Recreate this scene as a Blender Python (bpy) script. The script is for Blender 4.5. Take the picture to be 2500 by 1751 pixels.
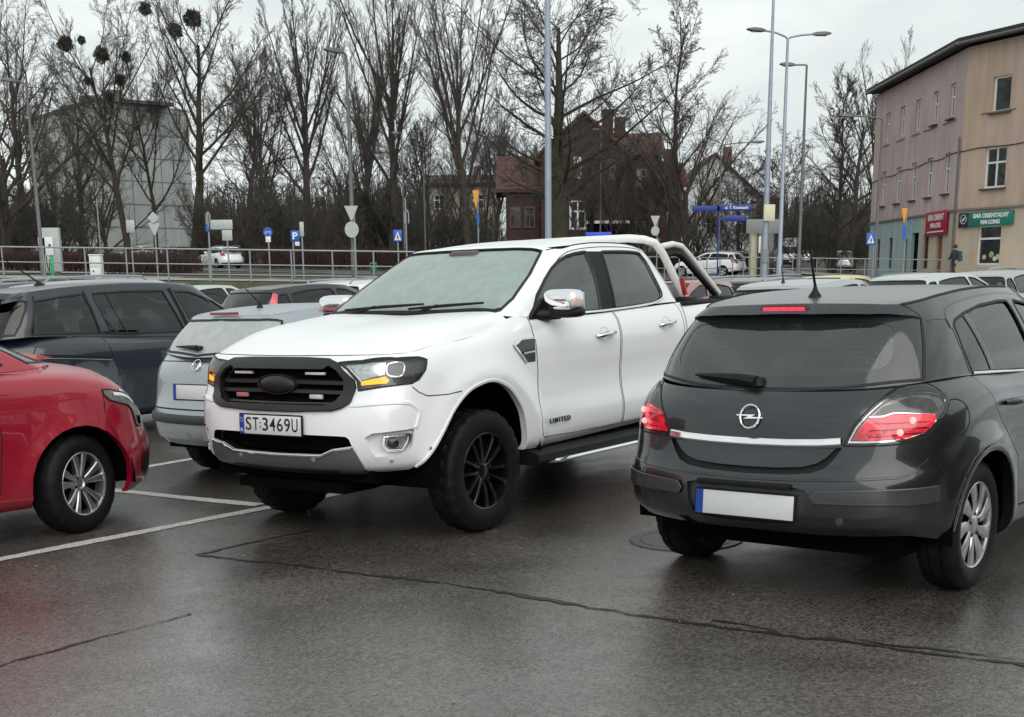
import bpy, bmesh, math, random
import numpy as np
from mathutils import Vector, Matrix, geometry
random.seed(7); np.random.seed(7)
SC = bpy.context.scene; COL = SC.collection
for o in list(bpy.data.objects): bpy.data.objects.remove(o)

# ---------------------------------------------------------------- camera, sky, sun, exposure
FPX, PITCH, ROLL, CAMH, CY = 3135.81, 0.2273112, -0.0319290, 1.530055, 1417.993     # photograph pixels (2500 wide)
TILT = np.array([[.99978, .00008, -.02099], [.00008, .99997, .0076], [.02099, -.0076, .99975]])   # the car park slopes: its frame -> the level world
M_LOT = Matrix([list(map(float, r)) + [0.] for r in TILT] + [[0, 0, 0, 1]])
cp, sp, cr, sr = math.cos(PITCH), math.sin(PITCH), math.cos(ROLL), math.sin(ROLL)
_R, _F, _U = np.array([1., 0, 0]), np.array([0, cp, -sp]), np.array([0, sp, cp])
_right, _up = cr * _R + sr * _U, -sr * _R + cr * _U
cam_d = bpy.data.cameras.new('camera'); cam = bpy.data.objects.new('camera', cam_d); COL.objects.link(cam); SC.camera = cam
cam_d.sensor_width = 36; cam_d.lens = 36 * FPX / 2500; cam_d.shift_y = (CY - 875.5) / 2500; cam_d.clip_start = .1; cam_d.clip_end = 2000
_m = Matrix([[_right[i], _up[i], -_F[i], 0] for i in range(3)] + [[0, 0, 0, 1]]); _m[2][3] = CAMH
cam.matrix_world = M_LOT @ _m
def ray(px, py):
    u, v = px - 1250, py - CY
    a, b = cr * u + sr * v, -sr * u + cr * v
    return _R * a / FPX - _U * b / FPX + _F
def at(px, py, depth):
    """world point seen at a photograph pixel (2296-wide copy) at a given depth"""
    d = ray(px * 1.0888, py * 1.0888); d = d / d[1]
    return TILT @ (np.array([0, 0, CAMH]) + d * depth)
PXM = lambda n, depth: n * 1.0888 * depth / FPX * 1.0        # pixels of the 2296-wide copy -> metres at a depth

W = bpy.data.worlds.new('World'); SC.world = W; W.use_nodes = True
def build_world():
    nt = W.node_tree; nt.nodes.clear(); N = nt.nodes.new; L = nt.links.new
    out = N('ShaderNodeOutputWorld'); bg = N('ShaderNodeBackground'); L(bg.outputs[0], out.inputs[0])
    sky = N('ShaderNodeTexSky'); sky.sky_type = 'NISHITA'; sky.sun_disc = False; sky.sun_elevation = math.radians(SUN_EL); sky.sun_rotation = math.radians(SUN_AZ)
    sky.air_density = 1; sky.dust_density = 4; sky.ozone_density = 1
    hsv = N('ShaderNodeHueSaturation'); hsv.inputs['Saturation'].default_value = .25; hsv.inputs['Value'].default_value = .10; L(sky.outputs[0], hsv.inputs['Color'])
    tc = N('ShaderNodeTexCoord'); mp = N('ShaderNodeMapping'); mp.inputs['Scale'].default_value = (1.2, 1.2, 4.5); L(tc.outputs['Generated'], mp.inputs[0])
    n1 = N('ShaderNodeTexNoise'); n1.inputs['Scale'].default_value = 2.2; n1.inputs['Detail'].default_value = 7; n1.inputs['Roughness'].default_value = .52; n1.inputs['Distortion'].default_value = .35; L(mp.outputs[0], n1.inputs[0])
    rp = N('ShaderNodeValToRGB'); L(n1.outputs[0], rp.inputs[0])
    e = rp.color_ramp.elements; e[0].position = .36; e[0].color = (.64, .705, .71, 1); e[1].position = .60; e[1].color = (.83, .88, .875, 1)
    m = e = rp.color_ramp.elements.new(.48); e.color = (.71, .77, .765, 1)
    mx = N('ShaderNodeMix'); mx.data_type = 'RGBA'; mx.inputs[0].default_value = .92; L(hsv.outputs[0], mx.inputs[6]); L(rp.outputs[0], mx.inputs[7])
    L(mx.outputs[2], bg.inputs[0]); bg.inputs[1].default_value = SKY_STRENGTH
SUN_EL, SUN_AZ, SKY_STRENGTH = 36, 172, 1.0
build_world()
sun_d = bpy.data.lights.new('sun', 'SUN'); sun_d.energy = 1.5; sun_d.angle = math.radians(70); sun_d.color = (1, .97, .93)
sun = bpy.data.objects.new('sun', sun_d); COL.objects.link(sun)
sun.rotation_euler = (math.radians(90 - SUN_EL), 0, math.radians(12))       # behind the camera's right shoulder, spread wide by the cloud
SC.view_settings.view_transform = 'Standard'; SC.view_settings.look = 'None'; SC.view_settings.exposure = 0.24; SC.view_settings.gamma = 1; SC.view_settings.use_curve_mapping = False
SC.cycles.max_bounces = 10; SC.cycles.transparent_max_bounces = 16; SC.cycles.use_denoising = True
SC.cycles.glossy_bounces = 5; SC.cycles.diffuse_bounces = 3; SC.cycles.caustics_reflective = False; SC.cycles.caustics_refractive = False
# ---------------------------------------------------------------- surface charts (numpy)
class Chart:
    """smooth half-body surface through a net of control points: rows x columns x (x, y, z)"""
    def __init__(s, net, post=None, sym0=True, sym1=True):
        s.net = np.array(net, float); s.post = post
        n, m = s.net.shape[:2]; s.n, s.m = n, m
        mir = np.array([1, -1, 1.])
        N = s.net
        a = N[:, 1] * mir if sym0 and abs(N[:, 0, 1]).max() < 1e-6 else 2 * N[:, 0] - N[:, 1]
        b = N[:, -2] * mir if sym1 and abs(N[:, -1, 1]).max() < 1e-6 else 2 * N[:, -1] - N[:, -2]
        E = np.concatenate([a[:, None], N, b[:, None]], 1)
        s.E = np.concatenate([(2 * E[0] - E[1])[None], E, (2 * E[-1] - E[-2])[None]], 0)
        k = 8
        U, V = np.meshgrid(np.linspace(0, m - 1, (m - 1) * k + 1), np.linspace(0, n - 1, (n - 1) * k + 1))
        s.gu, s.gv = U.ravel(), V.ravel(); s.gp = s.P(s.gu, s.gv)
        s.su = np.linalg.norm(np.diff(N, axis=1), axis=2).mean(); s.sv = np.linalg.norm(np.diff(N, axis=0), axis=2).mean()
        c = s.gp.mean(0) * np.array([1, 0, 1]); q = s.gp[::7]
        s.flip = 1.
        s.flip = -1. if (s.N(s.gu[::7], s.gv[::7]) * (q - c)).sum() < 0 else 1.
    @staticmethod
    def W(t, n):
        i = np.clip(np.floor(t).astype(int), 0, n - 2); f = t - i
        f2, f3 = f * f, f * f * f
        return i, np.stack([-.5 * f + f2 - .5 * f3, 1 - 2.5 * f2 + 1.5 * f3, .5 * f + 2 * f2 - 1.5 * f3, -.5 * f2 + .5 * f3], -1)
    def P(s, u, v):
        u = np.clip(np.asarray(u, float), 0, s.m - 1); v = np.clip(np.asarray(v, float), 0, s.n - 1)
        i, wu = s.W(u, s.m); j, wv = s.W(v, s.n)
        r = np.zeros(u.shape + (3,))
        for a in range(4):
            for b in range(4):
                r += (wv[..., a] * wu[..., b])[..., None] * s.E[j + a, i + b]
        return s.post(r) if s.post else r
    def N(s, u, v):
        e = 1e-3
        a = s.P(u + e, v) - s.P(u - e, v); b = s.P(u, v + e) - s.P(u, v - e)
        n = np.cross(a, b); l = np.linalg.norm(n, axis=-1, keepdims=True)
        return s.flip * n / np.maximum(l, 1e-12)
    def uv(s, pts, ur=None):
        """(u, v) of points given as (x, y, z); a coordinate of None is free. ur limits the columns."""
        out = []
        g = s.gp; ok = np.ones(len(g), bool) if ur is None else (s.gu >= ur[0]) & (s.gu <= ur[1])
        gp, gu, gv = g[ok], s.gu[ok], s.gv[ok]
        for p in pts:
            mk = np.array([c is not None for c in p]); q = np.array([0. if c is None else c for c in p])
            d = (((gp - q) * mk) ** 2).sum(1); k = d.argmin(); x = np.array([gu[k], gv[k]])
            lo = np.array([0. if ur is None else ur[0], 0.]); hi = np.array([s.m - 1. if ur is None else ur[1], s.n - 1.])
            for _ in range(8):
                e = 1e-4
                b = s.P(x[0], x[1]); r = ((b - q) * mk)
                J = np.stack([(s.P(x[0] + e, x[1]) - s.P(x[0] - e, x[1])) * mk, (s.P(x[0], x[1] + e) - s.P(x[0], x[1] - e)) * mk], 1) / (2 * e)
                x = np.clip(x - np.linalg.solve(J.T @ J + 1e-9 * np.eye(2), J.T @ r), lo, hi)
            if mk[1] and q[1] == 0: x[0] = 0. if x[0] < (s.m - 1) / 2 else s.m - 1.       # on the centre line
            out.append(x)
        return np.array(out)

def dens(pts, step, closed=True):
    """points added along a polyline so that no step is longer than step; None coordinates stay None"""
    out = []; n = len(pts)
    for i in range(n if closed else n - 1):
        a, b = pts[i], pts[(i + 1) % n]
        d = math.sqrt(sum((x - y) ** 2 for x, y in zip(a, b) if x is not None and y is not None)); k = max(1, int(math.ceil(d / step)))
        for t in range(k):
            out.append(tuple(None if x is None or y is None else x + (y - x) * t / k for x, y in zip(a, b)))
    if not closed: out.append(tuple(pts[-1]))
    return out

def smooth(pts, k=4, closed=True):
    """Catmull-Rom through points (tuples may hold None)"""
    n = len(pts); out = []
    g = lambda i: pts[i % n] if closed else pts[min(max(i, 0), n - 1)]
    for i in range(n if closed else n - 1):
        a, b, c, d = g(i - 1), g(i), g(i + 1), g(i + 2)
        for t in range(k):
            f = t / k; o = []
            for A, B, C_, D in zip(a, b, c, d):
                o.append(None if None in (A, B, C_, D) else B + .5 * f * (C_ - A + f * (2 * A - 5 * B + 4 * C_ - D + f * (3 * (B - C_) + D - A))))
            out.append(tuple(o))
    if not closed: out.append(tuple(pts[-1]))
    return out

def pip(P, poly):
    x, y = P[:, 0], P[:, 1]; r = np.zeros(len(P), bool); n = len(poly)
    for i in range(n):
        x1, y1 = poly[i]; x2, y2 = poly[(i + 1) % n]
        if y1 == y2: continue
        c = ((y1 > y) != (y2 > y)) & (x < (x2 - x1) * (y - y1) / (y2 - y1) + x1); r ^= c
    return r

def band_net(cols, rows, keys):
    """lower body net. cols: outline (x, y); rows: list of [(z, inset) at the key columns]; keys: column indices of those"""
    c = np.array(cols, float); m = len(c)
    e = np.concatenate([[c[1] * [1, -1]], c, [c[-2] * [1, -1]]]); t = e[2:] - e[:-2]
    nrm = np.stack([t[:, 1], -t[:, 0]], 1); nrm /= np.linalg.norm(nrm, axis=1, keepdims=True)
    if (nrm * (c - c.mean(0))).sum() < 0: nrm = -nrm
    net = []
    for r in rows:
        z = np.interp(range(m), keys, [q[0] for q in r]); ins = np.interp(range(m), keys, [q[1] for q in r])
        p = c - nrm * ins[:, None]; p[0, 1] = 0; p[-1, 1] = 0
        net.append(np.column_stack([p, z]))
    return net

def house_net(base, top, ts, bulge):
    """greenhouse net: rows at fractions ts between base and top curves, bulged outwards"""
    b, t = np.array(base, float), np.array(top, float); m = len(b)
    mid = (b + t) / 2; e = np.concatenate([[mid[1] * [1, -1, 1]], mid, [mid[-2] * [1, -1, 1]]]); tg = (e[2:] - e[:-2])
    nrm = np.cross(tg, t - b); nrm /= np.linalg.norm(nrm, axis=1, keepdims=True)
    if (nrm * (mid - mid.mean(0))).sum() < 0: nrm = -nrm
    nrm[0, 1] = 0; nrm[-1, 1] = 0
    bl = np.interp(range(m), range(m), bulge) if len(bulge) == m else np.full(m, bulge[0])
    return [b + (t - b) * f + nrm * (bl * 4 * f * (1 - f))[:, None] for f in ts]

def roof_net(front, side, rear, crown, fr=(0, .5, .83, 1.)):
    """roof: front edge points (centre to corner), side edge points (front to rear, without corners), rear edge points (centre to corner)"""
    net = [list(front)]
    for (x, y, z) in side:
        net.append([(x, y * f, z + crown * (1 - f ** 2.6)) for f in fr])
    net.append(list(rear)); return net
# ---------------------------------------------------------------- materials
MATS = {}
def mat(name, col, rough=.5, metal=0., coat=0., coat_r=.05, spec=.5, noise=0., nscale=8., bump=0., bscale=200., emit=None, es=1., rnoise=0., detail=3.):
    if name in MATS: return MATS[name]
    m = bpy.data.materials.new(name); m.use_nodes = True; nt = m.node_tree; N = nt.nodes.new; L = nt.links.new
    b = nt.nodes['Principled BSDF']; c = tuple(col) + (1,)
    b.inputs['Base Color'].default_value = c; b.inputs['Roughness'].default_value = rough; b.inputs['Metallic'].default_value = metal
    b.inputs['Coat Weight'].default_value = coat; b.inputs['Coat Roughness'].default_value = coat_r; b.inputs['Specular IOR Level'].default_value = spec
    if emit: b.inputs['Emission Color'].default_value = tuple(emit) + (1,); b.inputs['Emission Strength'].default_value = es
    if noise or bump or rnoise:
        tc = N('ShaderNodeTexCoord')
    if noise or rnoise:
        t = N('ShaderNodeTexNoise'); t.inputs['Scale'].default_value = nscale; t.inputs['Detail'].default_value = detail; t.inputs['Roughness'].default_value = .6; L(tc.outputs['Object'], t.inputs[0])
        if noise:
            mr = N('ShaderNodeMapRange'); mr.inputs[1].default_value = .3; mr.inputs[2].default_value = .7; mr.inputs[3].default_value = 1 - noise; mr.inputs[4].default_value = 1 + noise; L(t.outputs[0], mr.inputs[0])
            vm = N('ShaderNodeVectorMath'); vm.operation = 'SCALE'; vm.inputs[0].default_value = col; L(mr.outputs[0], vm.inputs['Scale']); L(vm.outputs[0], b.inputs['Base Color'])
        if rnoise:
            mr2 = N('ShaderNodeMapRange'); mr2.inputs[1].default_value = .3; mr2.inputs[2].default_value = .7; mr2.inputs[3].default_value = max(.02, rough - rnoise); mr2.inputs[4].default_value = min(1, rough + rnoise); L(t.outputs[0], mr2.inputs[0]); L(mr2.outputs[0], b.inputs['Roughness'])
    if bump:
        t2 = N('ShaderNodeTexNoise'); t2.inputs['Scale'].default_value = bscale; t2.inputs['Detail'].default_value = 2; L(tc.outputs['Object'], t2.inputs[0])
        bp = N('ShaderNodeBump'); bp.inputs['Strength'].default_value = bump; bp.inputs['Distance'].default_value = .01; L(t2.outputs[0], bp.inputs['Height']); L(bp.outputs[0], b.inputs['Normal'])
    MATS[name] = m; return m
def paint(name, col, metal=0., rough=.38):
    """wet car paint: clear coat with beads of water on it"""
    if name in MATS: return MATS[name]
    m = mat(name, col, rough, metal, coat=1., coat_r=.03); nt = m.node_tree; N = nt.nodes.new; L = nt.links.new; b = nt.nodes['Principled BSDF']
    tc = N('ShaderNodeTexCoord'); v = N('ShaderNodeTexVoronoi'); v.inputs['Scale'].default_value = 85; L(tc.outputs['Object'], v.inputs[0])
    mr = N('ShaderNodeMapRange'); mr.inputs[1].default_value = .12; mr.inputs[2].default_value = .30; mr.inputs[3].default_value = 1; mr.inputs[4].default_value = 0; L(v.outputs['Distance'], mr.inputs[0])
    nz = N('ShaderNodeTexNoise'); nz.inputs['Scale'].default_value = 9; L(tc.outputs['Object'], nz.inputs[0])
    g = N('ShaderNodeNewGeometry'); sx = N('ShaderNodeSeparateXYZ'); L(g.outputs['Normal'], sx.inputs[0])
    up = N('ShaderNodeMapRange'); up.inputs[1].default_value = .55; up.inputs[2].default_value = .95; L(sx.outputs[2], up.inputs[0])
    th = N('ShaderNodeMapRange'); th.inputs[1].default_value = .45; th.inputs[2].default_value = .6; L(nz.outputs[0], th.inputs[0])
    mu = N('ShaderNodeMath'); mu.operation = 'MULTIPLY'; L(mr.outputs[0], mu.inputs[0]); L(th.outputs[0], mu.inputs[1])
    mu2 = N('ShaderNodeMath'); mu2.operation = 'MULTIPLY'; L(mu.outputs[0], mu2.inputs[0]); L(up.outputs[0], mu2.inputs[1])
    bp = N('ShaderNodeBump'); bp.inputs['Strength'].default_value = .8; bp.inputs['Distance'].default_value = .006; L(mu2.outputs[0], bp.inputs['Height'])
    L(bp.outputs[0], b.inputs['Coat Normal'])
    cr_ = N('ShaderNodeMapRange'); cr_.inputs[1].default_value = .5; cr_.inputs[2].default_value = .95; cr_.inputs[3].default_value = .03; cr_.inputs[4].default_value = .5; L(sx.outputs[2], cr_.inputs[0]); L(cr_.outputs[0], b.inputs['Coat Roughness'])
    return m
def glass(name, tint=(.75, .85, .82), drops=0., refl=1.0, mist_sheen=0., mist_sheen_col=(.40, .49, .46)):
    """a pane: tinted see-through layer with a mirror-like reflection that grows at grazing angles"""
    if name in MATS: return MATS[name]
    m = bpy.data.materials.new(name); m.use_nodes = True; nt = m.node_tree; nt.nodes.clear(); N = nt.nodes.new; L = nt.links.new
    out = N('ShaderNodeOutputMaterial'); tr = N('ShaderNodeBsdfTransparent'); tr.inputs[0].default_value = tint + (1,)
    gl = N('ShaderNodeBsdfGlossy'); gl.inputs[0].default_value = (1, 1, 1, 1); gl.inputs['Roughness'].default_value = .02
    fr = N('ShaderNodeFresnel'); fr.inputs[0].default_value = 1.62 * refl; mx = N('ShaderNodeMixShader'); base = tr
    tc = N('ShaderNodeTexCoord')
    if mist_sheen:  # pale diffuse layer: mist, and sky reflection painted into its colour
        df = N('ShaderNodeBsdfDiffuse'); df.inputs[0].default_value = mist_sheen_col + (1,); nz = N('ShaderNodeTexNoise'); nz.inputs['Scale'].default_value = 5; nz.inputs['Detail'].default_value = 4
        mp = N('ShaderNodeMapping'); mp.inputs['Scale'].default_value = (2.5, 2.5, .8); L(tc.outputs['Object'], mp.inputs[0]); L(mp.outputs[0], nz.inputs[0])
        mr = N('ShaderNodeMapRange'); mr.inputs[1].default_value = .25; mr.inputs[2].default_value = .75; mr.inputs[3].default_value = mist_sheen * .85; mr.inputs[4].default_value = mist_sheen * 1.12; L(nz.outputs[0], mr.inputs[0])
        m0 = N('ShaderNodeMixShader'); L(mr.outputs[0], m0.inputs[0]); L(tr.outputs[0], m0.inputs[1]); L(df.outputs[0], m0.inputs[2]); base = m0
    if drops:
        v = N('ShaderNodeTexVoronoi'); v.inputs['Scale'].default_value = 110; L(tc.outputs['Object'], v.inputs[0])
        mr = N('ShaderNodeMapRange'); mr.inputs[1].default_value = .1; mr.inputs[2].default_value = .32; mr.inputs[3].default_value = 1; mr.inputs[4].default_value = 0; L(v.outputs['Distance'], mr.inputs[0])
        bp = N('ShaderNodeBump'); bp.inputs['Strength'].default_value = drops; bp.inputs['Distance'].default_value = .003; L(mr.outputs[0], bp.inputs['Height']); L(bp.outputs[0], gl.inputs['Normal'])
    L(fr.outputs[0], mx.inputs[0]); L(base.outputs[0], mx.inputs[1]); L(gl.outputs[0], mx.inputs[2]); L(mx.outputs[0], out.inputs[0])
    MATS[name] = m; return m

# ---------------------------------------------------------------- meshes and objects
class MB:
    """collects shapes, then links them as ONE mesh object"""
    def __init__(s): s.v, s.f, s.m, s.n = [], [], [], []
    def add(s, v, f, mi=0, n=None):
        o = sum(len(a) for a in s.v); s.v.append(np.asarray(v, float).reshape(-1, 3)); s.f += [tuple(int(i) + o for i in q) for q in f]; s.m += [mi] * len(f)
        s.n.append(None if n is None else np.asarray(n, float)); return s
    def box(s, c, d, mi=0, rot=None, taper=1.):
        x, y, z = (q / 2 for q in d); v = np.array([(sx * x * (taper if sz > 0 else 1), sy * y * (taper if sz > 0 else 1), sz * z) for sz in (-1, 1) for sx, sy in ((-1, -1), (1, -1), (1, 1), (-1, 1))])
        if rot is not None: v = v @ np.array(rot).T
        return s.add(v + np.array(c), [(3, 2, 1, 0), (4, 5, 6, 7), (0, 1, 5, 4), (1, 2, 6, 5), (2, 3, 7, 6), (3, 0, 4, 7)], mi)
    def bevbox(s, c, d, b=.02, mi=0, rot=None):
        bm = bmesh.new(); bmesh.ops.create_cube(bm, size=1)
        for q in bm.verts: q.co = Vector((q.co.x * d[0], q.co.y * d[1], q.co.z * d[2]))
        bmesh.ops.bevel(bm, geom=list(bm.edges), offset=b, segments=2, affect='EDGES', profile=.5)
        bm.verts.index_update(); v = np.array([q.co for q in bm.verts]); f = [[w.index for w in q.verts] for q in bm.faces]; bm.free()
        if rot is not None: v = v @ np.array(rot).T
        return s.add(v + np.array(c), f, mi)
    def tube(s, pts, r, k=8, mi=0, closed=False, caps=True, flat=None):
        """swept ring; r a number or one per point; flat = (direction, factor) squashes the ring along a direction"""
        P = np.asarray(pts, float); n = len(P); r = np.full(n, r, float) if np.isscalar(r) else np.asarray(r, float)
        if closed: T = np.roll(P, -1, 0) - np.roll(P, 1, 0)
        else: T = np.gradient(P, axis=0)
        T /= np.maximum(np.linalg.norm(T, axis=1, keepdims=True), 1e-9)
        a = np.array([0, 0, 1.]) if abs(T[0, 2]) < .9 else np.array([1., 0, 0]); A = []
        for t in T:
            a = a - t * (a @ t); l = np.linalg.norm(a)
            if l < 1e-6: a = np.cross(t, [.3, .5, .8]); l = np.linalg.norm(a)
            a = a / l; A.append(a)
        A = np.array(A); B = np.cross(T, A); an = np.arange(k) * 2 * math.pi / k
        V = P[:, None] + r[:, None, None] * (np.cos(an)[None, :, None] * A[:, None] + np.sin(an)[None, :, None] * B[:, None])
        F = [(i * k + j, i * k + (j + 1) % k, ((i + 1) % n) * k + (j + 1) % k, ((i + 1) % n) * k + j) for i in range(n if closed else n - 1) for j in range(k)]
        if caps and not closed: F += [tuple(range(k - 1, -1, -1)), tuple(range((n - 1) * k, n * k))]
        return s.add(V.reshape(-1, 3), F, mi)
    def cyl(s, a, b, r, r2=None, k=16, mi=0): return s.tube([a, b], [r, r if r2 is None else r2], k, mi)
    def lathe(s, prof, k=32, axis=1, c=(0, 0, 0), mi=0, closed=False, sgn=1):
        """prof: (radius, along the axis); revolved about the y axis (axis=1) or z (axis=2)"""
        n = len(prof); V = []
        for i in range(k):
            t = 2 * math.pi * i / k
            for r, h in prof:
                V.append((c[0] + r * math.cos(t), c[1] + h * sgn, c[2] + r * math.sin(t)) if axis == 1 else (c[0] + r * math.cos(t), c[1] + r * math.sin(t), c[2] + h))
        F = []
        for i in range(k):
            for j in range(n if closed else n - 1):
                q = (i * n + j, ((i + 1) % k) * n + j, ((i + 1) % k) * n + (j + 1) % n, i * n + (j + 1) % n)
                F.append(q if (axis == 2) ^ (sgn < 0 and axis == 1) else q[::-1])
        return s.add(V, F, mi)
    def prism(s, poly, axis, h0, h1, mi=0, rot=None, c=(0, 0, 0)):
        """polygon in the plane across an axis, pushed from h0 to h1 along it"""
        def mk(p, h): return {0: (h, p[0], p[1]), 1: (p[0], h, p[1]), 2: (p[0], p[1], h)}[axis]
        n = len(poly); V = np.array([mk(p, h0) for p in poly] + [mk(p, h1) for p in poly], float)
        if rot is not None: V = V @ np.array(rot).T
        return s.add(V + np.array(c), [tuple(range(n))[::-1], tuple(range(n, 2 * n))] + [(i, (i + 1) % n, n + (i + 1) % n, n + i) for i in range(n)], mi)
    def build(s, name, mats, parent=None, sharp=35, smooth=True, recalc=False, **props):
        me = bpy.data.meshes.new(name); v = np.concatenate(s.v) if s.v else np.zeros((0, 3))
        me.from_pydata([tuple(map(float, q)) for q in v], [], s.f)
        for m in (mats if isinstance(mats, (list, tuple)) else [mats]): me.materials.append(m)
        me.polygons.foreach_set('material_index', s.m)
        if recalc:
            bm = bmesh.new(); bm.from_mesh(me); bmesh.ops.recalc_face_normals(bm, faces=bm.faces); bm.to_mesh(me); bm.free()
        if smooth:
            me.shade_smooth()
            if all(q is not None for q in s.n) and s.n: me.normals_split_custom_set_from_vertices([tuple(map(float, q)) for q in np.concatenate(s.n)])
            elif sharp: me.set_sharp_from_angle(angle=math.radians(sharp))
        return obj(name, me, parent, **props)
def obj(name, data, parent=None, mw=None, **props):
    o = bpy.data.objects.new(name, data); COL.objects.link(o)
    if parent is not None: o.parent = parent
    if mw is not None: o.matrix_world = mw
    for k, v in props.items(): o[k] = v
    return o
def thing(name, label, cat, mw=None, group=None):
    o = obj(name, None, None, mw); o.empty_display_size = .2; o['label'] = label; o['category'] = cat
    if group: o['group'] = group
    return o
def tag(o, label=None, cat=None, group=None, kind=None):
    for k, v in (('label', label), ('category', cat), ('group', group), ('kind', kind)):
        if v: o[k] = v
    return o
def clone(o, parent=None, top=True):
    """a copy of a thing with copies of its parts; mesh data shared"""
    c = o.copy(); COL.objects.link(c)
    if parent is not None: c.parent = parent
    for ch in list(o.children): clone(ch, c, False)
    return c
def lot(x, y, th, z=0.): return M_LOT @ Matrix.Translation((x, y, z)) @ Matrix.Rotation(th, 4, 'Z')
def rotz(a): return np.array([[math.cos(a), -math.sin(a), 0], [math.sin(a), math.cos(a), 0], [0, 0, 1]])
def rotx(a): return np.array([[1, 0, 0], [0, math.cos(a), -math.sin(a)], [0, math.sin(a), math.cos(a)]])
def roty(a): return np.array([[math.cos(a), 0, math.sin(a)], [0, 1, 0], [-math.sin(a), 0, math.cos(a)]])
def text_mesh(body, size, squash=1., depth=.001, bold=0., align='CENTER', space=1.):
    cu = bpy.data.curves.new('lettering', 'FONT'); cu.body = body; cu.size = size; cu.extrude = depth; cu.offset = bold; cu.align_x = align; cu.align_y = 'CENTER'; cu.resolution_u = 3; cu.space_character = space
    o = bpy.data.objects.new('lettering', cu); COL.objects.link(o); bpy.context.view_layer.update()
    me = bpy.data.meshes.new_from_object(o.evaluated_get(bpy.context.evaluated_depsgraph_get())); bpy.data.objects.remove(o); bpy.data.curves.remove(cu)
    for v in me.vertices: v.co.x *= squash
    return me
def text_obj(body, size, m, parent, mw_local, squash=1., bold=0., depth=.001, name='lettering', align='CENTER', space=1.):
    me = text_mesh(body, size, squash, depth, bold, align, space); me.materials.clear(); me.materials.append(m)
    o = obj(name, me, parent); o.matrix_local = mw_local; return o
def frame_mat(origin, xdir, ydir):
    x = Vector(xdir).normalized(); y = Vector(ydir); y = (y - x * y.dot(x)).normalized(); z = x.cross(y)
    return Matrix([[x.x, y.x, z.x, origin[0]], [x.y, y.y, z.y, origin[1]], [x.z, y.z, z.z, origin[2]], [0, 0, 0, 1]])

# ---------------------------------------------------------------- panels cut out of charts
def cdt(ch, outer, holes, res):
    """triangles of a chart region: outer polygon (uv, None = whole chart) less hole polygons"""
    S = np.array([ch.su, ch.sv]); mx = np.array([ch.m - 1, ch.n - 1]) * S
    if outer is None:
        a, b = int(mx[0] / res) + 1, int(mx[1] / res) + 1
        x = np.linspace(0, mx[0], a + 1); y = np.linspace(0, mx[1], b + 1)
        O = np.array([(q, 0) for q in x[:-1]] + [(mx[0], q) for q in y[:-1]] + [(q, mx[1]) for q in x[:0:-1]] + [(0, q) for q in y[:0:-1]])
    else: O = np.asarray(outer) * S
    H = [np.asarray(h) * S for h in holes]; loops = [O] + H
    gx, gy = np.meshgrid(np.arange(res / 2, mx[0], res), np.arange(res / 2, mx[1], res)); G = np.column_stack([gx.ravel(), gy.ravel()])
    G = G[(G >= O.min(0)).all(1) & (G <= O.max(0)).all(1)]
    if len(G): G = G[pip(G, O)]
    for h in H:
        if len(G): G = G[~pip(G, h)]
    E = np.concatenate(loops)
    if len(G): 
        keep = np.ones(len(G), bool)
        for i in range(0, len(G), 500):
            keep[i:i + 500] = (np.abs(G[i:i + 500, None] - E[None]) .max(2)).min(1) > res * .35
        G = G[keep]
    pts = [Vector((float(a), float(b))) for a, b in np.concatenate([E, G])]
    ed = []; k = 0
    for l in loops: n = len(l); ed += [(k + i, k + (i + 1) % n) for i in range(n)]; k += n
    vo, _, fo, _, _, _ = geometry.delaunay_2d_cdt(pts, ed, [], 0, 1e-6)
    V = np.array([(p.x, p.y) for p in vo]); F = np.array([f for f in fo if len(f) == 3]); c = V[F].mean(1); ok = pip(c, O)
    for h in H: ok &= ~pip(c, h)
    return V / S, F[ok]
def sheet(mb, ch, outer=None, holes=(), res=.05, off=0., side='LR', mi=0, push=None):
    """panel on a chart; side 'L', 'R' or 'LR' (mirrored into one mesh). push(P, N) may move points"""
    V, F = cdt(ch, outer, holes, res); P = ch.P(V[:, 0], V[:, 1]); n = ch.N(V[:, 0], V[:, 1]); P = P + n * off
    if push is not None: P = push(P, n)
    a, b, c = P[F[:, 0]], P[F[:, 1]], P[F[:, 2]]; g = np.cross(b - a, c - a)
    if len(F) and (g * n[F[:, 0]]).sum() < 0: F = F[:, ::-1]
    mir = np.array([1, -1, 1.])
    if 'L' in side: mb.add(P, F, mi, n)
    if 'R' in side: mb.add(P * mir, F[:, ::-1], mi, n * mir)
    return mb
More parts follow.
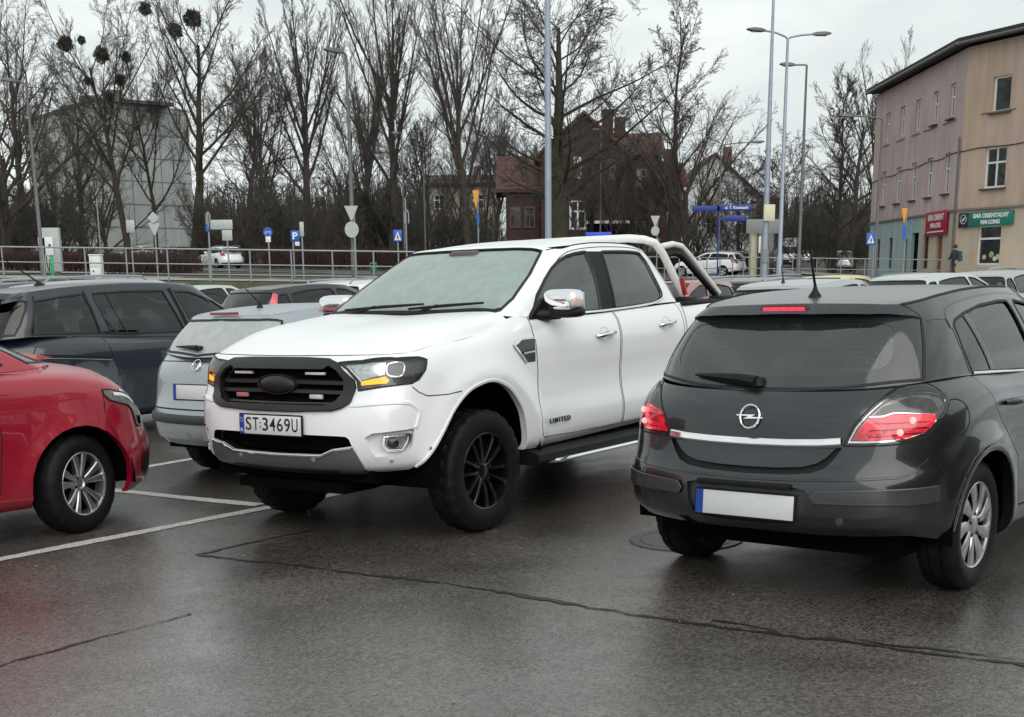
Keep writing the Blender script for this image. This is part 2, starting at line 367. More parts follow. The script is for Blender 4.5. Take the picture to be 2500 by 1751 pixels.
def ribbon(mb, ch, uv, w, off=.002, h=None, closed=False, side='LR', mi=0):
    """strip laid along a line on a chart; h gives it a raised back"""
    uv = np.asarray(uv); P = ch.P(uv[:, 0], uv[:, 1]); N = ch.N(uv[:, 0], uv[:, 1]); n = len(P)
    T = np.roll(P, -1, 0) - np.roll(P, 1, 0) if closed else np.gradient(P, axis=0)
    B = np.cross(N, T); B /= np.maximum(np.linalg.norm(B, axis=1, keepdims=True), 1e-9)
    if h is None: prof = [(-.5, off), (.5, off)]
    else: prof = [(-.5, off), (-.5, off + h * .6), (-.3, off + h), (.3, off + h), (.5, off + h * .6), (.5, off)]
    k = len(prof); V = np.stack([P + B * (w * a) + N * b for a, b in prof], 1)
    F = [(i * k + j, i * k + j + 1, ((i + 1) % n) * k + j + 1, ((i + 1) % n) * k + j) for i in range(n if closed else n - 1) if max(abs(P[i, 1]), abs(P[(i + 1) % n, 1])) > 1e-4 for j in range(k - 1)]
    V = V.reshape(-1, 3); mir = np.array([1, -1, 1.])
    q = np.cross(V[F[0][1]] - V[F[0][0]], V[F[0][3]] - V[F[0][0]]); m = len(F) // 2
    if (q * (N[0] if h is None else -B[0])).sum() < 0: F = [f[::-1] for f in F]
    if 'L' in side: mb.add(V, F, mi)
    if 'R' in side: mb.add(V * mir, [f[::-1] for f in F], mi)
    return mb
def seam(root, ch, uv, w, name='panel_seam', m=None, off=.0012, h=None, closed=False):
    """one dark joint on each side of a car"""
    for s in 'LR': ribbon(MB2 := MB(), ch, uv, w, off, h, closed, s); MB2.build(name, m or GAP, root)
def flange(mb, ch, uv, d, side='LR', mi=0, closed=True):
    """rim turned inwards from a line on a chart by the vector d (given for the left side)"""
    P = ch.P(uv[:, 0], uv[:, 1]); n = len(P); V = np.concatenate([P, P + np.array(d)]); mir = np.array([1, -1, 1.])
    F = [(i, (i + 1) % n, n + (i + 1) % n, n + i) for i in range(n if closed else n - 1) if max(abs(P[i, 1]), abs(P[(i + 1) % n, 1])) > 1e-4 and max(uv[i, 1], uv[(i + 1) % n, 1]) > 1e-3]
    if 'L' in side: mb.add(V, F, mi)
    if 'R' in side: mb.add(V * mir, [f[::-1] for f in F], mi)
    return mb
def above_sill(uv):
    """the open run of a wheel arch outline, without the stretch along the bottom edge"""
    k = uv[:, 1] > 1e-3; i = int(np.argmax(k & ~np.roll(k, 1))); q = np.roll(uv, -i, 0); k = np.roll(k, -i); return q[:int(np.argmin(k)) if not k.all() else len(q)]
def shrink(uv, ch, d):
    """uv polygon moved inwards by about d metres"""
    S = np.array([ch.su, ch.sv]); p = np.asarray(uv) * S; n = len(p)
    a = (np.roll(p, -1, 0) - p); b = (p - np.roll(p, 1, 0)); area = .5 * (p[:, 0] * np.roll(p[:, 1], -1) - np.roll(p[:, 0], -1) * p[:, 1]).sum()
    nn = []
    for e in (a, b):
        q = np.stack([-e[:, 1], e[:, 0]], 1); nn.append(q / np.maximum(np.linalg.norm(q, axis=1, keepdims=True), 1e-9))
    q = nn[0] + nn[1]; l = np.maximum((q * q).sum(1, keepdims=True), .5); q = 2 * q / l
    return (p + q * d * np.sign(area)) / S
# ---------------------------------------------------------------- ground
def asphalt_mat():
    m = bpy.data.materials.new('wet_asphalt'); m.use_nodes = True; nt = m.node_tree; N = nt.nodes.new; L = nt.links.new; b = nt.nodes['Principled BSDF']
    tc = N('ShaderNodeTexCoord'); P = tc.outputs['Object']
    def noise(sc, det=3, ro=.55, dist=0):
        n = N('ShaderNodeTexNoise'); n.inputs['Scale'].default_value = sc; n.inputs['Detail'].default_value = det; n.inputs['Roughness'].default_value = ro; n.inputs['Distortion'].default_value = dist; L(P, n.inputs[0]); return n.outputs[0]
    def mr(x, a, c, d, e):
        q = N('ShaderNodeMapRange'); q.inputs[1].default_value = a; q.inputs[2].default_value = c; q.inputs[3].default_value = d; q.inputs[4].default_value = e; L(x, q.inputs[0]); return q.outputs[0]
    def op(o, a, c):
        q = N('ShaderNodeMath'); q.operation = o; 
        for i, v in enumerate((a, c)):
            if isinstance(v, (int, float)): q.inputs[i].default_value = v
            else: L(v, q.inputs[i])
        return q.outputs[0]
    big = noise(.55, 4, .6, .6); mid = noise(3.2, 4, .6); 
    v = N('ShaderNodeTexVoronoi'); v.inputs['Scale'].default_value = 120; L(P, v.inputs[0]); v2 = N('ShaderNodeTexVoronoi'); v2.inputs['Scale'].default_value = 72; L(P, v2.inputs[0])
    stone = mr(v.outputs['Distance'], .0, .6, 1.0, 0.); pick = N('ShaderNodeSeparateColor'); L(v2.outputs['Color'], pick.inputs[0])
    lightstone = op('MULTIPLY', mr(pick.outputs[0], .86, .97, 0., 3.2), mr(v.outputs['Distance'], .1, .4, 1., 0.))
    wet = mr(op('ADD', op('MULTIPLY', big, .7), op('MULTIPLY', mid, .3)), .40, .62, 0., 1.)
    tone = op('MULTIPLY', mr(mid, .3, .7, .8, 1.2), mr(pick.outputs[1], 0, 1, .38, 1.55)); tone = op('ADD', tone, op('MULTIPLY', lightstone, 1.0)); tone = op('MULTIPLY', tone, mr(wet, 0, 1, 1.15, .75))
    sc = N('ShaderNodeVectorMath'); sc.operation = 'SCALE'; sc.inputs[0].default_value = (.088, .076, .065); L(tone, sc.inputs['Scale']); L(sc.outputs[0], b.inputs['Base Color'])
    L(mr(wet, 0, 1, .42, .30), b.inputs['Roughness']); b.inputs['Specular IOR Level'].default_value = .8
    hgt = op('ADD', op('MULTIPLY', stone, 1.), op('MULTIPLY', noise(420, 2), .5)); bp = N('ShaderNodeBump'); bp.inputs['Distance'].default_value = .0025; L(hgt, bp.inputs['Height']); L(mr(wet, 0, 1, .8, .5), bp.inputs['Strength']); L(bp.outputs[0], b.inputs['Normal'])
    b.inputs['Coat Weight'].default_value = 0; L(op('MULTIPLY', mr(wet, .1, 1, 0.45, 1.), mr(pick.outputs[2], 0, 1, .68, 1.12)), b.inputs['Coat Weight']); L(mr(wet, 0, 1, .30, .15), b.inputs['Coat Roughness']); b.inputs['Coat IOR'].default_value = 1.7
    bp2 = N('ShaderNodeBump'); bp2.inputs['Distance'].default_value = .0022; L(hgt, bp2.inputs['Height']); bp2.inputs['Strength'].default_value = .22; L(bp2.outputs[0], b.inputs['Coat Normal'])
    return m
ASPH = asphalt_mat()
WHITELINE = mat('worn_white_paint', (.50, .485, .455), .6, noise=.55, nscale=75, bump=.5, bscale=140)
SEAM = mat('bitumen_seam', (.016, .015, .014), .5, noise=.5, nscale=18)
def lotz(x, y): 
    return min(9., max(0., y - 15.)) * (.003 + .026 * min(1., max(0., -x / 3.5)))
def build_lot():
    b = MB(); xs = np.linspace(-45, 45, 46); ys = np.concatenate([np.linspace(-14, 16, 16), np.linspace(17, 62, 24)])
    V = [(x, y, lotz(x, y)) for y in ys for x in xs]; n = len(xs)
    b.add(V, [(j * n + i, j * n + i + 1, (j + 1) * n + i + 1, (j + 1) * n + i) for j in range(len(ys) - 1) for i in range(n - 1)])
    b.build('parking_lot', ASPH, None, kind='structure').matrix_world = M_LOT
    def line(pts, w, z, name, m, jit=0.):
        P = np.array(dens([tuple(p) for p in pts], .06, False)); T = np.gradient(P, axis=0); T /= np.linalg.norm(T, axis=1, keepdims=True); nn = np.stack([-T[:, 1], T[:, 0]], 1)
        j1 = np.random.uniform(-jit, jit, len(P)) + jit * 1.2 * np.sin(np.arange(len(P)) * .31 + w * 90); j2 = np.random.uniform(-jit, jit, len(P)) + jit * np.sin(np.arange(len(P)) * .23 + 2)
        A = P + nn * (w / 2 + j1)[:, None]; B = P - nn * (w / 2 + j2)[:, None]; n = len(P)
        V = [(q[0], q[1], z + lotz(*q)) for q in A] + [(q[0], q[1], z + lotz(*q)) for q in B]
        o = MB().add(V, [(n + i, n + i + 1, i + 1, i) for i in range(n - 1)]).build(name, m, None, kind='structure'); o.matrix_world = M_LOT
    line([(-4.7, 5.78), (-3.091, 7.62), (-1.79, 9.17), (-.9, 10.25), (.6, 12.0)], .12, .004, 'bay_line', WHITELINE, .006)
    line([(-3.5, 10.52), (-2.99, 10.152), (-1.84, 9.33)], .12, .0042, 'bay_line', WHITELINE, .006)
    line([(-4.2, 10.4), (-3.303, 11.709), (-3.0, 12.157), (-1.6, 14.1)], .11, .004, 'bay_line', WHITELINE, .006)
    wob = lambda pts: [(x + random.uniform(-.014, .014), y + random.uniform(-.014, .014)) for x, y in dens(pts, .09, False)]
    line(wob([(-1.293, 8.25), (-1.62, 7.9), (-1.897, 7.592), (-1.2, 7.14), (-.348, 6.584), (.2, 6.15), (.619, 5.767), (1.248, 5.345), (2.013, 4.86), (3.2, 4.05)]), .030, .004, 'tar_seam', SEAM, .010)
    line(wob([(.9, 5.66), (1.5, 5.24), (2.3, 4.74), (3.2, 4.12)]), .012, .0042, 'tar_seam', SEAM, .006)
    line(wob([(-2.6, 4.73), (-2.204, 5.293), (-1.9, 5.72), (-1.573, 6.104)]), .014, .004, 'tar_seam', SEAM, .005)
    # manhole beside the dark hatchback
    b = MB(); b.lathe([(0, .007), (.27, .007), (.275, .003), (.285, .003), (.29, .008), (.335, .008), (.34, .002)], 48, 2); mh = b.build('manhole_cover', mat('manhole_iron', (.10, .095, .09), .35, .3, noise=.25, nscale=20, bump=.5, bscale=60), None, sharp=20)
    tag(mh, 'round iron manhole cover in the asphalt by the dark grey hatchback', 'manhole cover'); mh.matrix_world = M_LOT @ Matrix.Translation((1.052, 7.55, 0))
build_lot()
def build_grit():
    """a few pale flakes and leaf scraps lying on the wet tarmac"""
    r = np.random.default_rng(3); b = MB()
    for i in range(26):
        x, y = r.uniform(-3.4, 3.2), r.uniform(3.6, 10.5); s = r.uniform(.005, .013); a = r.uniform(0, 6.28); u = np.array([math.cos(a), math.sin(a), 0]) * s; v = np.array([-math.sin(a), math.cos(a), 0]) * s * r.uniform(.35, .8); c = np.array([x, y, .006]); V = [c - u, c - v, c + u, c + v, c + np.array([0, 0, s * .4])]; b.add(V, [(0, 1, 4), (1, 2, 4), (2, 3, 4), (3, 0, 4)])
    b.build('grit', mat('pale_grit', (.26, .25, .23), .7, noise=.4, nscale=3), None, kind='stuff').matrix_world = M_LOT
build_grit()
# ---------------------------------------------------------------- shared car materials and pieces
BLK = mat('black_plastic', (.008, .008, .009), .5, spec=.25, noise=.15, nscale=30)
BLKG = mat('gloss_black', (.006, .006, .007), .08, coat=.5)
RUB = mat('rubber_seal', (.008, .008, .008), .6)
GAP = mat('panel_gap', (.004, .004, .004), .9)
DARK = mat('dark_cavity', (.003, .003, .003), .95, spec=.05)
TYRE = mat('tyre_rubber', (.0075, .0075, .008), .6, spec=.22, noise=.3, nscale=14, bump=.15, bscale=90)
CHROME = mat('chrome', (.86, .87, .88), .06, 1.)
SATIN = mat('satin_aluminium', (.45, .46, .47), .3, 1., noise=.08, nscale=12)
ALLOY = mat('alloy_rim', (.55, .55, .56), .28, .9, noise=.12, nscale=18)
BLACKRIM = mat('black_rim', (.006, .006, .007), .2, .0, coat=.25, spec=.4)
FABRIC = mat('seat_fabric', (.03, .032, .034), .9)
TRIM = mat('cabin_trim', (.05, .053, .055), .8)
LINER = mat('roof_lining', (.42, .43, .42), .95)
PLATE = mat('plate_white', (.66, .67, .68), .35, noise=.03, nscale=20)
PLATEBLUE = mat('plate_blue', (.005, .045, .32), .4)
PLATETXT = mat('plate_lettering', (.01, .01, .012), .5)
LENSCLR = glass('lamp_lens', (.93, .95, .95))
REFL = mat('lamp_reflector', (.62, .62, .64), .18, .9, noise=.25, nscale=35)

def wheel(parent, c, R, w, kind, yaw=0., seg=64, rr=None, sgn=1):
    """wheel > tyre, rim; c = hub centre at the tyre's middle; outer face towards sgn*y"""
    h = obj('wheel', None, parent); h.location = c; h.rotation_euler = (0, 0, yaw); h.empty_display_size = .1
    rr = rr or R * .66
    key = (R, w, kind, seg, rr)
    if key not in WHEELS:
        t = MB(); hw = w / 2
        prof = [(rr - .012, hw * .80), (rr + .004, hw * .93), (rr + (R - rr) * .35, hw * 1.0), (rr + (R - rr) * .62, hw * 1.0), (R - .028, hw * .93), (R - .008, hw * .83), (R, hw * .70), (R, hw * .36), (R - .009, hw * .33), (R - .009, hw * .27), (R, hw * .24), (R, -hw * .24), (R - .009, -hw * .27), (R - .009, -hw * .33), (R, -hw * .36), (R, -hw * .70), (R - .008, -hw * .83), (R - .028, -hw * .93), (rr + (R - rr) * .6, -hw), (rr, -hw * .9), (rr - .02, -hw * .7)]
        k = seg * 2; n = len(prof); V = []
        lug = .011 if kind == 'offroad' else .006
        for i in range(k):
            a = 2 * math.pi * i / k
            for j, (r, y) in enumerate(prof):
                if r > R - .03 and abs(y) > hw * .3 and (i % 4 == (0 if y > 0 else 2)): r -= lug
                elif r > R - .03 and abs(y) <= hw * .3 and i % 4 == 1: r -= lug * .7
                V.append((r * math.cos(a), y, r * math.sin(a)))
        F = [((i * n + j), (i * n + j + 1), (((i + 1) % k) * n + j + 1), (((i + 1) % k) * n + j)) for i in range(k) for j in range(n - 1)]
        t.add(V, F); to = t.build('tyre', TYRE, None, sharp=40)
        # raised sidewall ring and marks are part of the rubber
        r_ = MB(); yo = hw * .62
        r_.lathe([(rr, hw * .86), (rr - .006, hw * .90), (rr - .014, hw * .86), (rr - .018, hw * .70), (rr - .022, -hw * .8)], 48, 1, mi=0)
        spec = dict(offroad=(6, 2), turbine=(7, 0), fivev=(5, 0), plain=(5, 0))[kind]
        def spoke(a, pts, mi=0):
            """flat-faced blade: pts = [(radius, half width, y front, depth)], turned to angle a, skew in pts[4]"""
            V = []
            for p in pts:
                r, hw_, y, d = p[:4]; sk = p[4] if len(p) > 4 else 0
                for q, yy in ((-hw_, y - .006), (-hw_ * .7, y), (hw_ * .7, y), (hw_, y - .006), (hw_, y - d), (-hw_, y - d)):
                    ca, sa = math.cos(a), math.sin(a); qq = q + sk
                    V.append((r * ca - qq * sa, yy, r * sa + qq * ca))
            m = len(pts); F = [(i * 6 + j, i * 6 + (j + 1) % 6, (i + 1) * 6 + (j + 1) % 6, (i + 1) * 6 + j) for i in range(m - 1) for j in range(6)] + [tuple(range(6)), tuple(range((m - 1) * 6, m * 6))[::-1]]
            r_.add(V, F, mi)
        ro = rr - .016
        if kind == 'offroad':
            for i in range(6):
                a = i * math.pi / 3 + .2
                for s in (-1, 1):
                    spoke(a + s * .02, [(.045, .012, hw * .62, .04, s * .016), (ro * .5, .011, hw * .70, .035, s * .026), (ro * .8, .012, hw * .74, .03, s * .036), (ro, .016, hw * .70, .03, s * .046)])
            r_.lathe([(0, hw * .66), (.03, hw * .66), (.04, hw * .63), (.06, hw * .58), (.066, hw * .2)], 24, 1)
            for i in range(6):
                a = i * math.pi / 3 + .72; r_.tube([(.083 * math.cos(a), hw * .4, .083 * math.sin(a)), (.083 * math.cos(a), hw * .58, .083 * math.sin(a))], .012, 6)
            mt = BLACKRIM; r_.lathe([(.03, hw * .45), (ro, hw * .25)], 32, 1, mi=1)
        elif kind == 'turbine':
            for i in range(9):
                a = i * 2 * math.pi / 9
                spoke(a, [(.05, .012, hw * .80, .012, 0), (ro * .45, .022, hw * .86, .010, .010), (ro * .75, .034, hw * .88, .010, .004), (ro + .004, .046, hw * .86, .010, -.008)])
            r_.lathe([(0, hw * .86), (.03, hw * .85), (.05, hw * .80), (.062, hw * .70)], 24, 1)
            for i in range(5):
                a = i * 2 * math.pi / 5 + .3; r_.tube([(.056 * math.cos(a), hw * .6, .056 * math.sin(a)), (.056 * math.cos(a), hw * .84, .056 * math.sin(a))], .009, 6, mi=2)
            mt = ALLOY; r_.lathe([(.03, hw * .62), (ro, hw * .55)], 32, 1, mi=1)
        elif kind == 'fivev':
            for i in range(5):
                a = i * 2 * math.pi / 5 + .3
                for s in (-1, 1):
                    spoke(a, [(.04, .014, hw * .60, .04, s * .008), (ro * .45, .017, hw * .70, .04, s * .020), (ro * .78, .024, hw * .78, .03, s * .036), (ro, .030, hw * .80, .03, s * .050)])
            r_.lathe([(0, hw * .52), (.028, hw * .52), (.034, hw * .60), (.055, hw * .60), (.07, hw * .3)], 24, 1)
            for i in range(5):
                a = i * 2 * math.pi / 5 + .93; r_.tube([(.05 * math.cos(a), hw * .4, .05 * math.sin(a)), (.05 * math.cos(a), hw * .615, .05 * math.sin(a))], .010, 6, mi=2)
            mt = ALLOY; r_.lathe([(.03, hw * .30), (ro, hw * .15)], 32, 1, mi=1)
        else:
            for i in range(5):
                spoke(i * 2 * math.pi / 5, [(.03, .03, hw * .7, .03), (ro * .6, .035, hw * .78, .03), (ro, .06, hw * .8, .03)])
            r_.lathe([(0, hw * .74), (.05, hw * .72), (.06, hw * .4)], 16, 1); mt = ALLOY; r_.lathe([(.03, hw * .4), (ro, hw * .3)], 24, 1, mi=1)
        rim = r_.build('rim', [mt, DARK, BLK], None, sharp=30)
        WHEELS[key] = (to.data, rim.data); bpy.data.objects.remove(to); bpy.data.objects.remove(rim)
    for nme, me in zip(('tyre', 'rim'), WHEELS[key]):
        o = obj(nme, me, h)
        if sgn < 0: o.rotation_euler = (0, 0, math.pi)
    return h
WHEELS = {}
def well(b, x, m, r, y0, y1, yc, zc):
    """inside of a wheel house: half a drum with its inner wall"""
    A = np.linspace(-.12, math.pi + .12, 20); V = [(x + r * math.cos(a), m * (yc + y0), zc + r * math.sin(a)) for a in A] + [(x + r * math.cos(a), m * (yc + y1), zc + r * math.sin(a)) for a in A]; n = len(A)
    b.add(V + [(x, m * (yc + y1), zc)], [(i, i + 1, n + i + 1, n + i) for i in range(n - 1)] + [(n + i, n + i + 1, 2 * n) for i in range(n - 1)])

def seat_set(parent, xs, yy, z0, head=True):
    """front and rear seats with head rests"""
    for x, tilt in xs:
        for y in (yy, -yy):
            b = MB(); b.bevbox((x, y, z0 + .08), (.5, .48, .16), .05); b.bevbox((x - .26 - .06, y, z0 + .40), (.14, .46, .60), .06, rot=roty(-.28))
            b.bevbox((x - .40, y, z0 + .78), (.10, .27, .19), .045, rot=roty(-.2)); b.tube([(x - .37, y - .06, z0 + .62), (x - .385, y - .06, z0 + .72)], .008, 6); b.tube([(x - .37, y + .06, z0 + .62), (x - .385, y + .06, z0 + .72)], .008, 6)
            b.build('seat', FABRIC, parent)
def steering_wheel(parent, c, tilt=.45):
    b = MB(); R = rotz(0) @ roty(tilt); pts = np.array([(0, .185 * math.cos(a), .185 * math.sin(a)) for a in np.linspace(0, 2 * math.pi, 28)[:-1]]) @ roty(-tilt).T + np.array(c)
    b.tube(pts, .016, 8, closed=True); b.tube([c, np.array(c) + roty(-tilt) @ np.array([.25, 0, 0])], .03, 8)
    for a in (0, math.pi, -math.pi / 2): b.tube([c, np.array(c) + roty(-tilt) @ np.array([0, .18 * math.cos(a), .18 * math.sin(a)])], .014, 6)
    b.build('steering_wheel', BLK, parent)
def plate(parent, M, body=None, w=.52, h=.114, holder=True):
    """number plate facing local +z; blue band at its left end"""
    b = MB()
    if holder: b.bevbox((0, 0, -.004), (w + .016, h + .018, .012), .004, 2)
    b.bevbox((.02, 0, .004), (w - .04, h, .005), .002, 0); b.box((-w / 2 + .02, 0, .004), (.0398, h, .005), 1)
    o = b.build('license_plate', [PLATE, PLATEBLUE, BLK], parent); o.matrix_local = M
    if body:
        x = -w / 2 + .055
        for ch, sx in body:
            if ch == ':':
                for dy in (-.012, .012):
                    t = MB(); t.lathe([(0, .0012), (.0055, .0012), (.0055, 0)], 10, 2); q = t.build('plate_seal', PLATETXT, o); q.location = (x + .004, dy, .0068)
                x += .022; continue
            me = text_mesh(ch, .112, 1, .0006, .001); ws = [v.co.x for v in me.vertices]; s = .050 / max(.02, max(ws) - min(ws)) if ch != 'I' else 1
            mnx = min(ws)
            for v in me.vertices: v.co.x = (v.co.x - mnx) * s
            me.materials.clear(); me.materials.append(PLATETXT); q = obj('plate_character', me, o); q.location = (x, 0, .0068); x += sx
        cme = text_mesh('PL', .026, 1, .0005, .0006); cme.materials.clear(); cme.materials.append(PLATE); q = obj('country_letters', cme, o); q.location = (-w / 2 + .02, -.036, .0068)
        st = MB()
        for i in range(12):
            a = i * math.pi / 6; st.box((-w / 2 + .02 + .0125 * math.cos(a), .027 + .0125 * math.sin(a), .0069), (.0035, .0035, .0008))
        st.build('star_ring', mat('plate_yellow', (.8, .6, .05), .5), o)
    return o
def lobes(poly, k=3): return smooth(poly, k)
# ---------------------------------------------------------------- pickup: control nets (x forward from the front axle, y to its left, z up)
def arch_bump(cx, cz, R, A, w, side=.5):
    def f(P):
        P = P.copy(); r = np.hypot(P[..., 0] - cx, P[..., 2] - cz)
        k = A * np.exp(-((r - R) / w) ** 2) * (np.abs(P[..., 1]) > side)
        P[..., 1] += np.sign(P[..., 1]) * k; return P
    return f
def chain(*fs):
    def f(P):
        for g in fs: P = g(P)
        return P
    return f
def truck_charts():
    cols = [(.965, 0), (.955, .30), (.905, .60), (.79, .80), (.62, .885), (.40, .915), (0, .925), (-.45, .92), (-1.2, .922), (-1.9, .918), (-2.6, .908), (-3.2, .912), (-3.9, .90), (-4.22, .86), (-4.31, .5), (-4.33, 0)]
    K = [0, 2, 3, 4, 5, 6, 7, 8, 10, 11, 13, 15]
    rows = [
        [(.45, .12), (.46, .12), (.47, .10), (.48, .06), (.49, .05), (.47, .05), (.465, .05), (.475, .055), (.50, .055), (.55, .05), (.58, .05), (.58, .05)],
        [(.50, .04), (.50, .04), (.51, .03), (.53, .012), (.535, .012), (.525, .012), (.52, .012), (.53, .014), (.55, .014), (.60, .01), (.62, .01), (.62, .01)],
        [(.62, .0), (.62, 0), (.63, 0), (.65, 0), (.66, 0), (.66, 0), (.66, .004), (.66, .0), (.67, 0), (.70, 0), (.72, 0), (.72, 0)],
        [(.78, .0), (.78, 0), (.79, 0), (.80, 0), (.80, .004), (.80, .006), (.80, .01), (.79, .018), (.80, .018), (.82, .01), (.84, 0), (.84, 0)],
        [(.865, .02), (.87, .02), (.88, .012), (.90, .01), (.91, .008), (.92, .008), (.92, .012), (.91, .02), (.93, .02), (.95, .01), (.96, 0), (.96, 0)],
        [(.93, .055), (.94, .05), (.95, .035), (.98, .02), (1.0, .012), (1.02, .008), (1.03, .010), (1.03, .008), (1.05, .008), (1.08, .004), (1.1, 0), (1.1, 0)],
        [(1.06, .07), (1.06, .065), (1.06, .05), (1.07, .035), (1.09, .028), (1.12, .02), (1.15, .012), (1.15, .004), (1.17, .004), (1.19, .0), (1.2, 0), (1.2, 0)],
        [(1.11, .095), (1.115, .09), (1.12, .08), (1.125, .065), (1.15, .055), (1.185, .045), (1.25, .035), (1.25, .03), (1.275, .03), (1.29, .015), (1.29, .015), (1.29, .01)],
        [(1.145, .125), (1.148, .125), (1.15, .115), (1.155, .10), (1.185, .088), (1.225, .08), (1.325, .085), (1.305, .068), (1.345, .068), (1.335, .045), (1.335, .045), (1.335, .03)],
    ]
    post = chain(arch_bump(0, .42, .56, .035, .09), arch_bump(-3.22, .42, .56, .03, .09))
    lower = Chart(band_net(cols, rows, K), post)
    hood = Chart([
        [(.842, 0, 1.150), (.83, .30, 1.152), (.775, .57, 1.152), (.69, .72, 1.152), (.585, .785, 1.155)],
        [(.74, 0, 1.21), (.73, .30, 1.21), (.66, .59, 1.205), (.56, .735, 1.195), (.43, .815, 1.18)],
        [(.42, 0, 1.275), (.41, .30, 1.282), (.37, .60, 1.285), (.28, .765, 1.262), (.16, .838, 1.207)],
        [(0, 0, 1.318), (-.01, .30, 1.33), (-.05, .61, 1.335), (-.10, .785, 1.312), (-.16, .845, 1.245)],
        [(-.37, 0, 1.345), (-.37, .30, 1.357), (-.36, .61, 1.36), (-.34, .77, 1.345), (-.33, .84, 1.308)]], sym1=False)
    base = [(-.33, 0, 1.335), (-.33, .35, 1.34), (-.33, .62, 1.34), (-.37, .775, 1.33), (-.50, .845, 1.318), (-1.0, .857, 1.312), (-1.6, .857, 1.325), (-2.1, .85, 1.342), (-2.45, .842, 1.352), (-2.63, .81, 1.352), (-2.67, .5, 1.352), (-2.68, 0, 1.352)]
    top = [(-1.10, 0, 1.79), (-1.10, .30, 1.787), (-1.11, .50, 1.78), (-1.16, .60, 1.765), (-1.27, .652, 1.757), (-1.42, .668, 1.782), (-1.68, .678, 1.797), (-2.08, .672, 1.792), (-2.33, .65, 1.765), (-2.48, .60, 1.745), (-2.56, .42, 1.755), (-2.58, 0, 1.76)]
    green = Chart(house_net(base, top, (0, .25, .5, .75, .93, 1), [.03, .03, .025, .012, .012, .022, .028, .028, .02, .015, .01, .01]))
    T = top
    roof = Chart(roof_net(T[:4], [(-1.42, .668, 1.782), (-1.68, .678, 1.797), (-2.08, .672, 1.792), (-2.33, .65, 1.768)], [T[11], (-2.57, .30, 1.757), (-2.55, .5, 1.752), T[9]], .045), sym1=False)
    return dict(lower=lower, hood=hood, green=green, roof=roof)
# ---------------------------------------------------------------- dark hatchback: control nets (x forward from the rear axle)
def hatch_charts():
    cols = [(3.44, 0), (3.40, .35), (3.25, .65), (3.0, .83), (2.614, .872), (2.1, .868), (1.2, .868), (.45, .866), (0, .868), (-.36, .848), (-.585, .775), (-.725, .62), (-.80, .36), (-.82, 0)]
    K = [0, 2, 3, 4, 6, 8, 9, 10, 11, 12, 13]
    rows = [
        [(.20, .10), (.20, .10), (.20, .08), (.20, .07), (.20, .08), (.22, .07), (.30, .06), (.345, .07), (.345, .09), (.34, .10), (.34, .10)],
        [(.27, .03), (.27, .03), (.27, .03), (.27, .015), (.27, .02), (.29, .02), (.36, .012), (.41, .012), (.405, .014), (.40, .015), (.40, .015)],
        [(.42, .0), (.42, 0), (.43, 0), (.44, .0), (.45, .012), (.46, .008), (.50, .002), (.51, .0), (.51, .0), (.51, .0), (.51, .0)],
        [(.52, .01), (.52, .01), (.54, .01), (.56, 0), (.58, .004), (.60, .002), (.61, .004), (.61, .006), (.605, .008), (.60, .008), (.60, .008)],
        [(.58, .03), (.59, .03), (.62, .02), (.66, .003), (.69, 0), (.70, 0), (.69, .01), (.675, .022), (.665, .03), (.655, .034), (.655, .034)],
        [(.63, .05), (.65, .05), (.70, .03), (.76, .01), (.80, .006), (.81, .004), (.80, .015), (.78, .035), (.77, .05), (.765, .06), (.765, .06)],
        [(.67, .09), (.70, .09), (.77, .06), (.84, .03), (.90, .012), (.91, .012), (.90, .03), (.89, .058), (.885, .068), (.88, .072), (.88, .072)],
        [(.70, .14), (.74, .14), (.81, .10), (.88, .06), (.955, .03), (.968, .03), (.965, .06), (.96, .10), (.955, .105), (.95, .105), (.95, .105)],
        [(.73, .20), (.77, .20), (.85, .16), (.92, .12), (.995, .098), (1.035, .096), (1.03, .125), (1.02, .16), (1.01, .155), (1.0, .15), (.995, .15)],
    ]
    post = chain(arch_bump(-.01, .315, .40, .022, .06), arch_bump(2.614, .315, .40, .02, .06))
    lower = Chart(band_net(cols, rows, K), post)
    hood = Chart([
        [(3.23, 0, .735), (3.2, .33, .735), (3.09, .55, .75), (2.92, .66, .80), (2.75, .72, .87)],
        [(2.9, 0, .86), (2.88, .33, .865), (2.8, .56, .87), (2.65, .68, .88), (2.5, .74, .91)],
        [(2.25, 0, 1.0), (2.22, .36, 1.0), (2.1, .6, 1.0), (2.0, .68, .99), (1.9, .745, .965)]], sym1=False)
    base = [(2.28, 0, 1.0), (2.22, .4, 1.0), (2.06, .64, 1.0), (1.95, .71, .99), (1.6, .765, .985), (1.0, .772, .998), (.4, .775, 1.02), (0, .772, 1.038), (-.27, .745, 1.042), (-.455, .665, 1.03), (-.575, .45, 1.01), (-.655, 0, .995)]
    top = [(1.30, 0, 1.435), (1.29, .3, 1.43), (1.24, .5, 1.42), (1.17, .565, 1.412), (.95, .588, 1.432), (.62, .595, 1.44), (.3, .59, 1.432), (.02, .58, 1.412), (-.16, .56, 1.392), (-.285, .50, 1.378), (-.33, .32, 1.385), (-.35, 0, 1.39)]
    green = Chart(house_net(base, top, (0, .25, .5, .75, .93, 1), [.02, .02, .02, .012, .015, .022, .026, .026, .024, .024, .024, .02]))
    T = top
    roof = Chart(roof_net(T[:4], [(.95, .588, 1.432), (.62, .595, 1.44), (.3, .59, 1.432), (.02, .58, 1.412), (-.16, .56, 1.394)], [T[11], T[10], (-.31, .44, 1.381), T[9]], .018), sym1=False)
    return dict(lower=lower, hood=hood, green=green, roof=roof)
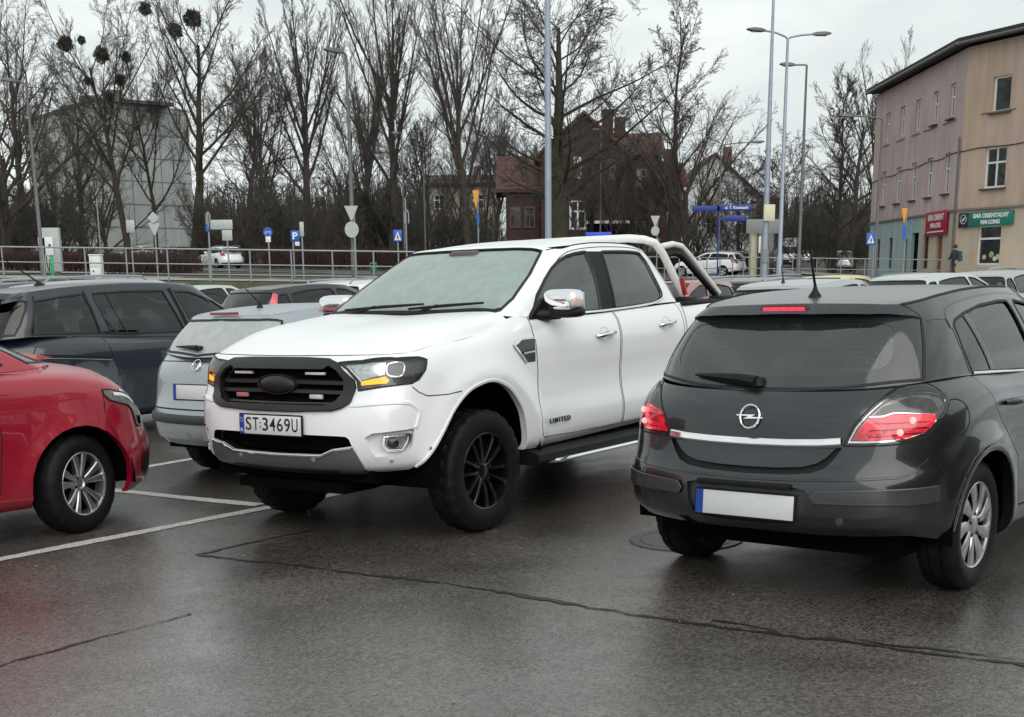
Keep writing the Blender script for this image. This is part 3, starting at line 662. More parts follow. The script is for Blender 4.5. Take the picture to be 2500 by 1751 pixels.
# ---------------------------------------------------------------- the white pickup
def build_truck():
    WHITE = paint('white_paint', (.84, .85, .865), 0., .3)
    C = truck_charts(); lo, ho, gr, ro = C['lower'], C['hood'], C['green'], C['roof']
    root = thing('pickup_truck', 'white double cab pickup with black grille and black wheels, its nose towards us', 'pickup truck', lot(-.85611, 8.5795, 4.08752))
    Y = lambda pts, c, ur=None, st=.03, k=None: c.uv(dens(smooth(pts, k) if k else pts, st), ur)
    # outlines (measured on the left side, mirrored)
    arch = Y(smooth([(.68, None, .42), (.645, None, .494), (.565, None, .60), (.485, None, .70), (.376, None, .815), (.238, None, .905), (.10, None, .942), (-.02, None, .95), (-.15, None, .915), (-.26, None, .85), (-.36, None, .74), (-.405, None, .62), (-.425, None, .50), (-.425, None, .42)], 4, False), lo, (3, 8))
    rarch = Y([(-3.22 + .50 * math.cos(a), None, .40 + .52 * math.sin(a)) for a in np.linspace(-.2, math.pi + .2, 16)], lo, (9, 14))
    head = Y([(.845, .461, 1.11), (.805, .609, 1.119), (.687, .777, 1.128), (.56, .843, 1.131), (.515, .864, 1.112), (.549, .874, 1.052), (.605, .866, 1.0), (.653, .85, .981), (.796, .726, .967), (.851, .612, .949), (.846, .602, 1.007), (.852, .535, 1.073)], lo, (0, 6), .02)
    gout_h = [(None, 0, 1.131), (None, .232, 1.13), (None, .405, 1.124), (None, .47, 1.104), (None, .515, 1.066), (None, .587, 1.012), (None, .598, .968), (None, .585, .92), (None, .58, .882), (None, .535, .853), (None, .47, .836), (None, .157, .826), (None, 0, .825)]
    ginn_h = [(None, 0, 1.07), (None, .375, 1.07), (None, .412, 1.088), (None, .473, 1.064), (None, .524, 1.012), (None, .522, .942), (None, .484, .885), (None, .406, .862), (None, 0, .862)]
    gout = Y(gout_h, lo, (0, 4)); ginn = Y(ginn_h, lo, (0, 4))
    intake = Y([(None, 0, .695), (None, .50, .69), (None, .555, .687), (None, .575, .673), (None, .590, .632), (None, .464, .614), (None, .368, .577), (None, 0, .572)], lo, (0, 4))
    skid = Y([(None, 0, .568), (None, .368, .573), (None, .466, .61), (None, .592, .627), (None, .612, .585), (None, .63, .516), (None, .61, .462), (None, .3, .452), (None, 0, .452)], lo, (0, 4))
    pocket = Y([(.883, .667, .682), (.861, .71, .706), (.673, .871, .723), (.689, .863, .62), (.728, .838, .575), (.846, .708, .567), (.869, .687, .623)], lo, (1, 6), .02)
    d1 = Y([(-.545, None, 1.345), (-.53, None, 1.21), (-.547, None, 1.156), (-.566, None, .956), (-.545, None, .60), (-.553, None, .545), (-.58, None, .527), (-.989, None, .517), (-1.645, None, .515), (-1.632, None, .854), (-1.617, None, 1.25), (-1.60, None, 1.345)], lo, (6, 10))
    d2 = Y([(-1.61, None, 1.345), (-1.627, None, 1.25), (-1.642, None, .854), (-1.655, None, .515), (-2.10, None, .515), (-2.30, None, .54), (-2.50, None, .70), (-2.60, None, .905), (-2.615, None, 1.15), (-2.60, None, 1.28), (-2.565, None, 1.345)], lo, (7, 11.5))
    fuel = None
    body = sheet(MB(), lo, None, [arch, rarch, head, gout, intake, skid, pocket, d1, d2], .045)
    flange(body, lo, arch, (0, -.05, 0)); flange(body, lo, rarch, (0, -.05, 0)); flange(body, lo, pocket, (-.04, -.012, 0)); flange(body, lo, head, (-.02, -.01, 0))
    body.build('body', WHITE, root)
    seam(root, lo, above_sill(arch), .022, 'arch_lip', WHITE, .001, .008)
    # seams
    seam(root, lo, lo.uv(dens([(.654, .853, .963), (.616, .872, .928), (.562, .89, .902), (.407, .927, .899), (.30, .944, .91)], .02, False), (2, 7)), .006)
    seam(root, lo, lo.uv(dens([(-2.64, None, 1.33), (-2.648, None, 1.15), (-2.65, None, .85), (-2.64, None, .56)], .03, False), (8, 12)), .007)
    seam(root, gr, gr.uv(dens([(-1.129, .619, 1.752), (-1.27, .645, 1.765), (-1.42, .665, 1.785), (-1.68, .675, 1.797), (-2.08, .67, 1.792), (-2.36, .64, 1.766), (-2.44, .60, 1.756)], .03, False), (2, 9)), .009)
    seam(root, gr, gr.uv(smooth([(-.56, .85, 1.315), (-.72, .822, 1.43), (-.90, .776, 1.555), (-1.06, .737, 1.65), (-1.2, .70, 1.71), (-1.36, .69, 1.745), (-1.7, .70, 1.768), (-2.1, .69, 1.765), (-2.36, .66, 1.74), (-2.43, .675, 1.69), (-2.50, .75, 1.52), (-2.56, .80, 1.37)], 4, False), (3, 9.3)), .006)
    seam(root, lo, lo.uv(smooth([(.90, .58, .87), (.854, .68, .873), (.712, .844, .876), (.66, .87, .855), (.63, .883, .815), (.645, .88, .76), (.66, .876, .725)], 4, False), (1, 6)), .026, 'bumper_crease', WHITE, -.004, .010)
    for s in 'LR':
        for nm, d, hx in (('door', d1, (-1.29, -1.515, 1.152, 1.170)), ('door', d2, (-2.21, -2.435, 1.187, 1.204))):
            dr = sheet(MB(), lo, shrink(d, lo, .0055), [], .04, 0, s).build(nm, WHITE, root)
            m = 1 if s == 'L' else -1
            hb = MB(); a = lo.uv([(hx[0], None, hx[2]), ((hx[0] + hx[1]) / 2, None, (hx[2] + hx[3]) / 2 + .004), (hx[1], None, hx[3])], (6, 12)); P = lo.P(a[:, 0], a[:, 1]); N = lo.N(a[:, 0], a[:, 1])
            Q = np.array([P[0] + N[0] * .004, P[0] * .85 + P[2] * .15 + N[0] * .03, P[1] + N[1] * .042, P[0] * .15 + P[2] * .85 + N[2] * .034, P[2] + N[2] * .008]) * np.array([1, m, 1]); hb.tube(Q, [.012, .016, .016, .018, .015], 10)
            hb.build('handle', CHROME, dr)
            cb = MB(); cen = (P[0] + P[2]) / 2; 
            cu = lo.uv([(cen[0] + .062 * math.cos(t), None, cen[2] + .052 * math.sin(t)) for t in np.linspace(0, 2 * math.pi, 20)[:-1]], (6, 12)); ribbon(cb, lo, cu, .004, .0012, None, True, s); cb.build('handle_recess', mat('recess_shade', (.5, .51, .52), .4), dr)
    # hood, roof, cab
    sheet(MB(), ho, None, [], .05).build('hood', WHITE, root)
    sheet(MB(), ro, None, [], .06).build('roof', WHITE, root)
    wsh = [(-1.052, 0, 1.768), (-1.055, .30, 1.764), (-1.068, .50, 1.752), (-1.105, .598, 1.735), (-.829, .688, 1.588), (-.542, .743, 1.432), (-.40, .74, 1.36), (-.36, .70, 1.345), (-.345, .35, 1.348), (-.345, 0, 1.345)]
    wind = gr.uv(dens(wsh, .04), (0, 4))
    w1 = Y([(-.62, .84, 1.338), (-.737, .805, 1.452), (-.80, .788, 1.49), (-.90, .763, 1.555), (-1.03, .733, 1.628), (-1.15, .712, 1.678), (-1.26, .703, 1.708), (-1.37, .70, 1.723), (-1.50, .704, 1.733), (-1.50, .75, 1.58), (-1.475, .857, 1.330), (-1.0, .857, 1.325)], gr, (3, 8))
    w2 = Y([(-1.70, .718, 1.735), (-2.0, .713, 1.738), (-2.30, .68, 1.722), (-2.335, .70, 1.66), (-2.36, .779, 1.552), (-2.40, .83, 1.43), (-2.385, .834, 1.395), (-2.33, .84, 1.368), (-2.152, .848, 1.352), (-1.66, .855, 1.335), (-1.66, .79, 1.521)], gr, (4, 10))
    bp = Y([(-1.50, .704, 1.733), (-1.70, .718, 1.735), (-1.66, .79, 1.521), (-1.66, .855, 1.335), (-1.475, .857, 1.330), (-1.50, .75, 1.58)], gr, (4, 9))
    rw = gr.uv(dens([(None, 0, 1.68), (None, .48, 1.67), (None, .60, 1.44), (None, 0, 1.44)], .05), (9.6, 11))
    cab = sheet(MB(), gr, None, [wind, w1, w2, bp, rw], .04); flange(cab, gr, w1, (0, -.03, 0)); flange(cab, gr, w2, (0, -.03, 0)); flange(cab, gr, wind, (-.02, 0, -.02)); cab.build('cab', WHITE, root)
    GW = glass('truck_windscreen_glass', (.62, .76, .72), drops=.25, refl=1.12, mist_sheen=.54, mist_sheen_col=(.45, .56, .52)); GS = glass('truck_side_glass', (.30, .36, .35), mist_sheen=.20, mist_sheen_col=(.30, .36, .345))  # windscreen's pale tone holds both mist and painted sky reflection
    sheet(MB(), gr, wind, [], .05, -.006).build('windshield', GW, root)
    wi = shrink(wind, gr, .03); wi[wind[:, 0] < 1e-6, 0] = 0; frit = MB(); sheet(frit, gr, wind, [wi], .03, -.0035)
    frit.build('windshield_edge', BLK, root); sl = MB(); ribbon(sl, gr, wind, .016, .001, .004); sl.build('windshield_seal', RUB, root)
    for s in 'LR':
        for w in (w1, w2):
            g = sheet(MB(), gr, w, [], .05, -.012, s).build('side_window', GS, root); sl = MB(); ribbon(sl, gr, w, .02, -.004, .006, True, s); sl.build('window_seal', RUB, g)
        sheet(MB(), gr, bp, [], .04, -.003, s).build('pillar_cover', BLK, root)
        tr = MB(); ribbon(tr, gr, gr.uv(smooth([(-1.10, .86, 1.319), (-1.57, .86, 1.324), (-2.10, .852, 1.345), (-2.30, .842, 1.364), (-2.40, .835, 1.395)], 5, False), (4, 10)), .016, .002, .006, False, s); tr.build('belt_trim', CHROME, root)
    sheet(MB(), gr, rw, [], .06, -.006).build('rear_window', GS, root)
    # grille
    gb = MB(); sheet(gb, lo, gout, [ginn], .03, .018); flange(gb, lo, gout, (.018, 0, 0)); flange(gb, lo, ginn, (-.05, 0, 0)); 
    g = gb.build('grille', mat('satin_black', (.013, .013, .014), .38, noise=.1, nscale=30), root)
    bk = MB(); sheet(bk, lo, ginn, [], .04, -.05); bk.build('grille_mesh', DARK, g)
    b = MB(); b.box((.868, 0, .972), (.02, .06, .09)); b.build('badge_mount', DARK, g)
    for z0, z1, w in ((1.000, .993, .034), (.946, .940, .034)):
        b = MB(); ribbon(b, lo, lo.uv(dens([(None, 0, z0), (None, .513, z1)], .04, False), (0, 4)), w, -.045, .035); b.build('grille_bar', MATS['satin_black'], g)
    b = MB(); ribbon(b, lo, lo.uv(dens([(None, 0, .888), (None, .44, .888)], .04, False), (0, 4)), .02, -.045, .02); b.build('grille_bar', MATS['satin_black'], g)
    fx = .899; b = MB(); b.lathe([(0, .030), (.35, .028), (.75, .020), (.93, .010), (1, -.0)], 36, 1); b.v[-1] = b.v[-1][:, [1, 0, 2]] * np.array([1, .150, .056]) + np.array([fx, 0, .982])
    b.lathe([(.98, .0), (1.0, .012), (1.08, .012), (1.12, -.03)], 36, 1); b.v[-1] = b.v[-1][:, [1, 0, 2]] * np.array([1, .150, .056]) + np.array([fx, 0, .982]); b.build('badge', MATS['satin_black'], g, recalc=True)
    LW = mat('marker_lamp', (.62, .60, .60), .25, coat=.5); LR_ = mat('marker_lamp_red', (.45, .16, .15), .25, coat=.5)
    for y0, y1, z, hh, mm in ((.228, .383, 1.047, .016, LW), (-.383, -.228, 1.047, .016, LW), (.266, .364, .912, .026, LW), (-.364, -.266, .912, .026, LR_)):
        b = MB(); b.bevbox((.893 - abs(y0) * .04 + (.012 if z < 1 else -.004), (y0 + y1) / 2, z), (.02, y1 - y0, hh), .004); b.build('marker_lamp', mm, g)
    b = MB(); sheet(b, lo, intake, [], .05, -.06); b.build('air_intake', DARK, root); b = MB(); flange(b, lo, intake, (-.06, 0, 0)); b.build('intake_rim', BLK, root)
    b = MB(); sheet(b, lo, skid, [], .04, .012); flange(b, lo, skid, (.012, 0, 0)); k = b.build('skid_plate', mat('skid_grey', (.20, .20, .21), .35, .6), root)
    b = MB(); ribbon(b, lo, lo.uv(dens([(None, 0, .566), (None, .368, .571), (None, .466, .608), (None, .592, .624)], .03, False), (0, 4)), .016, .012, .008); b.build('skid_edge', CHROME, k)
    b = MB(); ribbon(b, lo, lo.uv(dens([(None, 0, .475), (None, .45, .482)], .03, False), (0, 4)), .03, .012, .006); b.build('skid_lip', BLK, k)
    SENS = mat('sensor_ring', (.55, .56, .57), .35)
    for p, s in (((.785, .781, .542), 'L'), ((.586, .917, .597), 'L'), ((.785, .781, .542), 'R'), ((None, .31, .548), 'L'), ((None, .31, .548), 'R')):
        u = lo.uv([p], (0, 7))[0]; q = lo.P(*u); n = lo.N(*u); m = np.array([1, 1 if s == 'L' else -1, 1]); b = MB(); b.tube(np.array([q - n * .005, q + n * (.016 if p[0] is None else .005)]) * m, .013, 12); b.tube(np.array([q, q + n * (.018 if p[0] is None else .007)]) * m, .008, 10, 1); b.build('parking_sensor', [SENS, SATIN], root)
    # lamps
    AMB = mat('indicator_lit', (.9, .35, .02), .4, emit=(1, .33, .01), es=1.6, noise=.2, nscale=60); LIN = mat('lamp_housing', (.10, .10, .105), .25, .5, noise=.4, nscale=40)
    lens = Y([(.736, .757, 1.100), (.667, .809, 1.100), (.697, .821, 1.032), (.75, .779, 1.030), (.761, .758, 1.056)], lo, (0, 6), .01, 3)
    amber = Y([(.838, .62, 1.003), (.770, .755, 1.028), (.757, .772, 1.006), (.770, .764, .990), (.838, .622, .980)], lo, (0, 6), .015)
    refl = Y([(.84, .50, 1.10), (.79, .63, 1.105), (.735, .735, 1.108), (.765, .745, 1.04), (.835, .62, 1.008), (.845, .60, 1.02)], lo, (0, 6), .015)
    for s in 'LR':
        h = sheet(MB(), lo, head, [], .03, -.022, s).build('headlight', LIN, root)
        sheet(MB(), lo, refl, [], .02, -.016, s).build('reflector', REFL, h)
        b = MB(); sheet(b, lo, lens, [], .015, -.012, s); b.build('projector', BLKG, h); b = MB(); ribbon(b, lo, lens, .011, -.012, .008, True, s); b.build('projector_ring', CHROME, h)
        b = MB(); sheet(b, lo, amber, [], .02, -.008, s); b.build('indicator', AMB, h)
        b = MB(); ribbon(b, lo, lo.uv(dens([(.838, .535, 1.085), (.845, .60, 1.03), (.838, .622, 1.005)], .02, False), (0, 5)), .014, -.012, .006, False, s); b.build('reflector_blade', CHROME, h)
        b = MB(); sheet(b, lo, head, [], .03, .001, s); b.build('lens', LENSCLR, h)
        b = MB(); ribbon(b, lo, head, .010, 0, .003, True, s); b.build('lamp_seal', RUB, h)
        p = sheet(MB(), lo, pocket, [], .03, 0, s, push=lambda P, n: P + np.array([-.04, -.012, 0])).build('fog_lamp_recess', mat('recess_white', (.72, .73, .745), .4), root)
        fogp = Y([(.823, .767, .684), (.73, .84, .69), (.70, .864, .69), (.708, .858, .647), (.738, .835, .598), (.808, .775, .600), (.826, .76, .627)], lo, (1, 6), .02)
        f = sheet(MB(), lo, fogp, [], .02, 0, s, push=lambda P, n: P + np.array([-.028, -.008, 0])).build('fog_lamp', mat('fog_housing', (.30, .30, .31), .22, .7, noise=.45, nscale=45), root)
        b = MB(); ribbon(b, lo, fogp, .016, -.016, .010, True, s); b.build('fog_rim', CHROME, f)
        uv = lo.uv([(.795, .79, .645)], (1, 6))[0]; q = lo.P(*uv); m = 1 if s == 'L' else -1
        b = MB(); b.lathe([(0, .012), (.022, .010), (.034, .004), (.036, -.01)], 18, 1); V = b.v[-1]; n = lo.N(*uv); M = frame_mat((0, 0, 0), (-n[1], n[0], 0), (0, 0, 1)); M3 = np.array(M.to_3x3()); b.v[-1] = (V[:, [0, 2, 1]] @ M3.T + q + np.array([-.028, -.008, 0])) * np.array([1, m, 1]); b.build('fog_lens', BLKG, f, recalc=True)
        # side vent
        vp = Y([(-.300, None, 1.146), (-.385, None, 1.182), (-.540, None, 1.181), (-.540, None, 1.03), (-.43, None, 1.03)], lo, (5, 9), .03)
        v = sheet(MB(), lo, vp, [], .03, .002, s).build('side_vent', BLKG, root); b = MB(); ribbon(b, lo, lo.uv(dens([(-.43, None, 1.032), (-.305, None, 1.146), (-.388, None, 1.18)], .02, False), (5, 9)), .022, .002, .008, False, s)
        ribbon(b, lo, lo.uv(dens([(-.40, None, 1.09), (-.535, None, 1.10)], .03, False), (5, 9)), .016, .002, .008, False, s); ribbon(b, lo, lo.uv(dens([(-.388, None, 1.18), (-.54, None, 1.18)], .03, False), (5, 9)), .010, .002, .006, False, s); b.build('vent_trim', CHROME, v)
        # mirror: chrome cap on a black base, repeater in its outer end
        mr = MB(); bm = bmesh.new(); bmesh.ops.create_uvsphere(bm, u_segments=24, v_segments=14, radius=1)
        bm.verts.index_update(); V = np.array([q.co for q in bm.verts]); F = [[w.index for w in q.verts] for q in bm.faces]; bm.free()
        sup = lambda V, e: np.sign(V) * np.abs(V) ** e
        Vc = sup(V, .55) * np.array([.085, .145, .072]); Vc[:, 0] += .02 * (Vc[:, 1] / .15); Vc = Vc + np.array([-.76, .995, 1.415]); Vb = sup(V, .6) * np.array([.075, .155, .036]) + np.array([-.77, .985, 1.335])
        mm = np.array([1, m, 1]); mr.add(Vc * mm, F if m > 0 else [f_[::-1] for f_ in F], 0); mo = mr.build('mirror', CHROME, root, sharp=60)
        b = MB(); b.add(Vb * mm, F if m > 0 else [f_[::-1] for f_ in F]); b.tube(np.array([(-.66, .84, 1.32), (-.72, .90, 1.325), (-.76, .97, 1.33)]) * mm, .038, 10); b.prism([(-.55, 1.30), (-.72, 1.30), (-.72, 1.43), (-.66, 1.39)], 1, m * .835, m * .868); b.build('mirror_base', BLK, mo, sharp=50)
        b = MB(); Vr = sup(V, .6) * np.array([.05, .02, .033]) + np.array([-.72, 1.122, 1.40]); b.add(Vr * mm, F); b.build('mirror_indicator', mat('repeater', (.55, .42, .38), .2, coat=.5, emit=(1, .6, .4), es=.06), mo, recalc=True)
        b = MB(); b.prism([(.90, 1.36), (1.1, 1.36), (1.1, 1.46), (.90, 1.46)], 0, -.850, -.843); b.v[-1] = b.v[-1] * mm; b.build('mirror_glass', CHROME, mo, recalc=True)
        # side step with a bright edge
        b = MB(); b.prism([(.80, .455), (.93, .455), (.985, .43), (.99, .385), (.96, .36), (.82, .36)], 0, -.44, -2.55); b.v[-1] = b.v[-1] * mm; st = b.build('side_step', BLK, root, recalc=True)
        b = MB(); b.tube(np.array([(-.60, .955, .375), (-.66, .985, .372), (-2.40, .985, .372), (-2.46, .955, .375)]) * mm, .018, 8); b.build('step_trim', CHROME, st)
        b = MB(); b.tube(np.array([(-2.84, .79, 1.35), (-2.74, .765, 1.50), (-2.60, .72, 1.72), (-2.53, .69, 1.80), (-2.48, .62, 1.828), (-2.46, .50, 1.842), (-2.46, 0, 1.845)]) * mm, .031, 12)
        b.tube(np.array([(-2.58, .715, 1.77), (-2.75, .725, 1.79), (-2.88, .73, 1.775), (-2.99, .74, 1.71), (-3.45, .775, 1.40)]) * mm, .025, 12); sb = b.build('sports_bar', SATINW, root)
        b = MB(); b.tube(np.array([(-2.60, .715, 1.70), (-2.76, .725, 1.725), (-2.86, .73, 1.71), (-2.95, .74, 1.66), (-3.40, .775, 1.385)]) * mm, .024, 8); b.bevbox((-2.84, m * .79, 1.352), (.20, .10, .07), .015); b.bevbox((-3.47, m * .785, 1.352), (.26, .10, .06), .015); b.bevbox((-3.1, m * .79, 1.345), (.6, .07, .03), .01); b.build('bar_foot', BLK, sb)
        b = MB(); b.prism([(-2.80, 1.40), (-2.775, 1.40), (-2.72, 1.53), (-2.735, 1.53)], 1, .80, .835); b.v[-1] = b.v[-1] * mm; b.build('reflector_strip', mat('red_reflector', (.45, .03, .03), .3), sb, recalc=True)
        # arms of the windscreen wipers are added below; bed side rails
        b = MB(); b.bevbox((-3.48, m * .835, 1.335), (1.66, .08, .03), .01); b.build('bed_rail', BLK, root)
    tl = MB(); b = tl
    for y in (.84, -.84): MB().bevbox((-4.30, y, 1.03), (.08, .10, .42), .02).build('tail_lamp', mat('tail_red', (.25, .01, .012), .2, coat=1), root)
    b = MB(); b.box((-3.45, 0, .80), (1.62, 1.56, .04)); b.box((-2.68, 0, 1.07), (.04, 1.6, .52)); b.box((-4.26, 0, 1.07), (.05, 1.6, .52)); b.box((-3.45, .78, 1.07), (1.6, .03, .52)); b.box((-3.45, -.78, 1.07), (1.6, .03, .52)); b.build('cargo_bed', BLK, root)
    # underside, wheel houses
    b = MB(); b.box((-1.7, 0, .50), (5.0, 1.30, .20)); b.box((-.1, 0, .80), (1.3, 1.15, .55)); b.box((-1.6, 0, .42), (1.9, 1.66, .10))
    for x in (.02, -3.22):
        for m in (1, -1):
            well(b, x, m, .56, .36, -.14, .58, .42)
    b.box((.45, 0, .36), (.8, .9, .06)); b.box((0, 0, .39), (.09, 1.3, .09)); b.box((-3.22, 0, .39), (.12, 1.3, .12)); b.build('underbody', DARK, root)
    # cabin
    b = MB(); b.bevbox((-.72, 0, 1.22), (.55, 1.5, .20), .06); b.bevbox((-.50, 0, 1.27), (.3, 1.42, .08), .03); b.box((-1.6, 0, .75), (2.1, 1.62, .12)); b.box((-2.55, 0, 1.1), (.06, 1.6, .7)); b.build('dashboard', TRIM, root)
    b = MB(); sheet(b, gr, None, [wind, w1, w2, rw, bp], .08, -.025); b.build('cabin_lining', TRIM, root)
    seat_set(root, ((-1.35, 0), (-2.2, 0)), .38, .80); steering_wheel(root, (-.95, .38, 1.25)); 
    b = MB(); sheet(b, ro, None, [], .12, -.035); b.build('roof_lining', LINER, root)
    b = MB(); b.bevbox((-1.03, 0, 1.715), (.10, .26, .10), .03); b.bevbox((-1.10, 0, 1.66), (.03, .24, .07), .012); b.build('rear_view_mirror', mat('camera_cover', (.09, .07, .07), .5), root)
    for a, c in (((-.35, -.55), (-.40, .12)), ((-.35, .02), (-.40, .62))):
        b = MB(); p = gr.uv([(None, a[1], 1.368), (None, (a[1] + c[1]) / 2, 1.374) if False else (None, abs(a[1]), 1.368), (None, abs(c[1]), 1.385)], (0, 3.5))
        A = gr.P(*gr.uv([(None, abs(a[1]), 1.362)], (0, 3.5))[0]) * np.array([1, 1 if a[1] >= 0 else -1, 1]); B = gr.P(*gr.uv([(None, abs(c[1]), 1.392)], (0, 3.5))[0]) * np.array([1, 1 if c[1] >= 0 else -1, 1])
        up = np.array([.02, 0, .022]); b.tube([A + up, (A + B) / 2 + up * 1.1, B + up], [.008, .011, .007], 6); b.tube([A + np.array([.03, .02, -.02]), (A * .6 + B * .4) + up * 1.4], [.012, .008], 6); b.build('wiper', BLK, root)
    b = MB(); b.tube([(-.345, -.64, 1.345), (-.335, -.35, 1.352), (-.335, 0, 1.352), (-.335, .35, 1.352), (-.345, .64, 1.345)], .014, 6); b.build('cowl_panel', BLK, root)
    for x, r in ((0.015, 'f'), (-3.22, 'r')):
        for m in (1, -1): wheel(root, (x, m * .805, .385), .385, .212, 'offroad', 0., 48, .246, m)
    # plate and lettering
    u = lo.uv([(None, .0, .745)], (0, 3))[0]; q = lo.P(*u)
    plate(root, frame_mat((q[0] + .014, 0, .742), (0, 1, 0), (-.05, 0, 1)), [('S', .062), ('T', .060), (':', 0), ('3', .062), ('4', .062), ('6', .062), ('9', .062), ('U', .062)])
    for s, m in (('L', 1),):
        u = lo.uv([(-.60, None, .628), (-.97, None, .628)], (6, 9)); P = lo.P(u[:, 0], u[:, 1]); n = lo.N(u[:, 0], u[:, 1]).mean(0); c = (P[0] + P[1]) / 2
        text_obj('LIMITED', .046, BLK, root, frame_mat(c + n * .006, P[1] - P[0], (0, 0, 1)), 1.25, .0004, .003, 'lettering', space=1.35)
    b = MB(); u = ho.uv([(None, 0, None)])
    return root
SATINW = mat('satin_tube', (.74, .73, .71), .35, 0., coat=.4)
# ---------------------------------------------------------------- the dark grey hatchback
def build_hatch():
    GREY = paint('graphite_paint', (.020, .022, .026), .5, .27)
    C = hatch_charts(); lo, ho, gr, ro = C['lower'], C['hood'], C['green'], C['roof']
    root = thing('hatchback_car', 'dark grey hatchback seen from behind with its brake lights lit', 'car', lot(1.6252, 6.6532, .884928))
    Y = lambda pts, c, ur=None, st=.03, k=None: c.uv(dens(smooth(pts, k) if k else pts, st), ur)
    R7, R9 = (4, 9.7), (8, 13)
    def arc(cx, r, rz): return Y([(cx + r * math.cos(a), None, .315 + rz * math.sin(a)) for a in np.linspace(-.45, math.pi + .45, 20)], lo, (2, 10))
    ar, af = arc(0., .385, .385), arc(2.614, .385, .385)
    tail = Y([(None, .462, .768), (None, .50, .855), (None, .55, .925), (None, .59, .975), (None, .63, .998), (-.47, .675, 1.004), (-.41, .72, .998), (-.35, .77, .972), (-.365, .795, .935), (-.42, .80, .89), (-.475, .79, .843), (-.53, .77, .803), (-.60, .71, .780), (None, .63, .773), (None, .55, .769)], lo, (8, 13), .02)
    recess = Y([(None, 0, .748), (None, .30, .750), (None, .455, .757), (None, .42, .70), (None, .385, .662), (None, .33, .640), (None, .22, .628), (None, 0, .623)], lo, (10, 13), .02)
    platep = Y([(None, 0, .560), (None, .27, .570), (None, .315, .560), (None, .31, .48), (None, .285, .42), (None, .255, .402), (None, .15, .394), (None, 0, .392)], lo, (10, 13), .02)
    d2 = Y([(-.02, None, 1.04), (.03, None, .972), (.10, None, .88), (.169, None, .805), (.33, None, .69), (.45, None, .60), (.50, None, .45), (.53, None, .335), (.85, None, .325), (1.22, None, .318), (1.225, None, .6), (1.21, None, 1.03)], lo, (4, 9))
    d1 = Y([(1.225, None, 1.03), (1.24, None, .6), (1.235, None, .318), (2.0, None, .30), (2.12, None, .40), (2.13, None, .7), (2.06, None, .93), (2.0, None, 1.0)], lo, (4, 8))
    body = sheet(MB(), lo, None, [ar, af, tail, recess, platep, d1, d2], .04)
    flange(body, lo, ar, (0, -.05, 0)); flange(body, lo, af, (0, -.05, 0)); flange(body, lo, platep, (.03, 0, 0)); flange(body, lo, recess, (.02, 0, 0)); flange(body, lo, tail, (.02, -.01, 0))
    body.build('body', GREY, root)
    seam(root, lo, above_sill(ar), .03, 'arch_lip', GREY, .001, .008)
    b = sheet(MB(), lo, platep, [], .03, 0, push=lambda P, n: P + np.array([.03, 0, 0])).build('plate_recess', mat('recess_grey', (.06, .062, .066), .4), root)
    b = sheet(MB(), lo, recess, [], .03, 0, push=lambda P, n: P + np.array([.022, 0, 0])); b.build('bumper_gap', BLK, root)
    inr = Y([(None, 0, .748), (None, .30, .750), (None, .425, .753), (None, .385, .71), (None, .345, .684), (None, .28, .665), (None, .15, .656), (None, 0, .654)], lo, (10, 13), .02)
    b = sheet(MB(), lo, inr, [], .03, -.004); b.build('tailgate_foot', GREY, root)
    # seams of the tailgate and bumper
    seam(root, lo, lo.uv(dens([(None, .462, .766), (None, .50, .856), (None, .552, .928), (None, .60, .99), (None, .635, 1.03)], .02, False), (8, 13)), .012)
    seam(root, lo, lo.uv(dens([(-.56, .755, .79), (-.50, .80, .70), (-.42, .845, .60)], .02, False), (8, 11)), .005)
    seam(root, lo, lo.uv(dens([(-.36, .77, .975), (-.37, .745, 1.01), (-.40, .70, 1.035)], .02, False), (8, 11)), .006)
    b = MB(); fc = [(-.325 + .105 * math.cos(t), None, .868 + .085 * math.sin(t)) for t in np.linspace(0, 2 * math.pi, 24)[:-1]]
    ribbon(b, lo, lo.uv(fc, (6, 10)), .005, .001, None, True, 'R'); b.build('fuel_flap', GAP, root)
    # chrome strip, badge, bumper mouldings
    b = MB(); ribbon(b, lo, lo.uv(dens([(None, 0, .767), (None, .2, .769), (None, .35, .775), (None, .448, .784)], .03, False), (10, 13)), .034, .004, .014); st = b.build('chrome_strip', CHROME, root)
    u = lo.uv([(None, 0, .882)], (11, 13))[0]; q = lo.P(*u); n = lo.N(*u); n = n * [1, 0, 1]; n /= np.linalg.norm(n); M = frame_mat(q + n * .004, (0, -1, 0), np.cross(n, (0, -1, 0)))
    b = MB(); b.tube([(.050 * math.cos(t), .055 * math.sin(t), .005) for t in np.linspace(0, 2 * math.pi, 40)[:-1]], .0058, 8, closed=True)
    b.prism([(-.072, .010), (.032, .008), (.006, -.006), (.072, -.010), (-.032, -.008), (-.006, .006)][::-1], 2, .004, .011) if False else b.prism([(-.070, .0075), (-.070, .0025), (-.006, .0015), (-.030, -.0115), (.070, -.0075), (.070, -.0025), (.010, -.0015), (.030, .0095)], 2, .002, .010)
    o = b.build('emblem', CHROME, root, recalc=True); o.matrix_local = M
    MOULD = mat('bumper_moulding', (.055, .057, .062), .32, .4, coat=.4)
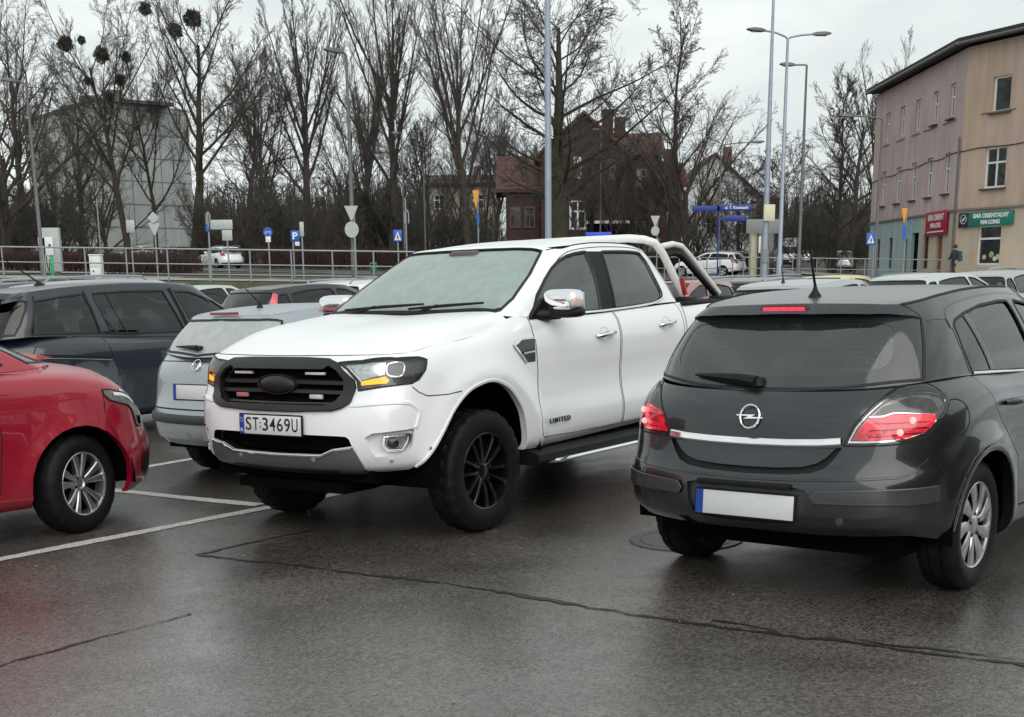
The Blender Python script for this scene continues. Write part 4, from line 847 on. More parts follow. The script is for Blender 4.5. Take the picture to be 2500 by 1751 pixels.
    for s in 'LR':
        mo = Y([(-.798, .366, .556), (-.72, .60, .567), (-.60, .745, .572), (-.50, .812, .574), (-.502, .814, .512), (-.60, .748, .509), (-.72, .60, .510), (-.800, .358, .508), (-.803, .345, .53)], lo, (8, 13), .02)
        b = sheet(MB(), lo, mo, [], .02, .014, s); flange(b, lo, mo, (.014, -.008, 0), s); ribbon(b, lo, mo, .012, .010, .004, True, s); b.build('bumper_strip', MOULD, root)
        b = MB(); ribbon(b, lo, lo.uv(dens([(-.800, .358, .503), (-.72, .60, .505), (-.60, .748, .504), (-.50, .814, .507)], .03, False), (8, 13)), .008, .001, None, False, s); b.build('strip_gap', GAP, root)
        for nm, d, hx in (('door', d2, (.225, .495, .888, .878)), ('door', d1, (1.36, 1.62, .875, .865))):
            dr = sheet(MB(), lo, shrink(d, lo, .004), [], .04, 0, s).build(nm, GREY, root); m = 1 if s == 'L' else -1
            a = lo.uv([(hx[0], None, hx[2]), (sum(hx[:2]) / 2, None, sum(hx[2:]) / 2 + .003), (hx[1], None, hx[3])], (4, 9)); P = lo.P(a[:, 0], a[:, 1]); N = lo.N(a[:, 0], a[:, 1]); hb = MB()
            hb.tube(np.array([P[0] + N[0] * .005, P[0] * .85 + P[2] * .15 + N[0] * .032, P[1] + N[1] * .042, P[0] * .15 + P[2] * .85 + N[2] * .034, P[2] + N[2] * .006]) * np.array([1, m, 1]), [.011, .016, .016, .018, .014], 10); hb.build('handle', GREY, dr)
    b = MB(); ribbon(b, lo, lo.uv(dens([(None, 0, .600), (None, .276, .606), (None, .479, .614), (None, .70, .628), (-.60, .755, .655), (-.53, .785, .70)], .03, False), (8, 13)), .012, -.004, .006); b.build('bumper_crease', GREY, root)
    u = lo.uv([(None, .47, .425)], (10, 13))[0]; q = lo.P(*u) * np.array([1, -1, 1]); b = MB(); b.lathe([(0, .004), (.018, .003), (.02, -.004)], 14, 1); b.v[-1] = b.v[-1][:, [1, 0, 2]] * np.array([-1, 1, 1]) + q; b.build('tow_cover', MOULD, root, recalc=True)
    sheet(MB(), ho, None, [], .08).build('hood', GREY, root); sheet(MB(), ro, None, [], .06).build('roof', GREY, root)
    # glass
    go = gr.uv(dens(smooth([(-.648, 0, 1.004), (-.615, .30, 1.012), (-.545, .512, 1.03), (-.44, .665, 1.042), (-.402, .690, 1.048)], 3, False) + [(-.362, .675, 1.132), (-.289, .636, 1.25), (-.239, .605, 1.312), (-.31, .55, 1.327), (-.365, .42, 1.332), (-.40, .17, 1.336), (-.402, 0, 1.337)], .03), (8, 11))
    gi = gr.uv(dens(smooth([(-.615, 0, 1.060), (-.588, .264, 1.064), (-.555, .39, 1.071), (-.515, .50, 1.093), (-.478, .555, 1.122), (-.425, .555, 1.2), (-.38, .525, 1.275), (-.378, .48, 1.293), (-.40, .38, 1.305), (-.42, .17, 1.312), (-.43, 0, 1.314)], 3, False), .03), (8, 11))
    qt = Y([(-.395, None, 1.05), (-.33, None, 1.15), (-.26, None, 1.265), (-.225, None, 1.300), (-.155, None, 1.306), (-.06, None, 1.304), (-.045, None, 1.25), (-.05, None, 1.18), (-.02, None, 1.05)], gr, (5, 10))
    dg = Y([(.005, None, 1.05), (-.03, None, 1.16), (-.02, None, 1.27), (.026, None, 1.296), (.159, None, 1.322), (.403, None, 1.352), (.683, None, 1.364), (.82, None, 1.362), (.855, None, 1.33), (.90, None, 1.19), (.98, None, 1.005), (.748, None, 1.013), (.26, None, 1.038)], gr, (4, 9))
    fg = Y([(1.05, None, 1.005), (.98, None, 1.19), (.925, None, 1.33), (.945, None, 1.362), (1.2, None, 1.335), (1.5, None, 1.21), (1.80, None, 1.02), (1.7, None, .998)], gr, (2.5, 7))
    ws = gr.uv(dens([(None, 0, 1.41), (None, .48, 1.395), (None, .66, 1.03), (None, .4, 1.02), (None, 0, 1.02)], .05), (0, 3.6))
    cab = sheet(MB(), gr, None, [go, qt, dg, fg, ws], .04); cab.build('cab', GREY, root)
    GR = glass('hatch_rear_glass', (.74, .88, .83), drops=.1, refl=1.12, mist_sheen=.05, mist_sheen_col=(.34, .45, .42)); GSD = glass('hatch_side_glass', (.60, .70, .66)); TINT = mat('tinted_panel', (.012, .010, .012), .05, coat=.6)
    w = sheet(MB(), gr, gi, [], .04, -.004).build('rear_window', GR, root)
    fm = mat('ceramic_border', (.030, .034, .036), .08, coat=.5); b = sheet(MB(), gr, go, [gi], .03, -.002); b.build('rear_window_border', fm, root); b = MB(); ribbon(b, gr, go, .014, 0, .003); b.build('rear_window_seal', RUB, root)
    b = MB()
    for z in np.linspace(1.09, 1.29, 9):
        ribbon(b, gr, gr.uv(dens([(None, 0, z), (None, .5 - .1 * abs(z - 1.2), z + .012)], .06, False), (8, 11)), .0022, -.006)
    b.build('heating_wires', mat('wire_brown', (.05, .04, .03), .5), w)
    sheet(MB(), gr, ws, [], .05, -.004).build('windshield', GSD, root)
    for s in 'LR':
        sheet(MB(), gr, qt, [], .04, -.002, s).build('quarter_panel', TINT, root)
        for g in (dg, fg):
            o = sheet(MB(), gr, g, [], .04, -.008, s).build('side_window', GSD, root); b = MB(); ribbon(b, gr, g, .016, -.002, .005, True, s); b.build('window_seal', RUB, o)
        b = MB(); ribbon(b, gr, gr.uv(dens([(.008, None, 1.046), (.26, None, 1.034), (.748, None, 1.008), (1.0, None, 1.0), (1.72, None, .994)], .04, False), (3, 9)), .012, .001, .006, False, s); b.build('belt_trim', CHROME, root)
        b = MB(); ribbon(b, gr, gr.uv(smooth([(-.055, None, 1.26), (-.05, None, 1.31), (-.01, None, 1.345), (.09, None, 1.368), (.25, None, 1.386), (.5, None, 1.401), (.8, None, 1.404), (1.1, None, 1.388)], 4, False), (3, 9.5)), .012, .001, None, False, s)
        ribbon(b, gr, gr.uv(dens([(.17, None, 1.325), (.22, None, 1.2), (.30, None, 1.04)], .03, False), (4, 9)), .022, .001, None, False, s); ribbon(b, gr, gr.uv(dens([(.86, None, 1.37), (.94, None, 1.19), (1.02, None, 1.0)], .03, False), (4, 9)), .075, .0005, None, False, s); b.build('door_frame', BLKG, root)
        b = MB(); ribbon(b, gr, gr.uv(dens([(-.265, .515, 1.377), (-.16, .56, 1.392), (.02, .58, 1.412), (.3, .59, 1.432), (.62, .595, 1.44), (.95, .588, 1.432)], .03, False), (3, 9.6)), .012, .001, .003, False, s); b.build('roof_seam', RUB, root)
        b = MB(); ribbon(b, gr, gr.uv(dens([(-.270, .525, 1.376), (-.235, .60, 1.318), (-.30, .645, 1.23), (-.40, .693, 1.05)], .03, False), (8, 10.5)), .008, .001, None, False, s); b.build('tailgate_seam', GAP, root)
        # tail lamp: clear upper part, red lower part, chrome rims
        HS = mat('tail_housing', (.30, .30, .31), .25, .6, noise=.35, nscale=25); m = 1 if s == 'L' else -1
        t = sheet(MB(), lo, tail, [], .02, -.02, s).build('tail_lamp', HS, root)
        red = Y([(None, .492, .785), (None, .52, .84), (None, .56, .892), (-.60, .63, .898), (-.53, .72, .899), (-.455, .775, .898), (-.455, .783, .868), (-.50, .77, .832), (-.55, .75, .805), (-.62, .69, .787), (None, .60, .781)], lo, (8, 13), .02)
        sheet(MB(), lo, red, [], .02, -.011, s).build('brake_light', tail_red(), t)
        for z, y0, y1 in ((.806, .56, .70), (.835, .56, .755), (.866, .58, .775)):
            b = MB(); ribbon(b, lo, lo.uv(dens([(None, y0, z), (-.62, (y0 + y1) / 2, z + .002), (-.50, y1, z + .003)], .03, False), (8, 13)), .006, -.008, .003, False, s); b.build('lens_rib', mat('lens_rib_red', (.18, .004, .012), .25, coat=.5), t)
        for y, x, z in ((.70, -.56, .87), (.66, -.60, .82)):
            u = lo.uv([(x, y, z)], (8, 13))[0]; q = lo.P(*u) * np.array([1, m, 1]); b = MB(); b.lathe([(0, .004), (.012, .003), (.016, -.006)], 12, 1); b.v[-1] = b.v[-1][:, [1, 0, 2]] * np.array([-1, 1, 1]) + q; b.build('bulb', mat('bulb_lit', (1, .25, .2), .3, emit=(1, .22, .2), es=2.2), t, recalc=True)
        dk = Y([(None, .57, .902), (None, .60, .948), (-.50, .66, .965), (-.42, .745, .955), (-.42, .775, .905), (-.53, .72, .904)], lo, (8, 13), .02); sheet(MB(), lo, dk, [], .02, -.014, s).build('reverse_light', mat('reverse_lens', (.10, .085, .08), .15, .3, noise=.4, nscale=30), t)
        b = MB(); ribbon(b, lo, lo.uv(dens([(None, .555, .897), (-.60, .63, .901), (-.53, .72, .902), (-.46, .775, .901)], .02, False), (8, 13)), .012, -.010, .004, False, s); rim = shrink(tail, lo, .012); ribbon(b, lo, rim, .013, -.010, .006, True, s); b.build('lamp_rim', CHROME, t)
        b = MB(); sheet(b, lo, tail, [], .02, .003, s); b.build('lens', LENSCLR, t); b = MB(); ribbon(b, lo, tail, .014, -.002, .004, True, s); b.build('lamp_seal', RUB, t)
        # door mirror
        b = MB(); b.bevbox((1.78, m * .95, 1.03), (.12, .18, .13), .045); b.tube([(1.78, m * .80, .99), (1.78, m * .9, 1.0)], .03, 8); b.build('mirror', GREY, root)
    # spoiler
    spo = gr.uv(dens([(None, 0, 1.392), (-.33, .32, 1.385), (-.285, .50, 1.378), (-.255, .575, 1.345), (-.239, .602, 1.314), (-.31, .55, 1.327), (-.365, .42, 1.333), (-.40, .17, 1.337), (-.402, 0, 1.338)], .02), (8, 11))
    def push(P, n):
        zt = 1.385 - .1 * np.abs(P[:, 1]) ** 2; w = np.clip((zt - P[:, 2]) / .05, 0, 1) * np.clip((.605 - np.abs(P[:, 1])) / .15, 0, 1); w = w ** .7
        return P + np.array([-.075, 0, .008]) * w[:, None] + n * .003
    b = sheet(MB(), gr, spo, [], .02, 0, push=push); k = len(b.v)
    U = gr.uv(dens([(-.246, .60, 1.316), (-.31, .55, 1.328), (-.365, .42, 1.334), (-.40, .17, 1.338), (-.402, 0, 1.339)], .03, False), (8, 11)); P = gr.P(U[:, 0], U[:, 1]); Q = push(P, gr.N(U[:, 0], U[:, 1])); n = len(P)
    for m in (1, -1): b.add(np.concatenate([P, Q]) * np.array([1, m, 1]), [((i, i + 1, n + i + 1, n + i) if m > 0 else (n + i, n + i + 1, i + 1, i)) for i in range(n - 1)])
    for j in range(k, len(b.n)): b.n[j] = np.tile([-.3, 0, -.95], (len(b.v[j]), 1))
    sp = b.build('spoiler', GREY, root)
    b = MB(); pts = []
    for y in np.linspace(-.125, .125, 9):
        u = gr.uv([(None, abs(y), 1.362)], (9, 11))[0]; p = push(gr.P(*u)[None], gr.N(*u)[None])[0]; pts.append(p * np.array([1, -1 if y < 0 else 1, 1]) + np.array([-.006, 0, 0]))
    b.tube(pts, .020, 8, flat=None); b.v[-1][:, 0] = (b.v[-1][:, 0] - np.repeat(np.array(pts)[:, 0], 8)) * .35 + np.repeat(np.array(pts)[:, 0], 8); o = b.build('brake_lamp', mat('dark_red_lens', (.06, .003, .005), .15, coat=.6), sp)
    for i in range(5):
        b = MB(); y = -.088 + i * .044; p = np.array([np.interp(y, np.linspace(-.125, .125, 9), np.array(pts)[:, 0]) - .008, y, 1.366]); b.bevbox(p, (.008, .042, .02), .003); b.build('lit_segment', mat('brake_lit', (.9, .02, .04), .4, emit=(1, .015, .06), es=1.5), o)
    # wiper, aerial
    A = gr.P(*gr.uv([(None, .02, 1.02)], (9, 11))[0]); Bp = gr.P(*gr.uv([(None, .40, 1.05)], (9, 11))[0]); nn = np.array([-.75, 0, .6])
    b = MB(); b.tube([A + nn * .028, A * .75 + Bp * .25 + nn * .036, A * .3 + Bp * .7 + nn * .026, Bp + nn * .016], [.030, .026, .016, .006], 8); b.lathe([(0, .04), (.028, .036), (.036, 0)], 14, 2, c=A + nn * .0); b.build('rear_wiper', BLK, root)
    A = ro.P(*ro.uv([(-.10, 0, None)])[0]); b = MB(); b.lathe([(.0, .06), (.006, .058), (.014, .03), (.03, .008), (.036, -.004)], 16, 2, c=A); b.tube([A + np.array([0, 0, .05]), A + np.array([-.03, .002, .14]), A + np.array([-.085, .005, .33])], [.0075, .006, .0028], 8); b.build('aerial', BLK, root)
    # plate with its letters hidden
    u = lo.uv([(None, 0, .465)], (11, 13))[0]; q = lo.P(*u); plate(root, frame_mat((q[0] + .012, 0, .472), (0, -1, 0), (.08, 0, 1)))
    b = MB(); b.bevbox((-.80, 0, .572), (.06, .5, .028), .008); b.build('plate_lamp_bar', BLK, root)
    # underside, cabin, wheels
    b = MB(); b.box((1.3, 0, .30), (3.6, 1.3, .16)); b.box((-.45, 0, .40), (.40, 1.1, .12)); b.cyl((-.30, 0, .26), (-.30, .35, .26), .085); b.tube([(-.3, .3, .25), (-.55, .42, .25), (-.72, .45, .27)], .028, 8); b.box((0, 0, .30), (.09, 1.3, .09)); b.box((1.1, 0, .22), (1.6, 1.5, .04))
    for x in (0, 2.614):
        for m in (1, -1): well(b, x, m, .40, .32, -.14, .54, .33)
    b.build('underbody', DARK, root)
    b = MB(); b.bevbox((1.85, 0, .93), (.6, 1.38, .16), .05); b.bevbox((-.30, 0, .93), (.42, 1.2, .04), .01); b.box((.9, 0, .45), (2.4, 1.4, .08)); b.build('dashboard', TRIM, root)
    b = MB(); sheet(b, gr, None, [gi, dg, fg, ws], .07, -.02); sheet(b, lo, None, [ar, af], .1, -.05); b.build('cabin_lining', TRIM, root)
    seat_set(root, ((1.15, 0), (.35, 0)), .36, .52); steering_wheel(root, (1.52, .36, .93))
    b = MB(); sheet(b, ro, None, [], .1, -.03); b.build('roof_lining', LINER, root)
    b = MB(); b.bevbox((1.25, 0, 1.33), (.02, .22, .06), .01); b.build('rear_view_mirror', BLK, root)
    for x in (0, 2.614):
        for m in (1, -1): wheel(root, (x, m * .735, .316), .316, .205, 'turbine', 0, 40, .215, m)
    return root
def tail_red():
    """red lamp lens with a lit, faceted pattern"""
    if 'tail_lit' in MATS: return MATS['tail_lit']
    m = mat('tail_lit', (.55, .01, .02), .25, coat=.6); nt = m.node_tree; N = nt.nodes.new; L = nt.links.new; b = nt.nodes['Principled BSDF']
    tc = N('ShaderNodeTexCoord'); v = N('ShaderNodeTexVoronoi'); v.inputs['Scale'].default_value = 60; L(tc.outputs['Object'], v.inputs[0]); n = N('ShaderNodeTexNoise'); n.inputs['Scale'].default_value = 9; n.inputs['Detail'].default_value = 1; L(tc.outputs['Object'], n.inputs[0])
    sp = N('ShaderNodeSeparateColor'); L(v.outputs['Color'], sp.inputs[0]); a = N('ShaderNodeMath'); a.operation = 'MULTIPLY'; L(sp.outputs[0], a.inputs[0]); r = N('ShaderNodeMapRange'); r.inputs[1].default_value = .35; r.inputs[2].default_value = .65; r.inputs[3].default_value = .1; r.inputs[4].default_value = 2.0; L(n.outputs[0], r.inputs[0]); L(r.outputs[0], a.inputs[1])
    ad = N('ShaderNodeMath'); ad.operation = 'MULTIPLY_ADD'; ad.inputs[1].default_value = .9; ad.inputs[2].default_value = .22; L(a.outputs[0], ad.inputs[0]); b.inputs['Emission Color'].default_value = (1, .014, .05, 1); L(ad.outputs[0], b.inputs['Emission Strength'])
    return m
# ---------------------------------------------------------------- other cars: the hatchback's nets drawn out to other lengths, heights and glass angles
def warp_charts(lx, gx, hx, zl, zg, ys=1., ry=1., zadd=None):
    """lx / gx / hx: (from, to) landmarks along x for lower body / glasshouse / bonnet; zl, zg: the same for heights"""
    H = hatch_charts(); out = {}
    def f(net, xm, zm, yf):
        n = net.copy(); n[..., 0] = np.interp(net[..., 0], xm[0], xm[1]); n[..., 2] = np.interp(net[..., 2], zm[0], zm[1]); n[..., 1] *= yf(net)
        if zadd is not None: n[..., 2] += zadd(n[..., 0], net[..., 2])
        return n
    ax = np.interp([0, 2.614], lx[0], lx[1]); post = chain(arch_bump(ax[0], .315, .40, .022, .06), arch_bump(ax[1], .315, .40, .02, .06))
    yfl = lambda n: ys; yfg = lambda n: ys * (1 + (ry - 1) * np.clip((n[..., 2] - 1.0) / .42, 0, 1))
    out['lower'] = Chart(f(H['lower'].net, lx, zl, yfl), post); out['hood'] = hood_from(out['lower'], np.interp(2.25, hx[0], hx[1]), np.interp(1.9, hx[0], hx[1]))
    out['green'] = Chart(f(H['green'].net, gx, zg, yfg)); out['roof'] = Chart(f(H['roof'].net, gx, zg, yfg), sym1=False)
    out['ax'] = ax; return out
def hood_from(lo, xc, xe, crown=.045):
    """bonnet spanned between the top edges of the wings"""
    u = np.linspace(0, 6, 400); P = lo.P(u, np.full(400, lo.n - 1.)); P = P[P[:, 0] >= xe]; k0 = int(np.argmax(P[:, 1] > P[:, 1].max() * .62)); fr = (0, .35, .7, .9, 1.)
    front = P[:k0 + 1]; side = P[k0:]; d = np.concatenate([[0], np.cumsum(np.linalg.norm(np.diff(side, axis=0), axis=1))]); S = [np.array([np.interp(t * d[-1], d, side[:, a]) for a in range(3)]) for t in np.linspace(0, 1, 6)]
    net = [[np.array([np.interp(f * S[0][1], front[:, 1], front[:, a]) for a in range(3)]) for f in fr]]; x0 = P[0, 0]
    for i in range(1, 6):
        t = i / 5; e = S[i]; cx = x0 + (xc - x0) * t; net.append([np.array([cx + (e[0] - cx) * f ** 2.2, e[1] * f, e[2] + crown * min(1, t * 2.5) * (1 - f ** 2.4)]) for f in fr])
    return Chart(net, sym1=False)
def cowl_sheet(ho, gr):
    """strip that closes the gap between the bonnet's rear edge and the foot of the windscreen"""
    n = 24; u = np.linspace(0, ho.m - 1, n); A = ho.P(u, np.full(n, ho.n - 1.)); q = np.linspace(0, 4.4, n); B = gr.P(q, np.zeros(n)); B2 = np.array([[np.interp(a[1], B[:, 1], B[:, k]) for k in range(3)] for a in A]); b = MB()
    for m in (1, -1): V = np.concatenate([A - [0, 0, .004], B2 - [0, 0, .002]]) * [1, m, 1]; b.add(V, [(i, i + 1, n + i + 1, n + i) if m > 0 else (n + i, n + i + 1, i + 1, i) for i in range(n - 1)])
    return b
UVW = {}
def glass_uv():
    """windows of the hatchback in chart coordinates"""
    if UVW: return UVW
    g = hatch_charts()['green']; D = lambda pts, ur: g.uv(dens(pts, .05), ur)
    UVW['rear'] = D([(-.648, 0, 1.01), (-.545, .512, 1.035), (-.42, .665, 1.05), (-.362, .66, 1.132), (-.289, .615, 1.25), (-.25, .575, 1.312), (-.31, .53, 1.335), (-.365, .42, 1.345), (-.40, .17, 1.35), (-.402, 0, 1.352)], (8, 11))
    UVW['quarter'] = D([(-.33, None, 1.06), (-.30, None, 1.15), (-.24, None, 1.265), (-.18, None, 1.300), (-.06, None, 1.31), (-.045, None, 1.18), (-.02, None, 1.055)], (5, 10))
    UVW['back_door'] = D([(.035, None, 1.055), (.0, None, 1.16), (.01, None, 1.27), (.05, None, 1.31), (.159, None, 1.33), (.403, None, 1.358), (.683, None, 1.372), (.82, None, 1.37), (.855, None, 1.33), (.92, None, 1.19), (.98, None, 1.015), (.748, None, 1.02), (.26, None, 1.043)], (4, 9))
    UVW['front_door'] = D([(1.05, None, 1.012), (.99, None, 1.19), (.935, None, 1.33), (.955, None, 1.368), (1.15, None, 1.35), (1.5, None, 1.22), (1.80, None, 1.03), (1.7, None, 1.005)], (2.5, 7))
    UVW['shield'] = g.uv(dens([(None, 0, 1.415), (None, .5, 1.40), (None, .68, 1.03), (None, .4, 1.015), (None, 0, 1.015)], .05), (0, 3.6)); return UVW
def other_car(name, label, C, pt, M, group=None, cat='car', res=.09, wins=None, lamp=None, wk='plain', R=.31, ww=.2, doors=True, holes=(), gmat=None, yw=None, cabin=True, wseg=28, quarter_glass=True):
    """body, bonnet, roof, windows, lamps and wheels on warped charts; wins replaces the side windows by own outlines"""
    lo, ho, gr, ro = C['lower'], C['hood'], C['green'], C['roof']; ax = C['ax']; U = glass_uv()
    root = thing(name, label, cat, M, group)
    yw = yw or abs(lo.net[..., 1]).max() - .135
    def arc(cx): return lo.uv(dens([(cx + (R + .065) * math.cos(a), None, R + (R + .065) * math.sin(a)) for a in np.linspace(-.45, math.pi + .45, 18)], .05), (2, 10))
    A = [arc(a) for a in ax]; H = hatch_charts()['lower']
    sides = wins if wins is not None else [U['back_door'], U['front_door']] + ([U['quarter']] if quarter_glass else [])
    tl = H.uv(dens([(None, .56, .80), (None, .62, .995), (-.36, .78, .97), (-.42, .80, .86), (-.60, .70, .79)], .04), (8, 13)) if lamp is None else lamp
    hl = H.uv(dens([(None, .36, .60), (None, .62, .68), (3.0, .80, .80), (2.95, .82, .72), (3.2, .70, .60), (None, .40, .545)], .04), (0, 4))
    body = sheet(MB(), lo, None, A + [tl, hl] + list(holes), res); 
    for a in A: flange(body, lo, a, (0, -.05, 0))
    body.build('body', pt, root); sheet(MB(), ho, None, [], res * 1.4).build('hood', pt, root); cowl_sheet(ho, gr).build('cowl', pt, root); sheet(MB(), ro, None, [], res * 1.4).build('roof', pt, root)
    cab = sheet(MB(), gr, None, [U['rear'], U['shield']] + sides, res); cab.build('cab', pt, root)
    G = gmat or glass('car_glass', (.36, .44, .43))
    sheet(MB(), gr, U['rear'], [], res, -.004).build('rear_window', G, root); sheet(MB(), gr, U['shield'], [], res, -.004).build('windshield', G, root)
    b = MB(); ribbon(b, gr, U['rear'], .022, 0, .003); b.build('rear_window_seal', RUB, root); b = MB(); ribbon(b, gr, U['shield'], .022, 0, .003); b.build('windshield_seal', RUB, root)
    for s in 'LR':
        for w in sides:
            o = sheet(MB(), gr, w, [], res, -.008, s).build('side_window', G, root); b = MB(); ribbon(b, gr, w, .020, -.002, .005, True, s); b.build('window_seal', RUB, o)
        sheet(MB(), lo, tl, [], res, .004, s).build('tail_lamp', mat('tail_off', (.32, .012, .018), .2, coat=1., noise=.2, nscale=20), root)
        sheet(MB(), lo, hl, [], res, .004, s).build('headlight', REFL, root)
        if doors:
            b = MB(); x0, x1, x2 = np.interp([.0, 1.22, 2.1], [0, 2.614], ax); zt = lo.P(np.array([6.]), np.array([8.]))[0][2]
            for pts in ([(x1, None, zt - .02), (x1 + .01, None, .35)], [(x2 - .05, None, zt - .02), (x2, None, .7), (x2 - .05, None, .35)], [(x0, None, zt - .03), (x0 + .12, None, .84 * zt), (x0 + .45, None, .6)], [(x0 + .45, None, .36), (x2 - .05, None, .35)]):
                ribbon(b, lo, lo.uv(dens(pts, .06, False), (4, 9)), .008, .001, None, False, s)
            b.build('door_gap', GAP, root)
            for x in (x0 + .42, x1 + .25):
                q = lo.uv([(x, None, zt * .86), (x + .2, None, zt * .855)], (4, 9)); P = lo.P(q[:, 0], q[:, 1]); N = lo.N(q[:, 0], q[:, 1]); b = MB(); b.tube(np.array([P[0], P[0] * .8 + P[1] * .2 + N[0] * .035, P[0] * .2 + P[1] * .8 + N[1] * .035, P[1]]) * np.array([1, 1 if s == 'L' else -1, 1]), .013, 6); b.build('door_handle', pt, root)
        m = 1 if s == 'L' else -1; pz = gr.P(np.array([4.2]), np.array([.3]))[0]; b = MB(); b.bevbox((pz[0] - .05, m * (pz[1] + .17), pz[2] + .06), (.12, .19, .14), .045); b.tube([(pz[0], m * pz[1], pz[2]), (pz[0] - .03, m * (pz[1] + .12), pz[2] + .02)], .03, 6); b.build('mirror', pt, root)
    xr = lo.net[..., 0].min(); xf = lo.net[..., 0].max(); hw = abs(lo.net[..., 1]).max()
    b = MB(); b.box(((ax[0] + ax[1]) / 2, 0, .27), (ax[1] - ax[0] - .8, hw * 1.7, .1)); b.box((xr + .45, 0, .36), (.55, hw * 1.3, .16)); b.box((xf - .5, 0, .36), (.6, hw * 1.3, .2)); b.box(((ax[0] + ax[1]) / 2, 0, .33), (ax[1] - ax[0] + .6, .9, .14))
    for x in ax:
        for m in (1, -1): well(b, x, m, R + .085, .32, -.14, yw - .2, R + .01)
    b.build('underbody', DARK, root)
    if cabin:
        zb = gr.net[0, 6, 2]; b = MB(); xd = gr.net[0, 3, 0]; b.bevbox((xd - .25, 0, zb - .09), (.7, hw * 1.55, .16), .05); b.build('dashboard', TRIM, root)
        span = gr.net[0, 3, 0] - gr.net[0, -1, 0]; seat_set(root, ((xd - .33 * span, 0), (xd - .64 * span, 0)), hw * .42, zb - (.5 if zb > 1.08 else .62))
    for x in ax:
        for m in (1, -1): wheel(root, (x, m * yw, R), R, ww, wk, 0, wseg, None, m)
    return root
LX0 = [-.82, 0, 2.614, 3.44]; GX0 = [-.655, -.35, 1.30, 2.28]; HX0 = [1.9, 2.25, 2.9, 3.23]
Z0 = [.20, .345, .60, .77, .90, .968, 1.04]; ZG0 = [.985, 1.04, 1.33, 1.40, 1.455]

def build_silver():
    C = warp_charts((LX0, [-.80, 0, 2.51, 3.3]), (GX0, [-.715, -.37, 1.15, 2.1]), (HX0, [1.75, 2.1, 2.8, 3.1]), (Z0, [.20, .32, .60, .80, .93, .99, 1.075]), (ZG0, [1.02, 1.075, 1.30, 1.365, 1.42]), .965, 1.0)
    SIL = paint('silver_blue_paint', (.36, .39, .42), .55, .34); lo, gr = C['lower'], C['green']
    tl = lo.uv(dens([(-.53, .69, 1.03), (-.36, .765, 1.02), (-.36, .80, .64), (-.55, .735, .63)], .03), (8, 13)) if False else None
    H = hatch_charts()['lower']; tl = H.uv(dens([(-.52, .72, .955), (-.40, .78, .95), (-.38, .845, .655), (-.60, .765, .655)], .03), (8, 12))
    GL = glass('silver_rear_glass', (.78, .84, .82), drops=.4, mist_sheen=.60, refl=1.15, mist_sheen_col=(.56, .60, .58))  # pale diffuse colour stands in for the sky reflected in this glass
    r = other_car('hatchback_car', 'pale silver blue hatchback seen from behind between the dark people carrier and white pickup', C, SIL, lot(-2.04, 11.03, .9076), res=.06, lamp=tl, R=.30, gmat=GL, wk='plain')
    DG = mat('bumper_grey', (.035, .037, .04), .5, noise=.1, nscale=20)
    b = MB(); ribbon(b, lo, lo.uv(dens([(None, 0, .535), (None, .5, .54), (-.55, .75, .545), (-.36, .82, .55)], .04, False), (8, 13)), .075, .002, .022); b.build('bumper_strip', DG, r)
    b = MB(); ribbon(b, lo, lo.uv(dens([(None, 0, .615), (None, .5, .618), (None, .70, .62)], .04, False), (8, 13)), .012, .001); b.build('bumper_gap', GAP, r)
    u = lo.uv([(None, 0, .75)], (11, 13))[0]; q = lo.P(*u); plate(r, frame_mat((q[0] - .012, 0, .755), (0, -1, 0), (.08, 0, 1)))
    b = MB(); ribbon(b, lo, lo.uv(dens([(None, 0, .995), (None, .35, .995), (None, .62, .99)], .04, False), (8, 13)), .008, .001); b.build('tailgate_seam', GAP, r)
    u = lo.uv([(None, 0, .965)], (11, 13))[0]; q = lo.P(*u); n = lo.N(*u); n = n * [1, 0, 1]; M = frame_mat(q + n * .006, (0, -1, 0), np.cross(n, (0, -1, 0)))
    b = MB(); b.tube([(.05 * math.cos(t), .05 * math.sin(t), .004) for t in np.linspace(0, 2 * math.pi, 32)[:-1]], .005, 6, closed=True)
    for p in ([(-.032, .036), (-.012, -.006), (.0, .016), (.012, -.006), (.032, .036)], [(-.040, .014), (-.020, -.040), (0, .0), (.020, -.040), (.040, .014)]): b.tube([(x, y, .004) for x, y in p], .0042, 6)
    o = b.build('emblem', CHROME, r); o.matrix_local = M
    b = MB(); A = gr.P(*gr.uv([(None, 0, 1.09)], (9, 11))[0]); B = gr.P(*gr.uv([(None, .34, 1.10)], (9, 11))[0]); nn = np.array([-.8, 0, .5]); b.tube([A + nn * .03, A * .6 + B * .4 + nn * .032, B + nn * .02], [.022, .015, .006], 8); b.lathe([(0, .03), (.03, .025), (.034, 0)], 12, 2, c=A + nn * .005); b.build('rear_wiper', BLK, r)
    u = gr.uv([(None, 0, 1.352)], (10, 11))[0]; q = gr.P(*u); b = MB(); b.bevbox(q + np.array([-.014, 0, .012]), (.02, .34, .022), .005); b.build('brake_lamp', mat('brake_off', (.25, .01, .015), .2, coat=.8), r)
    ro = C['roof']; A = ro.P(*ro.uv([(.0, 0, None)])[0]); b = MB(); b.lathe([(.0, .05), (.008, .048), (.02, .02), (.034, -.004)], 12, 2, c=A); b.tube([A + np.array([0, 0, .04]), A + np.array([-.10, .05, .16])], [.007, .004], 6); b.build('aerial', BLK, r)
    return r

